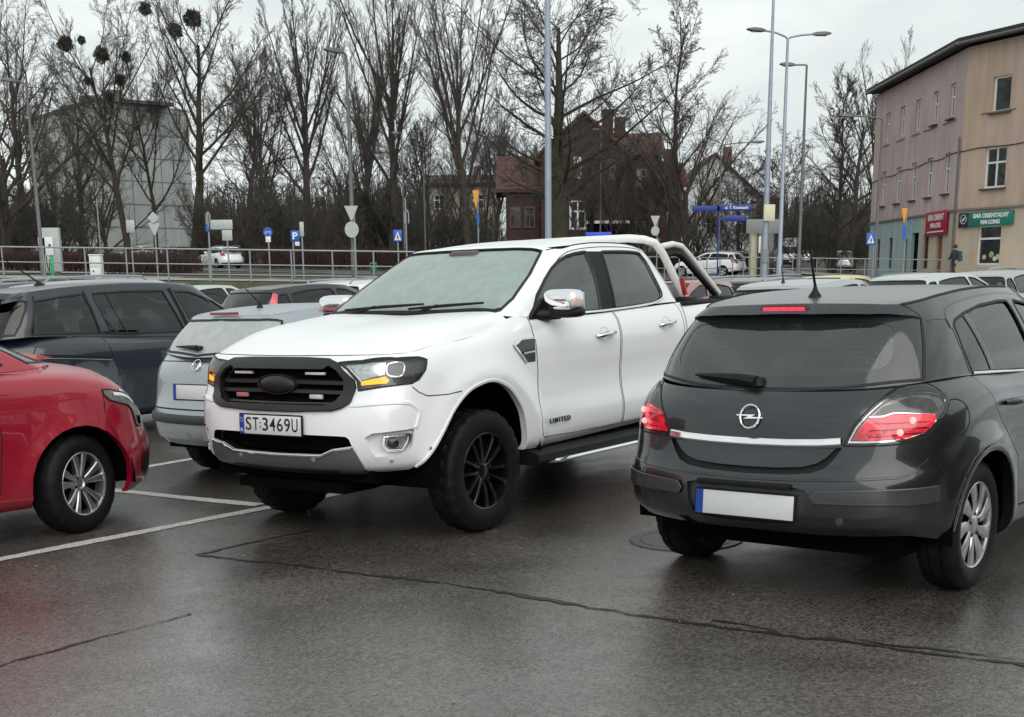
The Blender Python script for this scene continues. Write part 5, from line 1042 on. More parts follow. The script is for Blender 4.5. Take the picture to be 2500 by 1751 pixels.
def build_mpv():
    C = warp_charts((LX0, [-1.0, 0, 2.92, 3.85]), (GX0, [-.98, -.62, 1.75, 2.95]), (HX0, [2.45, 2.9, 3.4, 3.65]), (Z0, [.24, .36, .62, .82, 1.0, 1.05, 1.13]), (ZG0, [1.07, 1.13, 1.50, 1.62, 1.685]), 1.045, 1.09, lambda x, z: -.028 * np.clip(x, -1, 3) * np.clip((z - .8) / .3, 0, 1) * np.clip((1.40 - z) / .3, 0, 1))
    P_ = paint('midnight_blue_paint', (.006, .010, .021), .0, .25); gr, lo = C['green'], C['lower']
    Y = lambda pts, ur: gr.uv(dens(pts, .05), ur)
    q = Y([(-.565, None, 1.17), (-.42, None, 1.505), (-.13, None, 1.54), (.155, None, 1.565), (.20, None, 1.42), (.255, None, 1.145)], (4, 10)); s1 = Y([(.38, None, 1.14), (.27, None, 1.48), (.26, None, 1.565), (.64, None, 1.578), (1.20, None, 1.572), (1.40, None, 1.11), (.8, None, 1.12)], (4, 9.5)); s2 = Y([(1.54, None, 1.105), (1.36, None, 1.56), (1.6, None, 1.55), (2.0, None, 1.42), (2.5, None, 1.12), (2.3, None, 1.09)], (2.6, 8))
    G = glass('mpv_glass', (.20, .25, .25))
    r = other_car('people_carrier', 'dark navy people carrier with sliding side door, parked behind the red car', C, P_, lot(-5.155, 14.46, .9076), cat='minivan', res=.07, wins=[q, s1, s2], R=.33, ww=.22, gmat=G, doors=False, lamp=lo.uv(dens([(-.90, None, .87), (-.86, None, 1.0), (-.66, None, .985), (-.40, None, .935), (-.62, None, .885)], .03), (7.5, 11.6)))
    for pts in ([(.165, None, 1.60), (.20, None, 1.44), (.255, None, 1.13)], [(1.29, None, 1.60), (1.46, None, 1.11)]): seam(r, gr, Y_open(gr, pts, (4, 9.5)), .05 if pts[0][0] > 1 else .016, 'pillar_seam')
    seam(r, gr, Y_open(gr, [(-.54, .79, 1.15), (-.48, .76, 1.40), (-.42, .71, 1.60)], (8, 10.5)), .014, 'pillar_seam')
    b = MB(); ribbon(b, gr, gr.uv(dens([(.64, None, 1.583), (1.25, None, 1.578), (1.6, None, 1.556), (2.0, None, 1.428)], .06, False), (3, 9)), .02, .001); ribbon(b, gr, gr.uv(dens([(.30, None, 1.148), (.8, None, 1.125), (1.4, None, 1.115)], .06, False), (3, 9)), .012, .001); b.build('window_frame', BLKG, r)
    b = MB(); ribbon(b, gr, gr.uv(dens([(.32, None, 1.35), (.48, None, 1.14)], .06, False), (4, 9)), .035, .001); ribbon(b, gr, gr.uv(dens([(.44, None, 1.57), (.50, None, 1.35), (.60, None, 1.14)], .06, False), (4, 9)), .012, .001); b.build('vent_pillar', BLKG, r)
    b = MB(); ribbon(b, lo, lo.uv(dens([(.262, None, 1.10), (.33, None, .87), (.41, None, .63), (.45, None, .45)], .05, False), (5, 9)), .010, .001); ribbon(b, lo, lo.uv(dens([(-.56, .9, 1.13), (-.62, .88, .95), (-.66, .86, .75)], .05, False), (7, 10.5)), .010, .001); ribbon(b, lo, lo.uv(dens([(1.42, None, 1.07), (1.48, None, .8), (1.50, None, .4)], .05, False), (4, 9)), .010, .001); b.build('door_gap', GAP, r)
    b = MB(); ribbon(b, lo, lo.uv(dens([(-.50, None, .945), (-.1, None, .915), (.30, None, .88)], .05, False), (5, 10)), .035, .001); o = b.build('slide_rail', BLK, r); b = MB(); ribbon(b, lo, lo.uv(dens([(-.50, None, .925), (-.1, None, .895), (.30, None, .86)], .05, False), (5, 10)), .010, .001, .006); b.build('rail_trim', SATIN, o)
    spo = gr.uv(dens([(None, 0, 1.625), (None, .45, 1.61), (-.66, .66, 1.59), (-.68, .69, 1.53), (None, .5, 1.535), (None, 0, 1.545)], .04), (8, 11))
    sheet(MB(), gr, spo, [], .04, 0, push=lambda P, n: P + np.array([-.16, 0, .0]) * np.clip((1.62 - P[:, 2]) / .07, 0, 1)[:, None] + n * .004).build('spoiler', P_, r)
    ro = C['roof']; A = ro.P(*ro.uv([(.10, 0, None)])[0]); b = MB(); b.lathe([(.0, .05), (.01, .045), (.05, .02), (.07, -.004)], 12, 2, c=A); b.tube([A + np.array([0, 0, .03]), A + np.array([-.20, .0, .16]), A + np.array([-.42, .0, .30])], [.010, .007, .004], 6); b.build('aerial', BLK, r)
    return r
def Y_open(c, pts, ur): return c.uv(dens(pts, .04, False), ur)

def build_red():
    C = warp_charts((LX0, [-.70, 0, 2.785, 3.70]), (GX0, [-.60, -.30, 1.75, 3.0]), (HX0, [2.62, 2.97, 3.35, 3.55]), ([.20, .345, .52, .66, .73, .80, .87, .925, .968, 1.04], [.22, .36, .56, .76, .86, .95, 1.02, 1.055, 1.08, 1.12]), (ZG0, [1.085, 1.13, 1.47, 1.56, 1.62]), 1.045, 1.08)
    RED = paint('red_paint', (.36, .008, .028), .25, .3); lo, gr = C['lower'], C['green']
    r = other_car('compact_people_carrier', 'glossy red car with silver five spoke wheel, its nose at the left edge', C, RED, lot(-5.226, 6.785, .9076), res=.05, R=.325, ww=.215, wk='fivev', wseg=40, holes=[])
    for w in [c for c in r.children if c.name.startswith('wheel')]:
        if w.location.x > 1: w.rotation_euler = (0, 0, .27)
    for s in 'R':
        hp = lo.uv(dens(smooth([(3.02, .86, .925), (3.17, .815, .895), (3.26, .78, .87), (3.32, .74, .80), (3.36, .72, .70), (3.33, .74, .645), (3.285, .77, .66), (3.27, .78, .74), (3.22, .80, .80), (3.06, .86, .85)], 2), .02), (1, 5))
        hs = sheet(MB(), lo, hp, [], .02, .006, s).build('corner_lamp', mat('corner_lamp_body', (.20, .19, .20), .2, .5, noise=.3, nscale=20), r)
        b = MB(); ribbon(b, lo, hp, .012, .004, .003, True, s); b.build('lamp_seal', RUB, hs)
        b = MB(); ribbon(b, lo, lo.uv(dens([(3.10, .84, .885), (3.18, .81, .872), (3.26, .78, .845), (3.30, .76, .81)], .02, False), (1, 5)), .022, .007, .004, False, s); b.build('running_light', mat('running_light', (.8, .8, .8), .2), hs)
        u = lo.uv([(3.31, .74, .69)], (1, 5))[0]; q = lo.P(*u) * np.array([1, -1, 1]); b = MB(); b.bevbox(q, (.05, .03, .07), .012); b.build('projector', BLKG, hs)
        b = MB(); pp = lo.uv(dens(smooth([(3.30, .80, .45), (3.40, .74, .47), (3.42, .72, .36), (3.33, .80, .33)], 2), .02), (1, 5)); sheet(b, lo, pp, [], .02, .006, s); b.build('bumper_guard', BLK, r)
        b = MB(); ribbon(b, lo, lo.uv(dens([(3.02, .88, .93), (3.01, .885, .80), (3.02, .885, .70), (3.07, .88, .60)], .03, False), (1, 6)), .006, .001, None, False, s); b.build('bumper_seam', GAP, r)
    return r
# ---------------------------------------------------------------- land beyond the car park
GRASS = mat('winter_grass', (.065, .072, .028), .9, noise=.45, nscale=1.2, detail=6, bump=.4, bscale=12)
SOIL = mat('brown_verge', (.040, .031, .024), .95, noise=.4, nscale=1.0, detail=6, bump=.4, bscale=9)
PAVE = mat('pale_paving', (.26, .25, .235), .6, noise=.14, nscale=1.5, detail=5)
ROAD = mat('wet_road', (.075, .075, .078), .35, noise=.25, nscale=.8, detail=5, rnoise=.12)
KERB = mat('kerb_stone', (.28, .275, .26), .6, noise=.15, nscale=6)
GALV = mat('galvanised_steel', (.27, .29, .30), .45, .4, noise=.10, nscale=10)
POLE = mat('painted_pole', (.30, .34, .40), .45, .3, noise=.10, nscale=3)
DPOLE = mat('dark_pole', (.12, .12, .125), .5, .3, noise=.1, nscale=4)
EX = [-80, -3, 12, 20, 30, 80]; EY = [48, 48, 69, 70, 71, 73]
def edge_y(x): return float(np.interp(x, EX, EY))
def zst(x, y):
    """height of the street side of the railing"""
    t = max(0., y - 48); return 1.15 - .022 * x + .0075 * t + .00009 * t * t * (1 if t < 130 else 130 / t)
def lot_world_z(x, y): return .021 * x - .0076 * y + lotz(x, y)
def overlay(name, pts_x, f0, f1, m, dz, nx=40, ny=6, kind='structure', rough=0.):
    """sheet that follows the street's height, from line f0(x) to line f1(x)"""
    xs = np.linspace(pts_x[0], pts_x[1], nx); V = []
    for j in range(ny):
        for x in xs:
            y = f0(x) + (f1(x) - f0(x)) * j / (ny - 1); V.append((x, y, zst(x, y) + dz + (random.uniform(-rough, rough) if 0 < j < ny - 1 else 0)))
    n = nx; return MB().add(V, [(j * n + i, j * n + i + 1, (j + 1) * n + i + 1, (j + 1) * n + i) for j in range(ny - 1) for i in range(n - 1)]).build(name, m, None, kind=kind)
def build_land():
    xs = np.concatenate([np.linspace(-260, -82, 10), np.linspace(-80, 80, 61), np.linspace(82, 260, 10)]); V = []; rows = [0, 1.2, 4, 10, 20, 35, 60, 90, 130, 200, 300, 420]
    for t in rows:
        for x in xs: y = edge_y(x) + t; V.append((x, y, zst(x, y) - .03))
    n = len(xs); F = [(j * n + i, j * n + i + 1, (j + 1) * n + i + 1, (j + 1) * n + i) for j in range(len(rows) - 1) for i in range(n - 1)]
    MB().add(V, F).build('street_ground', SOIL, None, kind='structure')
    V = []; 
    for t in (0, .35, 1.2, 3.0):
        for x in xs: y = edge_y(x) - t; zl = lot_world_z(max(-45, min(45, x)), y) - .05; zs = zst(x, y) - .03; V.append((x, y, zs if t <= .35 else (zs * .55 + zl * .45 if t < 2 else zl)))
    MB().add(V, [(j * n + i + 1, j * n + i, (j + 1) * n + i, (j + 1) * n + i + 1) for j in range(3) for i in range(n - 1)]).build('grass_bank', GRASS, None, kind='structure')
    overlay('footpath', (-70, 1), lambda x: edge_y(x) + .4, lambda x: edge_y(x) + 7 + .25 * np.clip(x + 22, 0, 18), PAVE, .0)
    overlay('lawn', (-70, -22), lambda x: edge_y(x) + 7.2, lambda x: edge_y(x) + 18, GRASS, .004, rough=.03)
    overlay('lawn', (-13.5, 0), lambda x: edge_y(x) + 5 + .1 * abs(x + 5), lambda x: edge_y(x) + 9, GRASS, .012, rough=.03)
    overlay('footpath', (-70, 2), lambda x: 62 - .1 * x, lambda x: 66 - .1 * x, PAVE, .010)
    overlay('street', (-70, 14), lambda x: 70 - .75 * (x + 5) if x < -5 else 70 + .3 * (x + 5), lambda x: 84 - .75 * (x + 5) if x < -5 else 84 + .3 * (x + 5), ROAD, .008)
    overlay('lawn', (-60, 4), lambda x: 67 - .1 * x if x > -12 else 68 - .4 * x - 4, lambda x: 69.5 - .45 * (x + 5) if x < -5 else 69.5, GRASS, .010, rough=.02)
    overlay('street', (10, 24.2), lambda x: edge_y(x) + .5, lambda x: 400., ROAD, .006, 24, 30)
    overlay('footpath', (20.8, 24.3), lambda x: edge_y(x) + .6, lambda x: 150., PAVE, .10, 8, 20)
    overlay('street', (-5, 40), lambda x: edge_y(x) + 1.5, lambda x: edge_y(x) + 14, ROAD, .009)
    overlay('lawn', (-30, 8), lambda x: 94 - .6 * x if x < 0 else 94, lambda x: 100 - .6 * x if x < 0 else 100, GRASS, .006, rough=.04)
    overlay('lawn', (-60, -20), lambda x: 128, lambda x: 162, GRASS, .006, rough=.06)
build_land()
M4 = lambda x, y, z, r=0.: Matrix.Translation((x, y, z)) @ Matrix.Rotation(r, 4, 'Z')

# ---------------------------------------------------------------- railings
def railing(label, pts, h=1.1, step=1.5, mid=True, r=.03):
    P = dens([tuple(p) for p in pts], step, False); o = thing('railing', label, 'railing', M4(*P[0], zst(*P[0])), 'galvanised railings along the edge of the car park'); o0 = np.array([*P[0], zst(*P[0])])
    for x, y in P: MB().tube(np.array([(x, y, zst(x, y) - .1), (x, y, zst(x, y) + h)]) - o0, r, 8).build('post', GALV, o)
    for k in ((h, h * .52) if mid else (h,)): MB().tube(np.array([(x, y, zst(x, y) + k) for x, y in P]) - o0, r * (1.0 if k == h else .75), 8).build('rail', GALV, o)
railing('long grey steel railing across the left behind the parked cars', [(-30, 48), (-3.2, 48)])
railing('grey steel railing beyond the pickup, slanting away to the right', [(-2.6, 48.6), (12, 69)])
railing('grey steel railing in front of the pink corner house', [(12.6, 69.1), (19.2, 70), (24.0, 70.3)], 1.15)
railing('low grey railing under the shop window of the corner house', [(23.9, 66.5), (27.2, 62)], .75, 1.6, False)

# ---------------------------------------------------------------- street lamps and masts
def lamp_head(b, c, d, L=.75, w=.28, mi=0):
    """flat lantern: c = where it meets the arm, d = horizontal direction"""
    d = np.array([d[0], d[1], 0.]); d /= np.linalg.norm(d); s = np.array([-d[1], d[0], 0]); V = []
    for t, ww, zt, zb in ((0, .10, .05, -.04), (.25, .8, .09, -.08), (.65, 1, .08, -.09), (.95, .7, .03, -.05), (1, .4, .0, -.03)):
        for q, z in ((-.5, zb * .6), (-.32, zt), (.32, zt), (.5, zb * .6), (.3, zb), (-.3, zb)): V.append(np.array(c) + d * L * t + s * w * ww * q + np.array([0, 0, z + t * .06]))
    b.add(V, [(i * 6 + j, i * 6 + (j + 1) % 6, (i + 1) * 6 + (j + 1) % 6, (i + 1) * 6 + j) for i in range(4) for j in range(6)] + [tuple(range(6))[::-1], tuple(range(24, 30))], mi)
def street_lamp(label, base, z0, h, r0, r1, arms, m, hd=.75):
    """arms: (dx, dy, rise) from the top of the pole"""
    o = thing('street_lamp', label, 'street lamp', M4(base[0], base[1], z0), 'street lamps round the car park')
    b = MB(); b.tube([(0, 0, -.1), (0, 0, 1.2), (0, 0, 1.25), (0, 0, h)], [r0 * 1.35, r0 * 1.3, r0, r1], 10); b.build('pole', m, o)
    for dx, dy, rise in arms:
        b = MB(); d = np.array([dx, dy, 0.]); L = np.linalg.norm(d)
        b.tube([(0, 0, h - .05), tuple(d * .12 + np.array([0, 0, h + rise * .2])), tuple(d * .55 + np.array([0, 0, h + rise * .75])), tuple(d + np.array([0, 0, h + rise]))], r1 * .75, 8); b.build('arm', m, o)
        b = MB(); lamp_head(b, d + np.array([0, 0, h + rise]), d / L, hd, .30 * hd / .75); hdo = b.build('lantern', DPOLE, o, recalc=True)
        b = MB(); c = d + d / L * hd * .6 + np.array([0, 0, h + rise - .055]); b.bevbox(c, (.3 * hd, .16 * hd, .03), .01, rot=rotz(math.atan2(dy, dx))); b.build('lamp_glass', mat('lantern_glass', (.55, .56, .56), .25), hdo)
    return o
def lampat(label, bx, by, depth, ty, arms, r0, r1, m=POLE, hd=.75):
    p = at(bx, by, depth); h = PXM(by - ty, depth); z = zst(p[0], p[1]) if depth > 47 else lot_world_z(p[0], p[1]); return street_lamp(label, p[:2], z, h + (p[2] - z), r0, r1, arms, m, hd)
lampat('grey street lamp at the far left above the charging post', 97, 605, 55, 226, [(-.30, -.1, .12)], .085, .05, DPOLE, .6)
lampat('grey street lamp whose pole carries two sign backs, left of the pickup', 795, 625, 50, 168, [(-.15, -.1, .08)], .085, .05, DPOLE, .7)
lampat('tall blue grey double armed street lamp right of the mast', 1747, 612, 62, 133, [(-1.05, -.2, .28), (1.15, .2, .18)], .11, .06, POLE, .9)
lampat('single armed grey street lamp right of the double armed one', 1790, 615, 65, 186, [(-.55, 0, 0)], .09, .05, DPOLE, .75)
lampat('thin dark street lamp behind the blue street name boards', 1610, 600, 90, 346, [(2.0, 0, .15)], .07, .045, DPOLE, .9)
lampat('street lamp standing against the left end of the pink house', 1961, 600, 67, 292, [(-1.4, 0, .12)], .085, .05, DPOLE, .8)
lampat('small street lamp in front of the red brick house', 1346, 540, 100, 312, [(-.12, 0, .02)], .06, .045, DPOLE, .6)
lampat('small street lamp among the trees left of the brick house', 908, 585, 100, 322, [(-.15, 0, .02)], .06, .045, DPOLE, .6)
def big_pole():
    p = at(1229.5, 533, 32); z = lot_world_z(p[0], p[1]); o = thing('lamp_post', 'thick pale grey steel pole rising behind the pickup roof out of the picture', 'pole', M4(p[0], p[1], z)); k = at(1229.5, 116, 32)[2] - z
    MB().tube([(0, 0, -.1), (0, 0, k)], [.083, .074], 16).build('pole', POLE, o); MB().tube([(0, 0, k), (0, 0, 13.5)], [.070, .05], 16).build('upper_pole', POLE, o)
    MB().tube([(0, 0, k - .05), (0, 0, k + .05)], .082, 16).build('collar', POLE, o); MB().bevbox((.10, -.03, k - 1.38), (.06, .09, .14), .02).build('junction_box', mat('white_box', (.7, .71, .71), .4), o); MB().tube([(0, 0, -.02), (0, 0, .04)], .2, 12).build('base_plate', POLE, o)
    lb = MB(); lamp_head(lb, (0, 0, 13.5), (-1, 0), .8, .3); lb.build('lantern', DPOLE, o, recalc=True)
big_pole()
def mast():
    p = at(1713, 620, 60); z = zst(p[0], p[1]); o = thing('mast', 'very tall tapered blue grey mast with a cream box halfway down', 'mast', M4(p[0], p[1], z)); h = PXM(620 - 5, 60) + p[2] - z; zz = at(1720, 478, 60)[2] - z
    MB().tube([(0, 0, -.1), (0, 0, h * .33), (0, 0, h * .66), (0, 0, h)], [.15, .125, .085, .05], 12).build('pole', POLE, o)
    MB().bevbox((.10, -.2, zz), (.50, .14, .72), .03).build('cabinet', mat('cream_box', (.62, .62, .45), .5, noise=.05, nscale=4), o); MB().tube([(0, 0, .9), (0, 0, 1.5)], .19, 12).build('sleeve', mat('grey_sleeve', (.22, .25, .25), .6), o)
    MB().tube([(0, 0, -.05), (0, 0, .1)], .3, 12).build('base_plate', POLE, o)
mast()

# ---------------------------------------------------------------- signs (backs and faces), each on its own post
SB = mat('sign_back', (.40, .42, .42), .5, .3, noise=.06, nscale=6); SBLUE = mat('sign_blue', (.012, .09, .42), .4); SWHITE = mat('sign_white', (.75, .76, .76), .4); SBLACK = mat('sign_black', (.01, .01, .01), .5); SYEL = mat('sign_orange', (.72, .30, .02), .5); SNAVY = mat('name_blue', (.008, .028, .20), .4)
def disc(b, r, c, n=24, t=.02, mi=0): b.prism([(c[0] + r * math.cos(a), c[1] + r * math.sin(a)) for a in np.linspace(0, 2 * math.pi, n + 1)[:-1]], 1, -t, 0, mi)
def sign(label, bx, by, depth, plates, r=.035, m=GALV, yaw=0., name='road_sign', cat='road sign', top=None, group=None, postx=0.):
    """plates: (name, kind, px x, px y, px width, px height, material, extra) measured in the photograph"""
    p = at(bx, by, depth); z = zst(p[0], p[1]); o = thing(name, label, cat, M4(p[0], p[1], z, yaw), group); ztop = 0
    for nm, kind, px, py, pw, ph, mt, extra in plates:
        q = at(px, py, depth); x = (q[0] - p[0]) ; zc = q[2] - z; w, h = PXM(pw, depth) / 2, PXM(ph, depth) / 2; b = MB(); ztop = max(ztop, zc + h * .8)
        tri = lambda s, w, h: [(x - w, zc - h * s), (x + w, zc - h * s), (x, zc + h * s)]
        if kind == 'rect': b.bevbox((x, -r - .012, zc), (2 * w, .02, 2 * h), .008)
        elif kind == 'disc': disc(b, 1, (0, 0)); b.v[-1] = b.v[-1] * np.array([w, 1, h]) + np.array([x, -r, zc])
        elif kind == 'down': b.prism([(x + w, zc + h), (x - w, zc + h), (x - w * .12, zc - h), (x + w * .12, zc - h)], 1, -r - .02, -r)
        elif kind == 'diamond': b.prism([(x, zc - h), (x + w, zc), (x, zc + h), (x - w, zc)], 1, -r - .02, -r)
        elif kind == 'loop': b.tube([(x - w * .8, 0, zc - h), (x - w * .8, 0, zc + h * .4), (x - w * .4, 0, zc + h * .85), (x, 0, zc + h), (x + w * .4, 0, zc + h * .85), (x + w * .8, 0, zc + h * .4), (x + w * .8, 0, zc - h)], .03, 6)
        po = b.build(nm, mt, o, recalc=True)
        f = -r - .024
        if extra == 'P': text_obj('P', h * 1.7, SWHITE, po, frame_mat((x - w * .05, f - .002, zc), (1, 0, 0), (0, 0, 1)), 1.1, .012, .002)
        elif extra == 'walk':
            b = MB(); b.prism(tri(1, w * .78, h * .74), 1, f - .004, f); b.build('white_triangle', SWHITE, po, recalc=True)
            b = MB(); k = h * .5; b.tube([(x, f - .008, zc + k * .18), (x - k * .06, f - .008, zc - k * .45)], .16 * k, 6); b.tube([(x - k * .06, f - .008, zc - k * .4), (x + k * .35, f - .008, zc - k * 1.2)], .10 * k, 5); b.tube([(x - k * .06, f - .008, zc - k * .4), (x - k * .4, f - .008, zc - k * 1.2)], .10 * k, 5); b.tube([(x, f - .008, zc), (x + k * .4, f - .008, zc - k * .5)], .08 * k, 5); b.lathe([(0, .12 * k), (.12 * k, 0), (0, -.12 * k)], 10, 1, c=(x + k * .02, f - .008, zc + k * .45)); b.build('walking_figure', SBLACK, po)
        elif extra == 'bike':
            b = MB(); k = h * .42
            for sx in (-1, 1): b.tube([(x + sx * k * .9 + k * .5 * math.cos(a), f - .004, zc - k * .25 + k * .5 * math.sin(a)) for a in np.linspace(0, 2 * math.pi, 14)[:-1]], .07 * k, 5, closed=True)
            b.tube([(x - k * .9, f - .004, zc - k * .25), (x - k * .35, f - .004, zc + k * .45), (x + k * .55, f - .004, zc + k * .45), (x, f - .004, zc - k * .25), (x - k * .35, f - .004, zc + k * .45)], .08 * k, 5); b.tube([(x + k * .9, f - .004, zc - k * .25), (x + k * .5, f - .004, zc + k * .7)], .08 * k, 5); b.build('bicycle_symbol', SWHITE, po)
        elif extra == 'lines':
            for i, dz in enumerate((.35, -.1, -.5)): b = MB(); b.box((x + w * .1, f - .002, zc + h * dz), (w * (1.3 - .3 * i), .004, h * .16)); b.build('print_line', mat('print_grey', (.35, .36, .37), .5), po)
        elif isinstance(extra, tuple): text_obj(extra[0], h * extra[1], SWHITE, po, frame_mat((x + w * extra[2], f - .002, zc), (1, 0, 0), (0, 0, 1)), extra[3], .004, .002)
    b = MB(); b.tube([(0, 0, -.1), (0, 0, top or ztop)], r, 8); b.build('post', m, o); return o
sign('grey backs of a give way triangle over a round sign', 799, 620, 49.6, [('triangle_plate', 'down', 788, 478, 30, 30, SB, None), ('round_plate', 'disc', 789, 515, 30, 34, SB, None)])
sign('blue parking sign with a white letter and small white plate', 660, 600, 62, [('blue_plate', 'rect', 662, 530, 19, 24, SBLUE, 'P'), ('white_plate', 'rect', 667, 546, 10, 10, SWHITE, None)])
sign('narrow grey back of a sign just right of the parking sign', 681, 612, 56, [('narrow_plate', 'rect', 677, 514, 9, 30, SB, None)])
sign('round blue sign with a white bicycle and a small plate', 606, 614, 58, [('blue_plate', 'disc', 601, 521, 20, 22, SBLUE, 'bike'), ('white_plate', 'rect', 602, 537, 11, 12, SWHITE, None)])
sign('wide pale back of a board above a smaller plate on one post', 514, 610, 56, [('wide_board', 'rect', 497, 504, 48, 20, SB, None), ('small_board', 'rect', 510, 528, 22, 22, SB, None)])
sign('slim post with a bent loop on top beside the pale board', 474, 618, 54, [('loop', 'loop', 467, 490, 10, 26, GALV, None), ('small_blue_plate', 'rect', 466, 514, 8, 12, SBLUE, None)], top=2.6)
sign('blue pedestrian crossing sign left of the pickup windscreen', 894, 600, 64, [('blue_plate', 'rect', 892, 529, 19, 25, SBLUE, 'walk')])
sign('post with a narrow loop on top right of the crossing sign', 913, 600, 58, [('loop', 'loop', 912, 486, 10, 28, GALV, None)], top=3.4)
sign('square and triangular sign backs on one post over the street at the left', 354, 612, 58, [('diamond_plate', 'diamond', 345, 489, 26, 26, SB, None), ('triangle_plate', 'down', 347, 514, 26, 26, SB, None)])
sign('pair of small pale plates on a post before the leaning tree', 300, 612, 60, [('pale_plate', 'rect', 293, 508, 18, 26, SB, None)])
sign('orange yellow sign turned side on above a blue disc, beside the pollard tree', 1073, 560, 72, [('orange_plate', 'down', 1067, 447, 14, 36, SYEL, None), ('blue_plate', 'disc', 1072, 492, 6, 30, SBLUE, None)])
sign('orange sign turned side on above a blue disc before the pink house', 2025, 612, 66, [('orange_plate', 'down', 2027, 483, 13, 29, SYEL, None), ('blue_plate', 'disc', 2027, 522, 9, 34, SBLUE, None)])
sign('blue pedestrian crossing sign before the blue ground floor', 1956, 615, 62, [('blue_plate', 'rect', 1952, 536, 20, 25, SBLUE, 'walk')])
sign('grey backs of a triangle and a disc left of the street name boards', 1473, 560, 70, [('triangle_plate', 'down', 1469, 496, 20, 22, SB, None), ('round_plate', 'disc', 1469, 518, 18, 20, SB, None)])
sign('bright blue board on a thin post just above the pickup roof', 1341, 560, 40, [('blue_board', 'rect', 1342, 528, 56, 13, mat('board_blue', (.01, .06, .62), .35), None)])
sign('blue street name boards pointing both ways on one post', 1608, 620, 66, [('name_board', 'rect', 1582, 468, 60, 12, SNAVY, None), ('name_board', 'rect', 1647, 466, 76, 13, SNAVY, ('ul. T. Kosciuszki', 1.25, .1, .95)), ('lower_board', 'rect', 1646, 490, 52, 12, SNAVY, None)], m=SNAVY)
sign('large grey back of a direction board behind the mast', 1706, 620, 72, [('wide_board', 'rect', 1712, 508, 76, 30, mat('board_back', (.20, .22, .22), .5), None)], r=.06)
sign('thin bare pole in front of the apartment block', 230, 612, 66, [('cap', 'disc', 229, 447, 2.5, 2.5, GALV, None)], r=.03, name='signpost')
sign('thin dark pole left of the pollard tree', 955, 590, 80, [('cap', 'disc', 951, 372, 3, 3, GALV, None)], r=.045, m=DPOLE, name='signpost')

# ---------------------------------------------------------------- charging post, cabinet, bin
def street_furniture():
    p = at(108, 612, 56); z = zst(p[0], p[1]); o = thing('charging_station', 'white electric charging station on two bright green legs', 'charging station', M4(p[0], p[1], z)); G = mat('charger_green', (.02, .55, .16), .4, noise=.05); Wh = mat('charger_white', (.72, .76, .74), .35, noise=.05)
    s = PXM(1, 56); zt = at(108, 532, 56)[2] - z; zm = at(108, 573, 56)[2] - z
    for dx in (-7, 10): MB().bevbox((s * dx, 0, zm / 2), (s * 5, .12, zm), .01).build('leg', G, o)
    MB().bevbox((s * -9, 0, (zt + zm) / 2), (s * 9, .25, zt - zm), .02).build('side_panel', Wh, o); MB().bevbox((s * 9, 0, (zt + zm) / 2), (s * 17, .28, zt - zm), .02).build('housing', Wh, o)
    MB().bevbox((s * 11, -.15, zt - .35), (s * 5, .02, .12), .005).build('screen', BLKG, o); MB().box((0, 0, (zt + zm) / 2), (s * 8, .18, (zt - zm) * .9)).build('socket_panel', DARK, o)
    MB().tube([(s * 1, -.12, zm), (s * 3, -.16, .35), (s * 6, -.16, .15), (s * 9, -.14, zm * .8)], .02, 6).build('cable', BLK, o)
    p = at(128, 600, 60); z = zst(p[0], p[1]); o = thing('advertising_column', 'pale grey slab column standing behind the charging station', 'column', M4(p[0], p[1], z)); s = PXM(1, 60)
    MB().bevbox((-s * 8, 0, (at(128, 545, 60)[2] - z) * .78), (s * 40, .3, (at(128, 545, 60)[2] - z) * 1.4), .03).build('slab', mat('pale_slab', (.40, .43, .42), .6, noise=.1, nscale=2), o); MB().bevbox((0, .1, (at(128, 515, 60)[2] - z) / 2), (s * 10, .2, at(128, 515, 60)[2] - z), .02).build('upright', mat('upright_grey', (.33, .36, .35), .6), o)
    p = at(219, 625, 50); z = zst(p[0], p[1]); o = thing('electrical_cabinet', 'white metal utility cabinet behind the railing at the left', 'cabinet', M4(p[0], p[1], z)); s = PXM(1, 50); h = at(219, 573, 50)[2] - z; Cb = mat('cabinet_white', (.66, .68, .68), .45, noise=.06, nscale=5)
    MB().bevbox((0, 0, h / 2), (s * 24, .4, h), .02).build('housing', Cb, o); MB().bevbox((0, 0, h + .02), (s * 26, .45, .05), .01).build('lid', Cb, o); MB().bevbox((0, -.205, h * .72), (s * 20, .02, h * .45), .006).build('door', Cb, o); MB().bevbox((0, -.205, h * .25), (s * 20, .02, h * .36), .006).build('door', Cb, o); MB().bevbox((-s * 4, -.22, h * .32), (.05, .02, .06), .006).build('lock', BLK, o)
    p = at(838, 612, 60); z = zst(p[0], p[1]); o = thing('litter_bin', 'small green plastic litter bin on a post behind the railing', 'litter bin', M4(p[0], p[1], z)); s = PXM(1, 60); h1 = at(838, 589, 60)[2] - z; h0 = at(838, 612, 60)[2] - z; Gr = mat('bin_green', (.03, .19, .06), .4)
    b = MB(); b.lathe([(0, h0), (.13, h0), (.17, h0 + (h1 - h0) * .75), (.17, h1 - .06), (.14, h1), (0, h1 + .02)], 16, 2); b.build('bin', Gr, o); MB().bevbox((0, -.16, h1 - .10), (.2, .04, .08), .01).build('slot', DARK, o); MB().tube([(0, .12, -.1), (0, .12, h1 - .05)], .03, 8).build('post', GALV, o)
street_furniture()
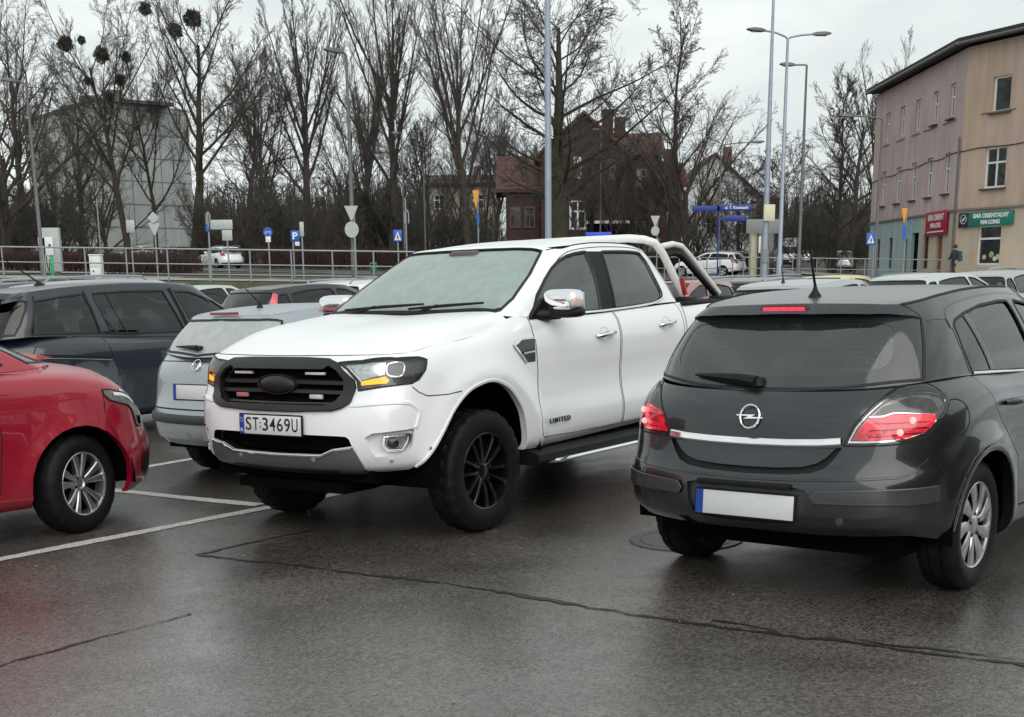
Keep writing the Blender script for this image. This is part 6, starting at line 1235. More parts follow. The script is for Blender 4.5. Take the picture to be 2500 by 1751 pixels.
# ---------------------------------------------------------------- buildings
PANE = mat('window_pane', (.02, .024, .027), .06, coat=.5, noise=.3, nscale=1.5); FRAME = mat('window_frame_white', (.72, .72, .70), .45, noise=.06, nscale=3); FRAMEB = mat('window_frame_brown', (.10, .055, .035), .5)
def plaster(name, col, col2, sc=.35, st=.5):
    """weathered render: two colours in big patches, stains drawn downwards"""
    if name in MATS: return MATS[name]
    m = mat(name, col, .85, bump=.25, bscale=14); nt = m.node_tree; N = nt.nodes.new; L = nt.links.new; b = nt.nodes['Principled BSDF']; tc = N('ShaderNodeTexCoord')
    n = N('ShaderNodeTexNoise'); n.inputs['Scale'].default_value = sc; n.inputs['Detail'].default_value = 6; n.inputs['Roughness'].default_value = .62; L(tc.outputs['Object'], n.inputs[0])
    mp = N('ShaderNodeMapping'); mp.inputs['Scale'].default_value = (.9, .9, .16); L(tc.outputs['Object'], mp.inputs[0]); n2 = N('ShaderNodeTexNoise'); n2.inputs['Scale'].default_value = 1.6; n2.inputs['Detail'].default_value = 5; L(mp.outputs[0], n2.inputs[0])
    rp = N('ShaderNodeValToRGB'); e = rp.color_ramp.elements; e[0].position = .38; e[0].color = col + (1,); e[1].position = .62; e[1].color = col2 + (1,); L(n.outputs[0], rp.inputs[0])
    mr = N('ShaderNodeMapRange'); mr.inputs[1].default_value = .35; mr.inputs[2].default_value = .75; mr.inputs[3].default_value = 1.06; mr.inputs[4].default_value = 1.06 - st * .7; L(n2.outputs[0], mr.inputs[0])
    v = N('ShaderNodeVectorMath'); v.operation = 'SCALE'; L(rp.outputs[0], v.inputs[0]); L(mr.outputs[0], v.inputs['Scale']); L(v.outputs[0], b.inputs['Base Color']); return m
def holed(L0, L1, z0, z1, holes, t=.35):
    """wall slab in (along, outward, up) with rectangular holes; front face at 0, thickness t inwards"""
    S = sorted({L0, L1, *[h[0] for h in holes], *[h[1] for h in holes]}); Z = sorted({z0, z1, *[h[2] for h in holes], *[h[3] for h in holes]}); S = [s for s in S if L0 <= s <= L1]; Z = [z for z in Z if z0 <= z <= z1]; b = MB()
    ins = lambda s, z: any(h[0] < s < h[1] and h[2] < z < h[3] for h in holes)
    idx = {}; V = []; F = []
    def P(s, z):
        if (s, z) not in idx: idx[(s, z)] = len(V); V.append((s, 0, z))
        return idx[(s, z)]
    for i in range(len(S) - 1):
        for j in range(len(Z) - 1):
            if not ins((S[i] + S[i + 1]) / 2, (Z[j] + Z[j + 1]) / 2): F.append((P(S[i], Z[j]), P(S[i], Z[j + 1]), P(S[i + 1], Z[j + 1]), P(S[i + 1], Z[j])))
    b.add(V, F)
    for a, c, d, e in holes:
        if a >= L0 and c <= L1 and d >= z0 and e <= z1: b.add([(a, 0, d), (c, 0, d), (c, 0, e), (a, 0, e), (a, -t, d), (c, -t, d), (c, -t, e), (a, -t, e)], [(0, 1, 5, 4), (1, 2, 6, 5), (2, 3, 7, 6), (3, 0, 4, 7)])
    return b
def fac_mat(A, B):
    """local frame of a facade: x from A to B, y outwards (to the right of A->B seen from above... turned to the viewer), z up"""
    d = Vector((B[0] - A[0], B[1] - A[1], 0)).normalized(); n = Vector((d.y, -d.x, 0))
    if n.dot(Vector((-A[0], -A[1], 0))) < 0: n = -n
    return Matrix([[d.x, n.x, 0, A[0]], [d.y, n.y, 0, A[1]], [0, 0, 1, 0], [0, 0, 0, 1]])
def add_window(parent, M, s0, s1, z0, z1, fr=FRAME, cross=True, sill=None, deep=.16, fw=.11, tr=.62):
    b = MB(); w = s1 - s0; h = z1 - z0
    for c, d in (((s0 + fw / 2, -deep, (z0 + z1) / 2), (fw, .07, h)), ((s1 - fw / 2, -deep, (z0 + z1) / 2), (fw, .07, h)), (((s0 + s1) / 2, -deep, z0 + fw / 2), (w - 2 * fw, .07, fw)), (((s0 + s1) / 2, -deep, z1 - fw / 2), (w - 2 * fw, .07, fw))): b.box(c, d)
    if cross: b.box(((s0 + s1) / 2, -deep + .002, z0 + h * tr / 2 + fw * .2), (fw * .9, .066, h * tr - fw * 1.2)); b.box(((s0 + s1) / 2, -deep + .004, z0 + h * tr), (w - 2 * fw, .062, fw * .9)); b.box(((s0 + s1) / 2, -deep + .002, (z0 + h * tr + z1) / 2), (fw * .7, .066, h * (1 - tr) - fw * 1.6))
    f = b.build('window', fr, parent); f.matrix_local = M
    q = MB().box(((s0 + s1) / 2, -deep - .03, (z0 + z1) / 2), (w - fw, .01, h - fw)).build('pane', PANE, f)
    if sill: MB().bevbox(((s0 + s1) / 2, .06, z0 - .05), (w + .25, .22, .08), .01).build('sill', sill, f)
    return f
def corner_house():
    A = (23.97, 70.06); FAR = (24.49, 88.48); RT = (31.2, 53.0); zg = .78; z1 = 4.5; zt = 12.55
    root = thing('corner_house', 'three storey corner house with pink and ochre plaster over a pale shop floor', 'building', M4(0, 0, 0))
    ML, MR = fac_mat(A, FAR), fac_mat(A, RT)
    PINK = plaster('pink_plaster', (.56, .42, .405), (.45, .355, .335), .30, .35); OCH = plaster('ochre_plaster', (.49, .365, .255), (.48, .355, .32), .16, .4); BEI = plaster('beige_plaster', (.52, .42, .32), (.44, .36, .29), .3, .25); BLU = plaster('pale_blue_plaster', (.30, .43, .45), (.36, .42, .41), .3, .4); SILL = mat('brown_sill', (.09, .06, .05), .7)
    cs = (15.25, 11.9, 8.65, 5.25, 2.2); top = [(s - .52, s + .52, 9.35, 11.1) for s in cs]; sec = [(s - .55, s + .55, 5.5, 7.6) for s in (15.5, 12.1, 8.75, 5.6, 2.35)]
    w = holed(0, 18.43, z1, zt, top + sec).build('wall', PINK, root, smooth=False); w.matrix_local = ML
    gb = [(15.6, 16.5, 1.6, 3.45), (12.6, 13.5, 1.6, 3.45), (9.3, 9.9, 1.2, 3.3), (6.95, 8.35, zg, 3.6)]; w = holed(6.4, 18.43, zg - .6, z1, gb).build('ground_floor_wall', BLU, root, smooth=False); w.matrix_local = ML
    ge = [(4.9, 6.0, 1.55, 3.45), (2.35, 3.45, zg, 3.32)]; w = holed(0, 6.397, zg - .6, z1, ge).build('ground_floor_wall', BEI, root, smooth=False); w.matrix_local = ML
    for h in top: add_window(root, ML, *h, FRAME, True, SILL if h[0] < 5 else None)
    for h in sec: add_window(root, ML, *h, FRAME, True, SILL)
    for h in gb[:3]: add_window(root, ML, *h, FRAMEB, False)
    add_window(root, ML, *ge[0], FRAMEB, True)
    d = MB().box((7.65, -.2, (zg + 3.6) / 2), (1.38, .06, 3.6 - zg)).build('door', DARK, root); d.matrix_local = ML
    d = MB().box((2.9, -.16, (zg + 3.3) / 2), (1.08, .06, 3.3 - zg)); d = d.build('door', mat('brown_door', (.22, .085, .03), .5, noise=.15, nscale=3), root); d.matrix_local = ML; h = MB().bevbox((3.28, -.10, 1.85), (.05, .06, .16), .01).build('handle', GALV, d)
    rw = [(1.9, 3.15, 9.15, 10.85), (1.68, 3.18, 5.5, 7.5), (6.6, 7.9, 9.15, 10.85), (6.4, 7.9, 5.5, 7.5), (11.0, 12.3, 9.15, 10.85), (11, 12.5, 5.5, 7.5)]; w = holed(0, 18.5, z1, zt, rw).build('wall', OCH, root, smooth=False); w.matrix_local = MR
    rg = [(1.55, 3.2, 1.72, 3.66), (7.2, 8.8, 1.72, 3.66)]; w = holed(0, 18.5, zg - .6, z1, rg).build('ground_floor_wall', BEI, root, smooth=False); w.matrix_local = MR
    for h in rw: add_window(root, MR, *h, FRAME, h[2] < 6, SILL, fw=.1)
    for h in rg: add_window(root, MR, *h, FRAME, False, None, fw=.07)
    b = MB(); b.box((2.37, -.155, 3.02), (1.5, .07, .10)); o = b.build('transom', FRAME, root); o.matrix_local = MR
    for i, (x, rr, c) in enumerate(((1.95, .13, (.45, .42, .22)), (2.45, .17, (.28, .33, .16)), (2.9, .15, (.5, .45, .3)), (2.7, .12, (.6, .6, .58)))): o = MB().lathe([(0, -.02), (rr, -.02), (rr * .9, .01), (0, .02)], 12, 1, c=(x, -.165, 2.1 + .12 * (i % 2) - (.22 if i == 3 else 0))).build('window_picture', mat('picture_' + 'abcd'[i], c, .6), root); o.matrix_local = MR
    b = MB(); b.box((9.2, -4.5, (z1 + zt) / 2), (18.2, 8.2, zt - z1)); o = b.build('core', DARK, root); o.matrix_local = ML; o2 = MB().box((9.2, -4.5, (zg + zt) / 2), (18.2, 8.0, zt - zg - .5)).build('core', DARK, root); o2.matrix_local = MR
    # ledges, cables, pipe
    LG = mat('ledge_grey', (.20, .17, .155), .8, noise=.2, nscale=2)
    for M, L in ((ML, 18.5), (MR, 18.5)):
        o = MB().box((L / 2, .05, z1 + .03), (L, .12, .10)).build('ledge', LG, root); o.matrix_local = M
        for s, e in ((1.2, 3.6), (4.6, 7.2), (8, 9.6), (11.2, 13), (14.6, 16.2)): o = MB().box(((s + e) / 2, .025, 9.18), (e - s, .05, .05)).build('ledge', LG, root); o.matrix_local = M
        o = MB().tube([(x, .03, 7.45 - .3 * x / 18 + .05 * math.sin(x * 1.3) + (.02 if M is ML else .25 * x / 6)) for x in np.linspace(0, L, 30)], .022, 5).build('cable', BLK, root); o.matrix_local = M
    o = MB().tube([(.25, .1, zg), (.25, .1, 8.0), (.32, .1, 8.2)], .05, 8).build('drainpipe', DPOLE, root); o.matrix_local = ML
    # roof: eaves jut out over both fronts
    nL = np.array([ML[0][1], ML[1][1]]); nR = np.array([MR[0][1], MR[1][1]]); a = np.array(A); f = np.array(FAR); r = np.array(RT); mid = (nL + nR); mid = mid / (mid @ nL); e = .62
    out = [f + nL * e + (f - a) / np.linalg.norm(f - a) * .3, a + mid * e, r + nR * e, r - nR * 9, a - mid * 9, f - nL * 9]
    RF = mat('dark_roofing', (.022, .020, .020), .7, noise=.3, nscale=2); b = MB(); b.prism([tuple(p) for p in out], 2, zt + .12, zt + .42); b.build('eaves', RF, root, recalc=True)
    inn = [f - nL * 4, a - mid * 4, r - nR * 4]; V = [(*out[0], zt + .42), (*out[1], zt + .42), (*out[2], zt + .42), (*inn[0], zt + .62), (*inn[1], zt + .62), (*inn[2], zt + .62)]; b = MB(); b.add(V, [(0, 1, 4, 3), (1, 2, 5, 4), (2, 1, 4, 5)][:2]); b.add(V[:0] or [(*out[0], zt + .42), (*inn[0], zt + .62), (*out[5], zt + .4)], [(0, 1, 2)]); b.build('roof', RF, root, recalc=True)
    for M, L in ((ML, 18.7), (MR, 18.5)): o = MB().tube([(-.3, e + .02, zt + .14), (L, e + .02, zt + .14)], .09, 8).build('gutter', DPOLE, root); o.matrix_local = M
    # signs are screwed on: things of their own
    g = thing('shop_sign', 'green shop sign with white letters over the shop window', 'shop sign'); g.matrix_world = MR
    gz = 4.0; MB().bevbox((2.16, .10, gz), (3.78, .10, .72), .02).build('board', mat('sign_green', (.01, .16, .12), .4), g); MB().bevbox((.62, .155, gz - .02), (.72, .02, .74), .01).build('emblem_panel', mat('sign_dark', (.015, .022, .04), .4), g)
    MT = lambda x, z: Matrix([[1, 0, 0, x], [0, 0, 1, .156], [0, 1, 0, z], [0, 0, 0, 1]])
    def lett(root_, txt, size, x, z, m, sq=1., bold=.004, y=.156, flip=False):
        # letters read along the facade from the viewer's left
        me = text_mesh(txt, size, sq, .006, bold); me.materials.clear(); me.materials.append(m); o = obj('lettering', me, root_)
        o.matrix_local = Matrix([[-1 if flip else 1, 0, 0, x], [0, 0, 1, y], [0, 1, 0, z], [0, 0, 0, 1]]); return o
    lett(g, 'BAR ORIENTALNY', .30, 2.55, gz + .15, SWHITE, 1.0, .010); lett(g, 'MAI LONG', .28, 2.55, gz - .17, SWHITE, 1., .010)
    b = MB(); b.tube([(.62 + .22 * math.cos(t), .17, gz + .03 + .22 * math.sin(t)) for t in np.linspace(0, 2 * math.pi, 22)[:-1]], .012, 5, closed=True); b.tube([(.50, .17, gz - .08), (.62, .17, gz + .0), (.76, .17, gz + .14)], [.02, .06, .02], 6); b.build('emblem', SWHITE, g)
    g = thing('shop_sign', 'red sign board with white letters above the brown door', 'shop sign'); g.matrix_world = ML
    MB().bevbox((3.3, .12, 3.98), (3.8, .08, 1.28), .02).build('board', mat('sign_red', (.36, .006, .035), .45), g)
    lett(g, 'BAR ORIENT', .44, 3.3, 4.28, SWHITE, 1.15, .012, .163, True); lett(g, 'MAI LONG', .36, 3.3, 3.86, SWHITE, 1.1, .012, .163, True); MB().box((3.3, .163, 3.53), (3.0, .006, .07)).build('print_line', SWHITE, g)
    return root
corner_house()
def block(root, name, m, x0, x1, y0, y1, z0, z1):
    return MB().box(((x0 + x1) / 2, (y0 + y1) / 2, (z0 + z1) / 2), (x1 - x0, y1 - y0, z1 - z0)).build(name, m, root)
def gable(root, name, m, x0, x1, y0, y1, z0, z1, along='y', ov=.4, t=.25):
    """pitched roof with thickness; ridge along x or y"""
    if along == 'y': pr = [(x0 - ov, z0 - .2), ((x0 + x1) / 2, z1), (x1 + ov, z0 - .2), (x1 + ov, z0 - .2 - t), ((x0 + x1) / 2, z1 - t), (x0 - ov, z0 - .2 - t)]; b = MB().prism(pr, 1, y0 - ov, y1 + ov)
    else: pr = [(y0 - ov, z0 - .2), ((y0 + y1) / 2, z1), (y1 + ov, z0 - .2), (y1 + ov, z0 - .2 - t), ((y0 + y1) / 2, z1 - t), (y0 - ov, z0 - .2 - t)]; b = MB().prism(pr, 0, x0 - ov, x1 + ov)
    return b.build(name, m, root, recalc=True, smooth=False)
def brick_house():
    BR = mat('red_brick', (.050, .027, .022), .85, noise=.35, nscale=1.5, detail=8, bump=.4, bscale=10); TILE = mat('red_tiles', (.105, .036, .032), .7, noise=.3, nscale=3, bump=.5, bscale=8); BT = mat('old_tiles', (.085, .040, .032), .8, noise=.3, nscale=3); WH = mat('white_annex', (.50, .50, .49), .7, noise=.1, nscale=2)
    root = thing('brick_house', 'dark red brick house with red tiled roofs behind the big tree', 'building', M4(0, 110, 0)); z0 = 1.2; N = Matrix([[1, 0, 0, 0], [0, -1, 0, 0], [0, 0, 1, 0], [0, 0, 0, 1]])
    hl = [(5.9, 6.55, 9.05, 10.75), (5.55, 6.95, 5.0, 7.35)]
    w = holed(3.2, 10.2, z0, 11.0, hl).build('wall', BR, root, smooth=False); w.matrix_local = Matrix([[1, 0, 0, 0], [0, -1, 0, 0], [0, 0, 1, 0], [0, 0, 0, 1]])
    MB().prism([(3.2, 11.0), (10.2, 11.0), (6.7, 14.1)], 1, 0, .4).build('gable_wall', BR, root, recalc=True, smooth=False); block(root, 'wall', BR, 3.2, 10.2, .5, 9, z0, 11.0)
    gable(root, 'roof', TILE, 3.2, 10.2, 0, 10, 11.1, 14.3)
    block(root, 'wall', BR, .35, 3.15, 1.0, 8, z0, 8.6); gable(root, 'roof', BT, -.2, 4.6, 1.0, 8, 8.5, 11.2, 'x', .3)
    block(root, 'wall', BR, 10.25, 13.2, .9, 9, z0, 11.2); gable(root, 'roof', TILE, 9.6, 13.2, .6, 9, 11.3, 13.0, 'x', .3); block(root, 'wall', BR, 13.25, 15.0, 1.3, 9, z0, 8.7); gable(root, 'roof', TILE, 13.1, 15.2, 1.0, 9, 8.8, 10.6, 'x', .3)
    for x, y, h in ((8.9, 3, 14.4), (10.0, 4, 13.9), (14.2, 4, 11.3)): MB().bevbox((x, y, h - .8), (.9, .7, 2.2), .04).build('chimney', BR, root)
    for h in hl: f = add_window(root, N, *h, FRAME, True, None, fw=.16, deep=.1)
    for x, z, w_, h in ((1.1, 5.2, .9, 1.7), (2.3, 5.2, .9, 1.7), (11.5, 8.2, .9, 1.6), (11.5, 4.6, .9, 1.6), (14.1, 5.2, .8, 1.5), (8.9, 8.9, .8, 1.6)):
        y = -1.0 if x < 3.2 else (-.9 if x < 13.2 and x > 10.2 else (-1.3 if x > 13.2 else 0)); f = add_window(root, Matrix.Translation((0, -y, 0)) @ N, x - w_ / 2, x + w_ / 2, z, z + h, FRAMEB, True, None, fw=.1, deep=-.06)
    block(root, 'shop_front', DARK, 7.1, 10.4, -.25, 0.3, 4.25, 5.45); block(root, 'shop_frame', FRAME, 7.0, 10.5, -.3, .25, 5.46, 5.68)
    an = block(root, 'annex', WH, 6.2, 12.4, -3.0, -.32, z0 - 1, 3.85); block(root, 'annex_roof', mat('annex_edge', (.36, .35, .33), .6), 6.0, 12.7, -3.2, -.31, 3.86, 4.15); block(root, 'shop_front', DARK, .9, 3.1, .8, .99, 2.2, 3.7); block(root, 'shop_frame', FRAME, .9, 3.15, .75, .98, 3.72, 3.85)
brick_house()
def apartment_block():
    G1 = plaster('grey_plaster', (.40, .405, .39), (.33, .335, .32), .12, .3); G2 = plaster('pale_grey_plaster', (.31, .33, .32), (.26, .28, .27), .12, .25)
    A = (-50.5, 170.); B = (-66.5, 192.); Cc = (-41.6, 180.); root = thing('apartment_block', 'grey seven storey apartment block behind the leaning tree at the left', 'building', M4(0, 0, 0)); zt = 23.0; z0 = 2.0
    ML, MR = fac_mat(A, B), fac_mat(A, Cc); hs = [(s - .7, s + .7, z0 + 3.2 + k * 2.9, z0 + 4.8 + k * 2.9) for s in (3.5, 8, 12.5, 17, 21.5, 26) for k in range(6)]
    w = holed(0, 30, z0 - 1, zt, hs, .3).build('wall', G1, root, smooth=False); w.matrix_local = ML
    w = MB().box((6.8, -.15, (z0 + zt) / 2 - .5), (13.55, .3, zt - z0 + 1)).build('wall', G2, root); w.matrix_local = MR
    for h in hs: add_window(root, ML, *h, FRAME, False, None, fw=.14, deep=.12)
    for k in range(7): o = MB().box((6.8, .006, z0 + 2.9 + k * 2.9), (13.5, .02, .14)).build('panel_joint', DPOLE, root); o.matrix_local = MR
    for s_ in (4.4, 8.9): o = MB().box((s_, .004, 12), (.12, .016, 20)).build('panel_joint', DPOLE, root); o.matrix_local = MR
    o = MB().bevbox((12.5, .35, z0 + 2.3), (3, .8, .2), .03).build('canopy', DPOLE, root); o.matrix_local = ML; o = MB().box((12.5, .02, z0 + 1), (1.6, .1, 2.3)).build('door', DARK, root); o.matrix_local = ML
    o = MB().box((15, -5, zt + .2), (30.4, 10.4, .4)).build('roof', mat('block_roof', (.10, .10, .10), .8), root); o.matrix_local = ML
    for s, h in ((5, 1.6), (14, 1.9), (22, 1.5)): o = MB().bevbox((s, -4, zt + .4 + h / 2), (2.2, 1.8, h), .05).build('chimney', mat('chimney_brown', (.14, .09, .075), .8), root); o.matrix_local = ML
    o = MB().box((17, -5.2, 12), (25, 9., 21)).build('core', DARK, root); o.matrix_local = ML
apartment_block()
def small_house(name, label, M, w, d, z0, zt, zr, m, mr, wins, along='x'):
    root = thing(name, label, 'building', M); N = Matrix([[1, 0, 0, 0], [0, -1, 0, 0], [0, 0, 1, 0], [0, 0, 0, 1]])
    o = holed(0, w, z0, zt, wins, .25).build('wall', m, root, smooth=False); o.matrix_local = N; block(root, 'wall', m, 0, w, .3, d, z0, zt)
    for h in wins: add_window(root, N, *h, FRAME, True, None, fw=.1, deep=.1)
    gable(root, 'roof', mr, 0, w, 0, d, zt, zr, along)
    if along == 'y': MB().prism([(0, zt), (w, zt), (w / 2, zr - .3)], 1, .02, .3).build('gable_wall', m, root, recalc=True, smooth=False)
    MB().bevbox((w * .7, d * .5, zr - .2), (.8, .7, 2.2), .04).build('chimney', mat('chimney_brown', (.14, .09, .075), .8), root)
small_house('white_house', 'white rendered house with a dark pitched roof behind the street name boards', M4(15.6, 128, 0), 9.5, 9, .5, 8.2, 12.5, plaster('white_render', (.58, .60, .60), (.50, .52, .52), .2, .25), mat('brown_tiles', (.07, .045, .04), .8, noise=.3, nscale=2), [(1, 2, 5, 6.6), (4, 5, 5, 6.6), (7, 8, 5, 6.6), (1, 2, 1.9, 3.5), (7, 8, 1.9, 3.5)], 'y')
small_house('beige_house', 'pale beige house half hidden by branches left of the brick house', M4(-8.8, 150, 0), 8.6, 9, 1.5, 11.6, 12.6, plaster('cream_render', (.33, .31, .24), (.27, .255, .20), .2, .3), mat('brown_tiles', (.07, .045, .04), .8, noise=.3, nscale=2), [(1.2, 2.4, 8.6, 10.2), (5.6, 6.8, 8.6, 10.2), (1.2, 2.4, 4.6, 6.4), (5.6, 6.8, 4.6, 6.4)])
small_house('far_house', 'distant ochre house at the end of the street behind bare trees', M4(30, 210, 0), 14, 10, 1.0, 9, 13, plaster('dull_ochre', (.30, .22, .15), (.26, .20, .15), .2, .3), mat('red_tiles', (.20, .045, .038), .7), [(2, 3.4, 5, 6.8), (6, 7.4, 5, 6.8), (10, 11.4, 5, 6.8)])
def kiosk():
    p = at(1700, 600, 78); z = zst(p[0], p[1]); s = PXM(1, 78); root = thing('kiosk', 'narrow cream and dark glass kiosk beside the mast', 'kiosk', M4(p[0], p[1], z)); h = at(1690, 500, 78)[2] - z
    MB().bevbox((-s * 12, 0, h / 2), (s * 14, .7, h), .02).build('side_wall', mat('kiosk_cream', (.52, .48, .36), .6, noise=.08, nscale=3), root); MB().bevbox((s * 12, 0, h * .42), (s * 34, 1.2, h * .84), .02).build('glazing', BLKG, root); MB().bevbox((s * 6, 0, h * .86), (s * 50, 1.5, .12), .02).build('roof', SB, root); MB().bevbox((-s * 3, -.65, h * .6), (s * 5, .04, h * .3), .01).build('notice', SWHITE, root)
kiosk()

def store():
    """the low shop at the right hand edge of the car park, seen only mirrored in the cars' sides"""
    d = Vector((.63, .78, 0)); n = Vector((-.78, .63, 0)); c = (15.5, -4.6); M = Matrix([[d.x, n.x, 0, c[0]], [d.y, n.y, 0, c[1]], [0, 0, 1, .1], [0, 0, 0, 1]]); root = thing('store_building', 'low dark glazed store with a red brown fascia beside the car park', 'building', M)
    FA = mat('fascia_red', (.15, .035, .04), .6); MB().box((2, -6, 1.9), (44, 12, 3.7)).build('wall', BLKG, root); MB().bevbox((2, -5.9, 4.35), (44.4, 12.6, 1.2), .05).build('fascia', FA, root); MB().box((2, -6, 5.0), (43, 11.5, .1)).build('roof', mat('block_roof', (.10, .10, .10), .8), root)
    for i in range(15): MB().box((-19 + i * 3, .03, 1.9), (.12, .1, 3.6)).build('mullion', DPOLE, root)
store()
# ---------------------------------------------------------------- bare winter trees
BARK = mat('bark', (.046, .038, .031), .95, noise=.35, nscale=3, detail=6, bump=.6, bscale=25); BARKG = mat('mossy_bark', (.040, .038, .022), .95, noise=.35, nscale=2, detail=6, bump=.6, bscale=25); TWIG = mat('twigs', (.064, .056, .049), .95, noise=.2, nscale=.6); TWIGB = mat('birch_twigs', (.060, .046, .038), .95, noise=.2, nscale=.6); MIST = mat('mistletoe_leaves', (.044, .044, .018), .8, noise=.4, nscale=4)
def tubes(mb, P, R, k):
    """many swept rings at once: P (B, n, 3), R (B, n)"""
    B, n, _ = P.shape
    if not B: return
    d = P[:, -1] - P[:, 0]; d /= np.maximum(np.linalg.norm(d, axis=1, keepdims=True), 1e-9); ref = np.where(np.abs(d[:, 2:3]) < .9, [[0, 0, 1.]], [[1., 0, 0]]); a = np.cross(d, ref); a /= np.linalg.norm(a, axis=1, keepdims=True); b = np.cross(d, a)
    an = np.arange(k) * 2 * math.pi / k; ring = np.cos(an)[None, :, None] * a[:, None] + np.sin(an)[None, :, None] * b[:, None]
    V = (P[:, :, None] + R[:, :, None, None] * ring[:, None]).reshape(-1, 3)
    i = np.arange(n - 1)[:, None] * k; j = np.arange(k)[None]; q = np.stack([i + j, i + (j + 1) % k, i + k + (j + 1) % k, i + k + j], -1).reshape(-1, 4)
    F = (np.arange(B)[:, None, None] * (n * k) + q[None]).reshape(-1, 4); mb.add(V, F.tolist())
def grow_tree(rng, H, r0, st):
    """levels of branches as arrays; st: style numbers"""
    lv = []; n = 9
    t = np.linspace(0, 1, n); lean = np.array(st.get('lean', (0, 0))); hh = H * st['trunk']; w = rng.normal(0, .02 * hh, (n, 2)).cumsum(0) * .35; w[0] = 0
    tr = np.column_stack([lean[0] * H * t ** 1.3 + w[:, 0], lean[1] * H * t ** 1.3 + w[:, 1], hh * t]); rr = r0 * (1 - (1 - st['rt']) * t ** .8); rr[0] *= 1.35
    lv.append((tr[None], rr[None]))
    specs = st['levels']; par = lv[0]; L = H * st['L1']
    for li, (cnt, ang, t0, lr, ns, up, wob, rl) in enumerate(specs):
        PP, PR = par; B = len(PP); nn = PP.shape[1]; c = cnt; out_p, out_r = [], []
        tt = t0 + (1 - t0) * ((np.arange(c)[None] + rng.uniform(0, 1, (B, c))) / c) ** st.get('pw', 1.); tt = np.clip(tt, 0, .995); f = tt * (nn - 1); i = np.floor(f).astype(int); g = (f - i)[..., None]
        bi = np.arange(B)[:, None]; p0 = PP[bi, i] * (1 - g) + PP[bi, i + 1] * g; pr = PR[bi, i] * (1 - g[..., 0]) + PR[bi, i + 1] * g[..., 0]; d = PP[bi, i + 1] - PP[bi, i]; d /= np.maximum(np.linalg.norm(d, axis=-1, keepdims=True), 1e-9)
        if li == 0: az = (np.arange(c)[None] * 2.4 + rng.uniform(0, 6.28, (B, 1)) + rng.normal(0, .4, (B, c)))
        else: az = rng.uniform(0, 6.28, (B, c))
        ref = np.where(np.abs(d[..., 2:3]) < .95, np.array([0, 0, 1.]), np.array([1., 0, 0])); a = np.cross(d, ref); a /= np.linalg.norm(a, axis=-1, keepdims=True); b = np.cross(d, a); an = rng.normal(ang, .16, (B, c)) * (1.15 - .3 * tt if li == 0 else 1)
        dr = d * np.cos(an)[..., None] + (a * np.cos(az)[..., None] + b * np.sin(az)[..., None]) * np.sin(an)[..., None]
        Lp = np.linalg.norm(PP[:, -1] - PP[:, 0], axis=1)[:, None] if li else np.full((B, 1), L); le = Lp * (lr if li else 1) * rng.uniform(.6, 1.15, (B, c)) * ((1.1 - .55 * tt) if li else (1 - st.get('cone', .3) * tt))
        dr = dr.reshape(-1, 3); p = p0.reshape(-1, 3); le = le.reshape(-1); r = np.minimum(pr.reshape(-1) * st.get('rr', .62), rl * 6); P = [p]; step = le / (ns - 1)
        for s in range(ns - 1):
            dr = dr + np.array([0, 0, up * (1 if np.isscalar(up) else 1)]) / (ns - 1) + rng.normal(0, wob, dr.shape); dr /= np.linalg.norm(dr, axis=1, keepdims=True); P.append(P[-1] + dr * step[:, None])
        P = np.stack(P, 1); R = np.maximum(r[:, None] * (1 - np.linspace(0, .85, ns))[None], rl); par = (P, R); lv.append(par)
    return lv
ST = {
 'ash': dict(trunk=.62, rt=.25, L1=.50, rr=.6, cone=.35, levels=[(13, .72, .32, 1, 8, .55, .06, .022), (11, .60, .18, .42, 6, .28, .08, .012), (10, .55, .12, .45, 5, .14, .10, .0095), (6, .55, .12, .50, 3, .05, .13, .0085)]),
 'poplar': dict(trunk=.52, rt=.45, L1=.62, rr=.55, cone=.2, pw=.8, levels=[(14, .38, .42, 1, 9, .45, .035, .022), (13, .45, .12, .30, 5, .5, .06, .011), (10, .48, .1, .45, 4, .3, .09, .009), (6, .5, .1, .5, 3, .15, .12, .008)]),
 'lime': dict(trunk=.76, rt=.16, L1=.52, rr=.36, cone=.25, levels=[(26, 1.10, .28, 1, 10, .24, .085, .026), (13, .66, .12, .40, 7, .12, .11, .012), (10, .66, .1, .42, 5, .12, .15, .009), (6, .65, .1, .45, 3, .08, .18, .008)]),
 'scrub': dict(trunk=.35, rt=.5, L1=.75, rr=.6, cone=.1, levels=[(12, .55, .05, 1, 7, .2, .10, .02), (9, .6, .1, .42, 5, .2, .14, .010), (8, .65, .1, .45, 4, .1, .16, .008), (4, .65, .1, .5, 3, .05, .16, .007)]),
 'birch': dict(trunk=.86, rt=.12, L1=.30, rr=.5, cone=.55, levels=[(22, .62, .22, 1, 7, .30, .06, .02), (11, .55, .12, .42, 5, .05, .08, .010), (9, .55, .1, .5, 4, -.12, .10, .0085), (6, .5, .1, .55, 3, -.25, .11, .0075)]),
}
TREES = {}
def tree_data(style, seed, H, r0, lean=(0, 0), bark=None, twig=None):
    k = (style, seed, H, r0, lean)
    if k in TREES: return TREES[k]
    rng = np.random.default_rng(seed); st = dict(ST[style]); st['lean'] = lean; lv = grow_tree(rng, H, r0, st)
    a = MB(); tubes(a, *lv[0], 12); tubes(a, *lv[1], 7); b = MB(); tubes(b, *lv[2], 5); tubes(b, *lv[3], 3); tubes(b, *lv[4], 3)
    o1 = a.build('trunk', bark or BARK); o2 = b.build('crown', twig or TWIG, sharp=0); TREES[k] = (o1.data, o2.data, lv); bpy.data.objects.remove(o1); bpy.data.objects.remove(o2); return TREES[k]
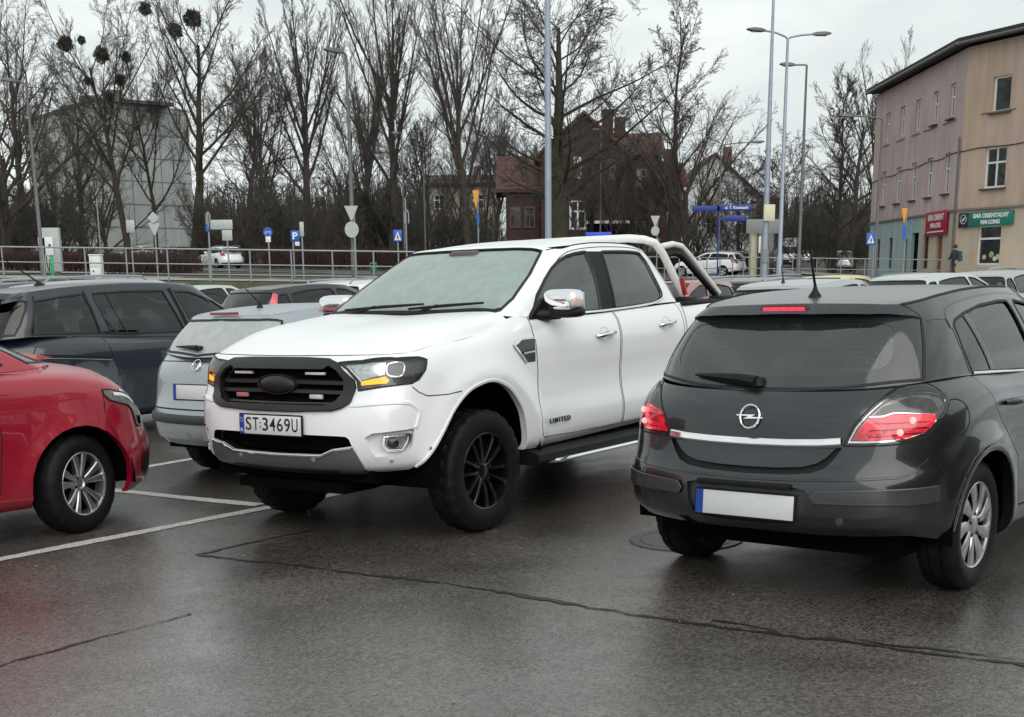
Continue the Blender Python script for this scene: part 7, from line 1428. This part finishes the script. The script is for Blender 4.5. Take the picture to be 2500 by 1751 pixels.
def tree(label, pos, style, seed, H, r0, lean=(0, 0), rot=0., sc=1., group='bare trees beyond the railing', bark=None, twig=None, name='bare_tree', cat='tree'):
    d = tree_data(style, seed, H, r0, lean, bark, twig); o = thing(name, label, cat, M4(pos[0], pos[1], zst(pos[0], pos[1]) - .1, rot) @ Matrix.Scale(sc, 4), group); obj('trunk', d[0], o); c = obj('crown', d[1], o); c['kind'] = 'stuff'; return o
def tp(x, depth, y=590): return at(x, y, depth)[:2]
def mistletoe(px, py, pr, depth):
    q = at(px, py, depth); r = PXM(pr, depth); rng = np.random.default_rng(int(px * 7 + py)); n = 760; r = r * 1.05; d = rng.normal(0, 1, (n, 3)); d /= np.linalg.norm(d, axis=1, keepdims=True); rad = r * rng.uniform(.25, 1.0, n) ** .6; rad *= 1 + .12 * np.sin(d[:, 0] * 5 + d[:, 2] * 4)
    c = d * rad[:, None] * [1, 1, 1.08]; u = np.cross(d, rng.normal(0, 1, (n, 3))); u /= np.linalg.norm(u, axis=1, keepdims=True); v = np.cross(d, u); s = r * .24; V = np.stack([c - u * s * .35, c + d * s + v * s * .3, c + u * s * .35, c - d * s * .6 - v * s * .2], 1).reshape(-1, 3); b = MB(); b.add(V, [(4 * i, 4 * i + 1, 4 * i + 2, 4 * i + 3) for i in range(n)])
    k = 60; dd = d[:k]; P = np.stack([np.zeros((k, 3)), dd * r * .5, dd * r * .9 + rng.normal(0, r * .08, (k, 3))], 1); tubes(b, P, np.full((k, 3), r * .012), 3)
    o = b.build('mistletoe_ball', MIST, None, sharp=0); o.location = q; tag(o, 'round green brown mistletoe ball high in the bare branches at the left', 'mistletoe', 'mistletoe balls in the trees')
def build_trees():
    T = tree
    T('tall bare tree leaning left with mistletoe, in front of the apartment block', tp(290, 112), 'ash', 11, 25, .34, (-.10, 0), .4)
    T('slender leaning bare tree between the apartment block and the thick trunk', tp(358, 116), 'ash', 12, 21, .24, (-.10, .02), 1.6)
    T('thick mossy trunked bare tree behind the white estate car at the left', tp(436, 108), 'ash', 13, 27, .48, (.03, 0), 0., 1, bark=BARKG)
    T('wide spreading bare tree above the bicycle sign', tp(560, 120), 'lime', 14, 19, .40, (.06, 0), .7)
    T('bare tree with steep branches left of the lamp with two sign backs', tp(700, 112), 'poplar', 15, 24, .42, (0, 0), 0.)
    T('bare poplar with several stems right of the lamp with two sign backs', tp(885, 108), 'poplar', 16, 25, .45, (0, 0), 0.9)
    T('pollard tree with upright shoots beside the orange sign', tp(1052, 100, 560), 'poplar', 17, 22, .36, (-.01, 0), .3)
    T('big dark old tree with a massive trunk right of the thick grey pole', tp(1264, 75, 560), 'lime', 21, 17.5, .62, (0, 0), 1.1, bark=BARKG)
    T('pale bare tree with fine upright twigs right of the brick house', tp(1500, 100, 560), 'birch', 19, 21, .30, (.01, 0), 0., twig=TWIGB)
    T('bare tree with twisted stems beside the white house', tp(1540, 92, 560), 'scrub', 20, 16, .30, (.03, 0), 2.0, twig=TWIGB)
    T('tall bare tree above the roof line left of the pink house', tp(1905, 118), 'ash', 22, 20, .38, (.02, 0), .5)
    T('bare tree standing by the road left of the pink house', tp(1868, 100), 'birch', 23, 15, .22, (.0, 0), 0.)
    T('bare tree rising behind the pink house roof', tp(1960, 130), 'poplar', 16, 25, .45, (0, 0), 2.4, .8)
    for i, (x, d, s) in enumerate(((1700, 120, .60), (1745, 110, .68), (1775, 150, .8), (1655, 112, .62), (1830, 145, .72))): T(['small bushy bare tree behind the cream box of the mast', 'dark bare tree between the mast and the street lamps', 'far bare tree at the end of the road', 'bare tree over the white estate car at the right', 'far bare tree behind the single street lamp'][i], tp(x, d), 'lime' if i % 2 else 'scrub', 24 if i % 2 else 25, 14, .24, (0, 0), i * 1.3, s * 1.15)
    for i, (x, d, sd, s) in enumerate(((20, 95, 'scrub', 1.5), (55, 120, 'ash', .95), (-20, 110, 'poplar', .95), (130, 135, 'scrub', 1.25), (180, 140, 'ash', .8), (240, 150, 'scrub', 1.1))): T(['dark dense bare tree at the left edge', 'tall bare tree behind the street lamp at the far left', 'bare tree half outside the picture at the left', 'bare tree before the left end of the apartment block', 'thin bare tree before the apartment windows', 'low bare tree before the apartment corner'][i], tp(x, d), sd, {'scrub': 25, 'ash': 13, 'poplar': 15}[sd], {'scrub': 14, 'ash': 27, 'poplar': 24}[sd], {'scrub': .24, 'ash': .48, 'poplar': .42}[sd], {'scrub': (0, 0), 'ash': (.03, 0), 'poplar': (0, 0)}[sd], i * 1.9, s, bark=BARKG if sd == 'ash' else None)
    for i, (x, d, s) in enumerate(((610, 140, 1.0), (770, 135, .95), (830, 150, 1.05), (960, 140, .85), (1110, 130, .7), (1180, 140, .8), (1330, 105, .35), (1400, 104, .42))): T(['bare tree deep in the thicket behind the bicycle sign', 'bare tree deep in the thicket behind the lamp with two sign backs', 'bare tree deep in the thicket above the pickup bonnet', 'bare tree over the pale beige house', 'bare tree at the left gable of the brick house', 'bare tree behind the left roof of the brick house', 'young bare tree before the brick gable', 'young bare tree before the white annex'][i], tp(x, d), 'ash' if i % 2 else 'poplar', 12 if i % 2 else 17, 21 if i % 2 else 22, .24 if i % 2 else .36, (-.10, .02) if i % 2 else (-.01, 0), i * 2.2 + .5, s)
    for i, (x, d, s) in enumerate(((975, 122, .80), (1025, 126, .72), (1085, 120, .70), (1300, 100, .50), (1372, 101, .55), (1448, 99, .48))): T(['bare tree screening the left window of the beige house', 'bare tree before the middle of the beige house', 'bare tree between the beige house and the brick house', 'young bare tree before the arched window of the brick house', 'young bare tree in front of the white annex of the brick house', 'young bare tree before the right end of the brick house'][i], tp(x, d), 'ash', 12, 21, .24, (-.10, .02), i * 1.7 + .9, s)
    # thicket of brown scrub, hedges
    rng = random.Random(5); k = 0
    for x in list(range(455, 1110, 42)) + list(range(-10, 240, 50)) + list(range(1560, 1960, 44)) + [1290, 1440]:
        for row in range(2 if x < 1110 else 1):
            d = rng.uniform(98, 112) + row * 12; p = tp(x + rng.uniform(-14, 14), d); T('brown leafless bush in the thicket beyond the street', p, 'scrub', 31 + k % 3, 6.5, .10, (0, 0), rng.uniform(0, 6), rng.uniform(.75, 1.35) * (1.1 if 600 < x < 1000 else .85), 'leafless bushes of the thicket', twig=TWIG, name='bare_bush', cat='bush'); k += 1
    HB = mat('brown_hedge', (.050, .030, .024), .95, noise=.3, nscale=4)
    def hedge(label, x0, x1, d0, d1, h, w=1.0, m=HB):
        a, c = at(x0, 590, d0)[:2], at(x1, 590, d1)[:2]; L = np.linalg.norm(c - a); n = int(L * 260); r = np.random.default_rng(int(abs(x0) + 3)); s = r.uniform(0, 1, n); P0 = a[None] + (c - a)[None] * s[:, None] + r.normal(0, w * .3, (n, 2)); z = np.array([zst(*p) for p in P0]); hh = h * r.uniform(.55, 1.05, n); d = r.normal(0, .22, (n, 2)); A = np.column_stack([P0, z + hh * r.uniform(0, .5, n)]); Bq = np.column_stack([P0 + d * hh[:, None], z + hh]); mid = (A + Bq) / 2 + r.normal(0, .05, (n, 3)); b = MB(); o = np.array([*a, zst(*a)]); tubes(b, np.stack([A, mid, Bq], 1) - o, np.tile([.016, .012, .008], (n, 1)), 3)
        t = thing('hedge', label, 'hedge', M4(*o), 'clipped bare hedges along the street'); q = b.build('branches', m, t, sharp=0); q['kind'] = 'stuff'
    RB = mat('red_brown_hedge', (.052, .026, .022), .95, noise=.3, nscale=4)
    hedge('reddish brown low hedge behind the railing at the left', -20, 330, 70, 72, 1.05, 1.0, RB); hedge('brown hedge right of the white utility cabinet', 235, 440, 64, 68, .95, 1.1); hedge('long reddish hedge behind the parking sign', 590, 1120, 92, 92, 1.5, 1.0, RB); hedge('brown hedge left of the white estate car at the left', 300, 440, 92, 92, 1.1)
    hedge('dark hedge before the brick house', 1110, 1300, 96, 96, 1.2); hedge('brown hedge beyond the white estate car at the right', 1400, 1700, 95, 100, 1.6)
    for x, y, r in ((148, 97, 14), (138, 100, 9), (228, 123, 15), (183, 90, 8), (197, 182, 8), (269, 180, 11), (283, 128, 10), (326, 20, 12), (393, 69, 14), (432, 42, 17), (244, 218, 10)): mistletoe(x, y, r, 109)
    # far wood closing the horizon
    r = np.random.default_rng(9); n = 15000; x = r.uniform(-150, 130, n); y = r.uniform(225, 290, n); h = r.uniform(4, 15, n) * (.55 + .3 * np.sin(x * .07) ** 2) * np.where(x < -8, 1.15, np.where(x > 33, 1.2, .62)); z = np.array([zst(a, b) for a, b in zip(x, y)]); b = MB(); A = np.column_stack([x, y, z]); d = r.normal(0, .10, (n, 2)) * h[:, None]; tubes(b, np.stack([A, A + np.column_stack([d * .4, h * .6]), A + np.column_stack([d, h])], 1), np.tile([.16, .10, .03], (n, 1)) * r.uniform(.6, 1.4, (n, 1)), 3); o = b.build('far_wood', TWIG, None, sharp=0, kind='stuff'); o['label'] = 'mass of bare brown woodland along the horizon'; o['category'] = 'wood'
build_trees()
# ---------------------------------------------------------------- other parked cars and traffic, a person
def repaint(root, pt):
    for c in root.children:
        if c.type == 'MESH' and c.name.split('.')[0] in ('body', 'hood', 'roof', 'cab', 'mirror', 'door_handle', 'spoiler'):
            c.material_slots[0].link = 'OBJECT'; c.material_slots[0].material = pt
def place(root, label, M, pt, cat=None, group=None, proto=False):
    o = root if proto else clone(root); o.matrix_world = M; o['label'] = label
    if cat: o['category'] = cat
    if group: o['group'] = group
    elif 'group' in o: del o['group']
    repaint(o, pt); return o
def lotat(px, py, depth, z_top, th, off=(0, 0)):
    """pose of a car whose roof top is seen at (px, py) of the 2296-wide copy"""
    d = ray(px * 1.0888, py * 1.0888); d = d / d[1]; q = np.array([0, 0, CAMH]) + d * depth; return lot(q[0], q[1], th, lotz(q[0], q[1]))
def build_parked():
    LG = 'cars parked further back in the car park'; SG = 'cars on the street'
    silv = paint('silver_paint', (.42, .43, .44), .5, .34); white = paint('white_car_paint', (.74, .75, .76), 0, .3); black = paint('black_car_paint', (.012, .012, .014), .2, .28); dgrey = paint('slate_paint', (.09, .10, .11), .5, .3); rose = paint('rose_paint', (.36, .15, .15), .2, .35); yel = paint('pale_yellow_paint', (.60, .56, .26), .1, .35); pale = paint('pale_green_grey_paint', (.50, .55, .55), .3, .34)
    H = hatch_charts(); H['ax'] = np.array([0, 2.614]); tall = H['green'].P
    tl = hatch_charts()['green']
    A = other_car('parked_car', 'x', H, silv, Matrix(), LG, res=.13, wseg=18, cabin=True)
    Wc = warp_charts((LX0, [-1.05, 0, 2.68, 3.6]), (GX0, [-1.0, -.72, 1.35, 2.4]), (HX0, [2.0, 2.4, 3.0, 3.38]), (Z0, Z0), (ZG0, [.985, 1.04, 1.34, 1.41, 1.465]), 1.02, 1.05)
    B = other_car('estate_car', 'x', Wc, white, Matrix(), LG, res=.13, wseg=18, R=.32)
    rb = MB(); gr = Wc['green']
    for m in (1, -1): rb.tube(np.array([(-.80, .60, 1.43), (-.7, .60, 1.475), (.2, .605, 1.50), (.9, .60, 1.485), (1.0, .60, 1.45)]) * [1, m, 1], .016, 6)
    ra = MB(); ra.tube([(-.80, .60, 1.41), (-.7, .60, 1.485), (.2, .605, 1.51), (.9, .60, 1.495), (1.0, .60, 1.44)], .018, 6); ra.build('roof_rail', SATIN, B); rc = MB(); rc.tube(np.array([(-.80, -.60, 1.41), (-.7, -.60, 1.485), (.2, -.605, 1.51), (.9, -.60, 1.495), (1.0, -.60, 1.44)]), .018, 6); rc.build('roof_rail', SATIN, B)
    a0 = .9076
    # behind the people carrier and the silver blue car
    place(B, 'silver estate car with roof rails just behind the dark people carrier', lotat(150, 622, 22, 1.47, a0) @ Matrix.Scale(1.1, 4), silv, 'car', LG, True)
    place(B, 'dark estate car at the left edge behind the people carrier', lotat(-10, 627, 23.5, 1.47, a0) @ Matrix.Scale(1.08, 4), dgrey, 'car', LG)
    place(A, 'light silver car between the people carrier and the dark hatchback', lotat(392, 645, 30, 1.46, a0), pale, 'car', LG, True)
    F = place(A, 'dark hatchback with tall red tail lamps in its rear pillars', lotat(592, 636, 21, 1.46, a0 - .1), black, 'car', LG)
    b = MB(); gq = H['green']
    for s in 'LR':
        u = gq.uv(dens([(-.44, .66, 1.07), (-.33, .73, 1.06), (-.22, .64, 1.30), (-.27, .585, 1.33)], .05), (7.5, 10.5)); b = MB(); sheet(b, gq, u, [], .06, .008, s); b.build('tall_tail_lamp', mat('pink_tail', (.62, .10, .12), .25, coat=.8, noise=.15, nscale=10), F)
    place(A, 'silver hatchback in the row beyond the pickup bonnet', lotat(738, 635, 27, 1.46, a0), silv, 'car', LG); place(B, 'white estate car just left of the pickup windscreen', lotat(800, 629, 26, 1.50, a0), white, 'car', LG)
    # right hand side
    place(A, 'rose coloured car seen through the bars behind the pickup cab', lotat(1570, 643, 26, 1.46, a0 + math.pi), rose, 'car', LG); place(B, 'dark grey estate car with roof rails right of the pickup bars', lotat(1690, 630, 27, 1.50, a0), dgrey, 'car', LG)
    N1 = place(A, 'silver car with a short aerial just behind the dark grey hatchback', lotat(1760, 632, 17, 1.46, a0), silv, 'car', LG)
    q = H['roof']; P = q.P(*q.uv([(-.05, 0, None)])[0]); b = MB(); b.lathe([(0, .05), (.008, .048), (.02, .015), (.032, -.004)], 10, 2, c=P); b.tube([P + np.array([0, 0, .04]), P + np.array([-.06, 0, .22])], [.008, .004], 6); b.build('aerial', BLK, N1)
    place(A, 'pale yellow car between two silver roofs at the right', lotat(1890, 624, 30, 1.46, a0 + math.pi), yel, 'car', LG); place(A, 'pale grey car with a long roof below the red shop sign', lotat(2030, 615, 23, 1.46, a0 - .25), pale, 'car', LG); place(A, 'grey car below the shop window of the corner house', lotat(2195, 617, 25, 1.46, a0 - .1), silv, 'car', LG); place(B, 'dark car at the right edge below the low railing', lotat(2310, 628, 27, 1.50, a0), black, 'car', LG)
    for i in range(7):     # the rest of the rows, mostly hidden
        x = -16 + i * 5.1; place(A if i % 2 else B, ['black', 'grey', 'white', 'silver', 'slate', 'dark', 'pale'][i] + ' car in the back row of the car park, its roof just showing', lot(x + 2, 36 + (i % 3), a0, lotz(x, 36)), [black, dgrey, white, silv, dgrey, black, pale][i], 'car', LG) if i not in (3,) else None
    # street
    def street_car(proto, label, px, py, depth, th, pt, dz=0., cat='car'):
        p = at(px, py, depth); return place(proto, label, M4(p[0], p[1], zst(p[0], p[1]) + dz, th), pt, cat, SG)
    street_car(B, 'white estate car driving on the street at the left', 512, 601, 92, math.radians(128), white); street_car(B, 'black car on the street left of the white estate car', 408, 588, 112, math.radians(130), black); street_car(A, 'white and red car on the street behind a sign post', 328, 580, 116, math.radians(150), paint('off_white_paint', (.62, .55, .54), .1, .35)); street_car(A, 'grey car up the slope behind the black car', 392, 565, 128, math.radians(140), silv)
    R = street_car(B, 'white estate car on the street at the right behind the blue boards', 1632, 622, 80, math.radians(148), white)
    S = other_car('minivan', 'silver people carrier parked by the road before the pink house', warp_charts((LX0, [-.95, 0, 2.7, 3.5]), (GX0, [-.92, -.70, 1.6, 2.6]), (HX0, [2.2, 2.6, 3.1, 3.32]), (Z0, [.22, .36, .62, .82, 1.0, 1.06, 1.14]), (ZG0, [1.07, 1.14, 1.62, 1.70, 1.75]), 1.03, 1.08), silv, Matrix(), SG, 'minivan', res=.14, wseg=16, R=.32)
    p = at(1888, 603, 112); S.matrix_world = M4(p[0], p[1], zst(p[0], p[1]), math.radians(76))
    street_car(A, 'white car far down the road beside the lamp pole', 1798, 596, 170, math.radians(262), white)
    p = at(1766, 600, 135); o = thing('box_van', 'white box van coming down the far road', 'van', M4(p[0], p[1], zst(p[0], p[1]), math.radians(268)), SG); VW = mat('van_white', (.70, .72, .71), .45)
    MB().bevbox((-1.3, 0, 1.75), (3.4, 2.1, 2.3), .05).build('cargo_box', VW, o); cb = MB(); cb.prism([(.45, .55), (2.2, .55), (2.25, 1.05), (1.55, 1.35), (.95, 2.05), (.45, 2.1)], 1, -.98, .98); cb.build('cab', VW, o, recalc=True); w = MB(); w.prism([(1.58, 1.38), (1.0, 2.0), (1.02, 2.02), (1.62, 1.38)], 1, -.86, .86); w.build('windshield', PANE, o, recalc=True); MB().bevbox((2.2, 0, .52), (.25, 1.9, .5), .05).build('bumper', BLK, o); MB().bevbox((2.34, 0, .58), (.02, .52, .12), .005).build('license_plate', PLATE, o)
    for y in (.72, -.72): MB().bevbox((2.2, y, .95), (.12, .35, .2), .04).build('headlight', REFL, o)
    for x in (1.5, -1.9):
        for m in (1, -1): wheel(o, (x, m * .85, .33), .33, .2, 'plain', 0, 14, None, m)
def person():
    p = at(2136, 640, 66); z = zst(p[0], p[1]) + .1; root = thing('person', 'person in dark clothes with a blue backpack walking past the pink house', 'person', M4(p[0], p[1], z, math.radians(200)))
    V = [(0, 0, .95), (0, .01, 1.15), (0, .02, 1.38), (0, .02, 1.50), (.02, .02, 1.57), (.035, .02, 1.66), (.02, .02, 1.74), (0, .19, 1.42), (-.05, .25, 1.17), (.08, .24, .95), (.14, .23, .88), (0, -.17, 1.42), (.06, -.24, 1.18), (.20, -.22, 1.02), (.27, -.2, .98), (0, .10, .92), (.16, .11, .52), (.02, .11, .09), (.15, .12, .04), (0, -.10, .92), (-.08, -.11, .50), (-.28, -.11, .12), (-.16, -.12, .05)]
    E = [(0, 1), (1, 2), (2, 3), (3, 4), (4, 5), (5, 6), (2, 7), (7, 8), (8, 9), (9, 10), (2, 11), (11, 12), (12, 13), (13, 14), (0, 15), (15, 16), (16, 17), (17, 18), (0, 19), (19, 20), (20, 21), (21, 22)]; R = [.16, .155, .17, .07, .065, .105, .08, .075, .058, .045, .04, .075, .058, .045, .04, .10, .07, .05, .045, .10, .07, .05, .045]
    me = bpy.data.meshes.new('body'); me.from_pydata(V, E, []); o = bpy.data.objects.new('body', me); COL.objects.link(o); m = o.modifiers.new('skin', 'SKIN'); s = o.modifiers.new('sub', 'SUBSURF'); s.levels = s.render_levels = 1
    for i, r in enumerate(R): me.skin_vertices[0].data[i].radius = (r, r * (1.15 if i in (0, 1, 2) else 1))
    me.skin_vertices[0].data[0].use_root = True; bpy.context.view_layer.update(); e = bpy.data.meshes.new_from_object(o.evaluated_get(bpy.context.evaluated_depsgraph_get())); bpy.data.objects.remove(o)
    cloth = mat('dark_clothes', (.022, .024, .020), .9); skin = mat('skin', (.36, .22, .16), .6); e.materials.clear(); e.materials.append(cloth); e.materials.append(skin)
    for f in e.polygons:
        c = f.center; f.use_smooth = True; f.material_index = 1 if (c.z > 1.53 or (c.z < 1.03 and c.z > .84 and abs(c.y) > .17)) else 0
    b = obj('body', e, root); hb = MB(); hb.lathe([(0, 1.80), (.07, 1.785), (.115, 1.72), (.118, 1.66), (.10, 1.62)], 14, 2, c=(.005, .02, 0)); hb.build('cap', mat('dark_cap', (.03, .035, .025), .9), root)
    k = MB(); k.bevbox((-.23, .02, 1.22), (.22, .36, .52), .08); k.bevbox((-.35, .02, 1.12), (.08, .26, .26), .035); bp = k.build('backpack', mat('teal_backpack', (.012, .075, .125), .7, noise=.1, nscale=8), None)
    bp.matrix_world = root.matrix_world; tag(bp, 'bulging blue backpack on the back of the person by the pink house', 'backpack')
    for y in (.12, -.12): t = MB(); t.tube([(-.14, y, 1.42), (-.02, y, 1.50), (.13, y, 1.40), (.13, y, 1.2), (-.10, y * 1.2, 1.03)], .018, 6); st = t.build('strap', MATS['teal_backpack'], bp)
build_parked(); person()
build_truck(); build_hatch(); build_silver(); build_mpv(); build_red()
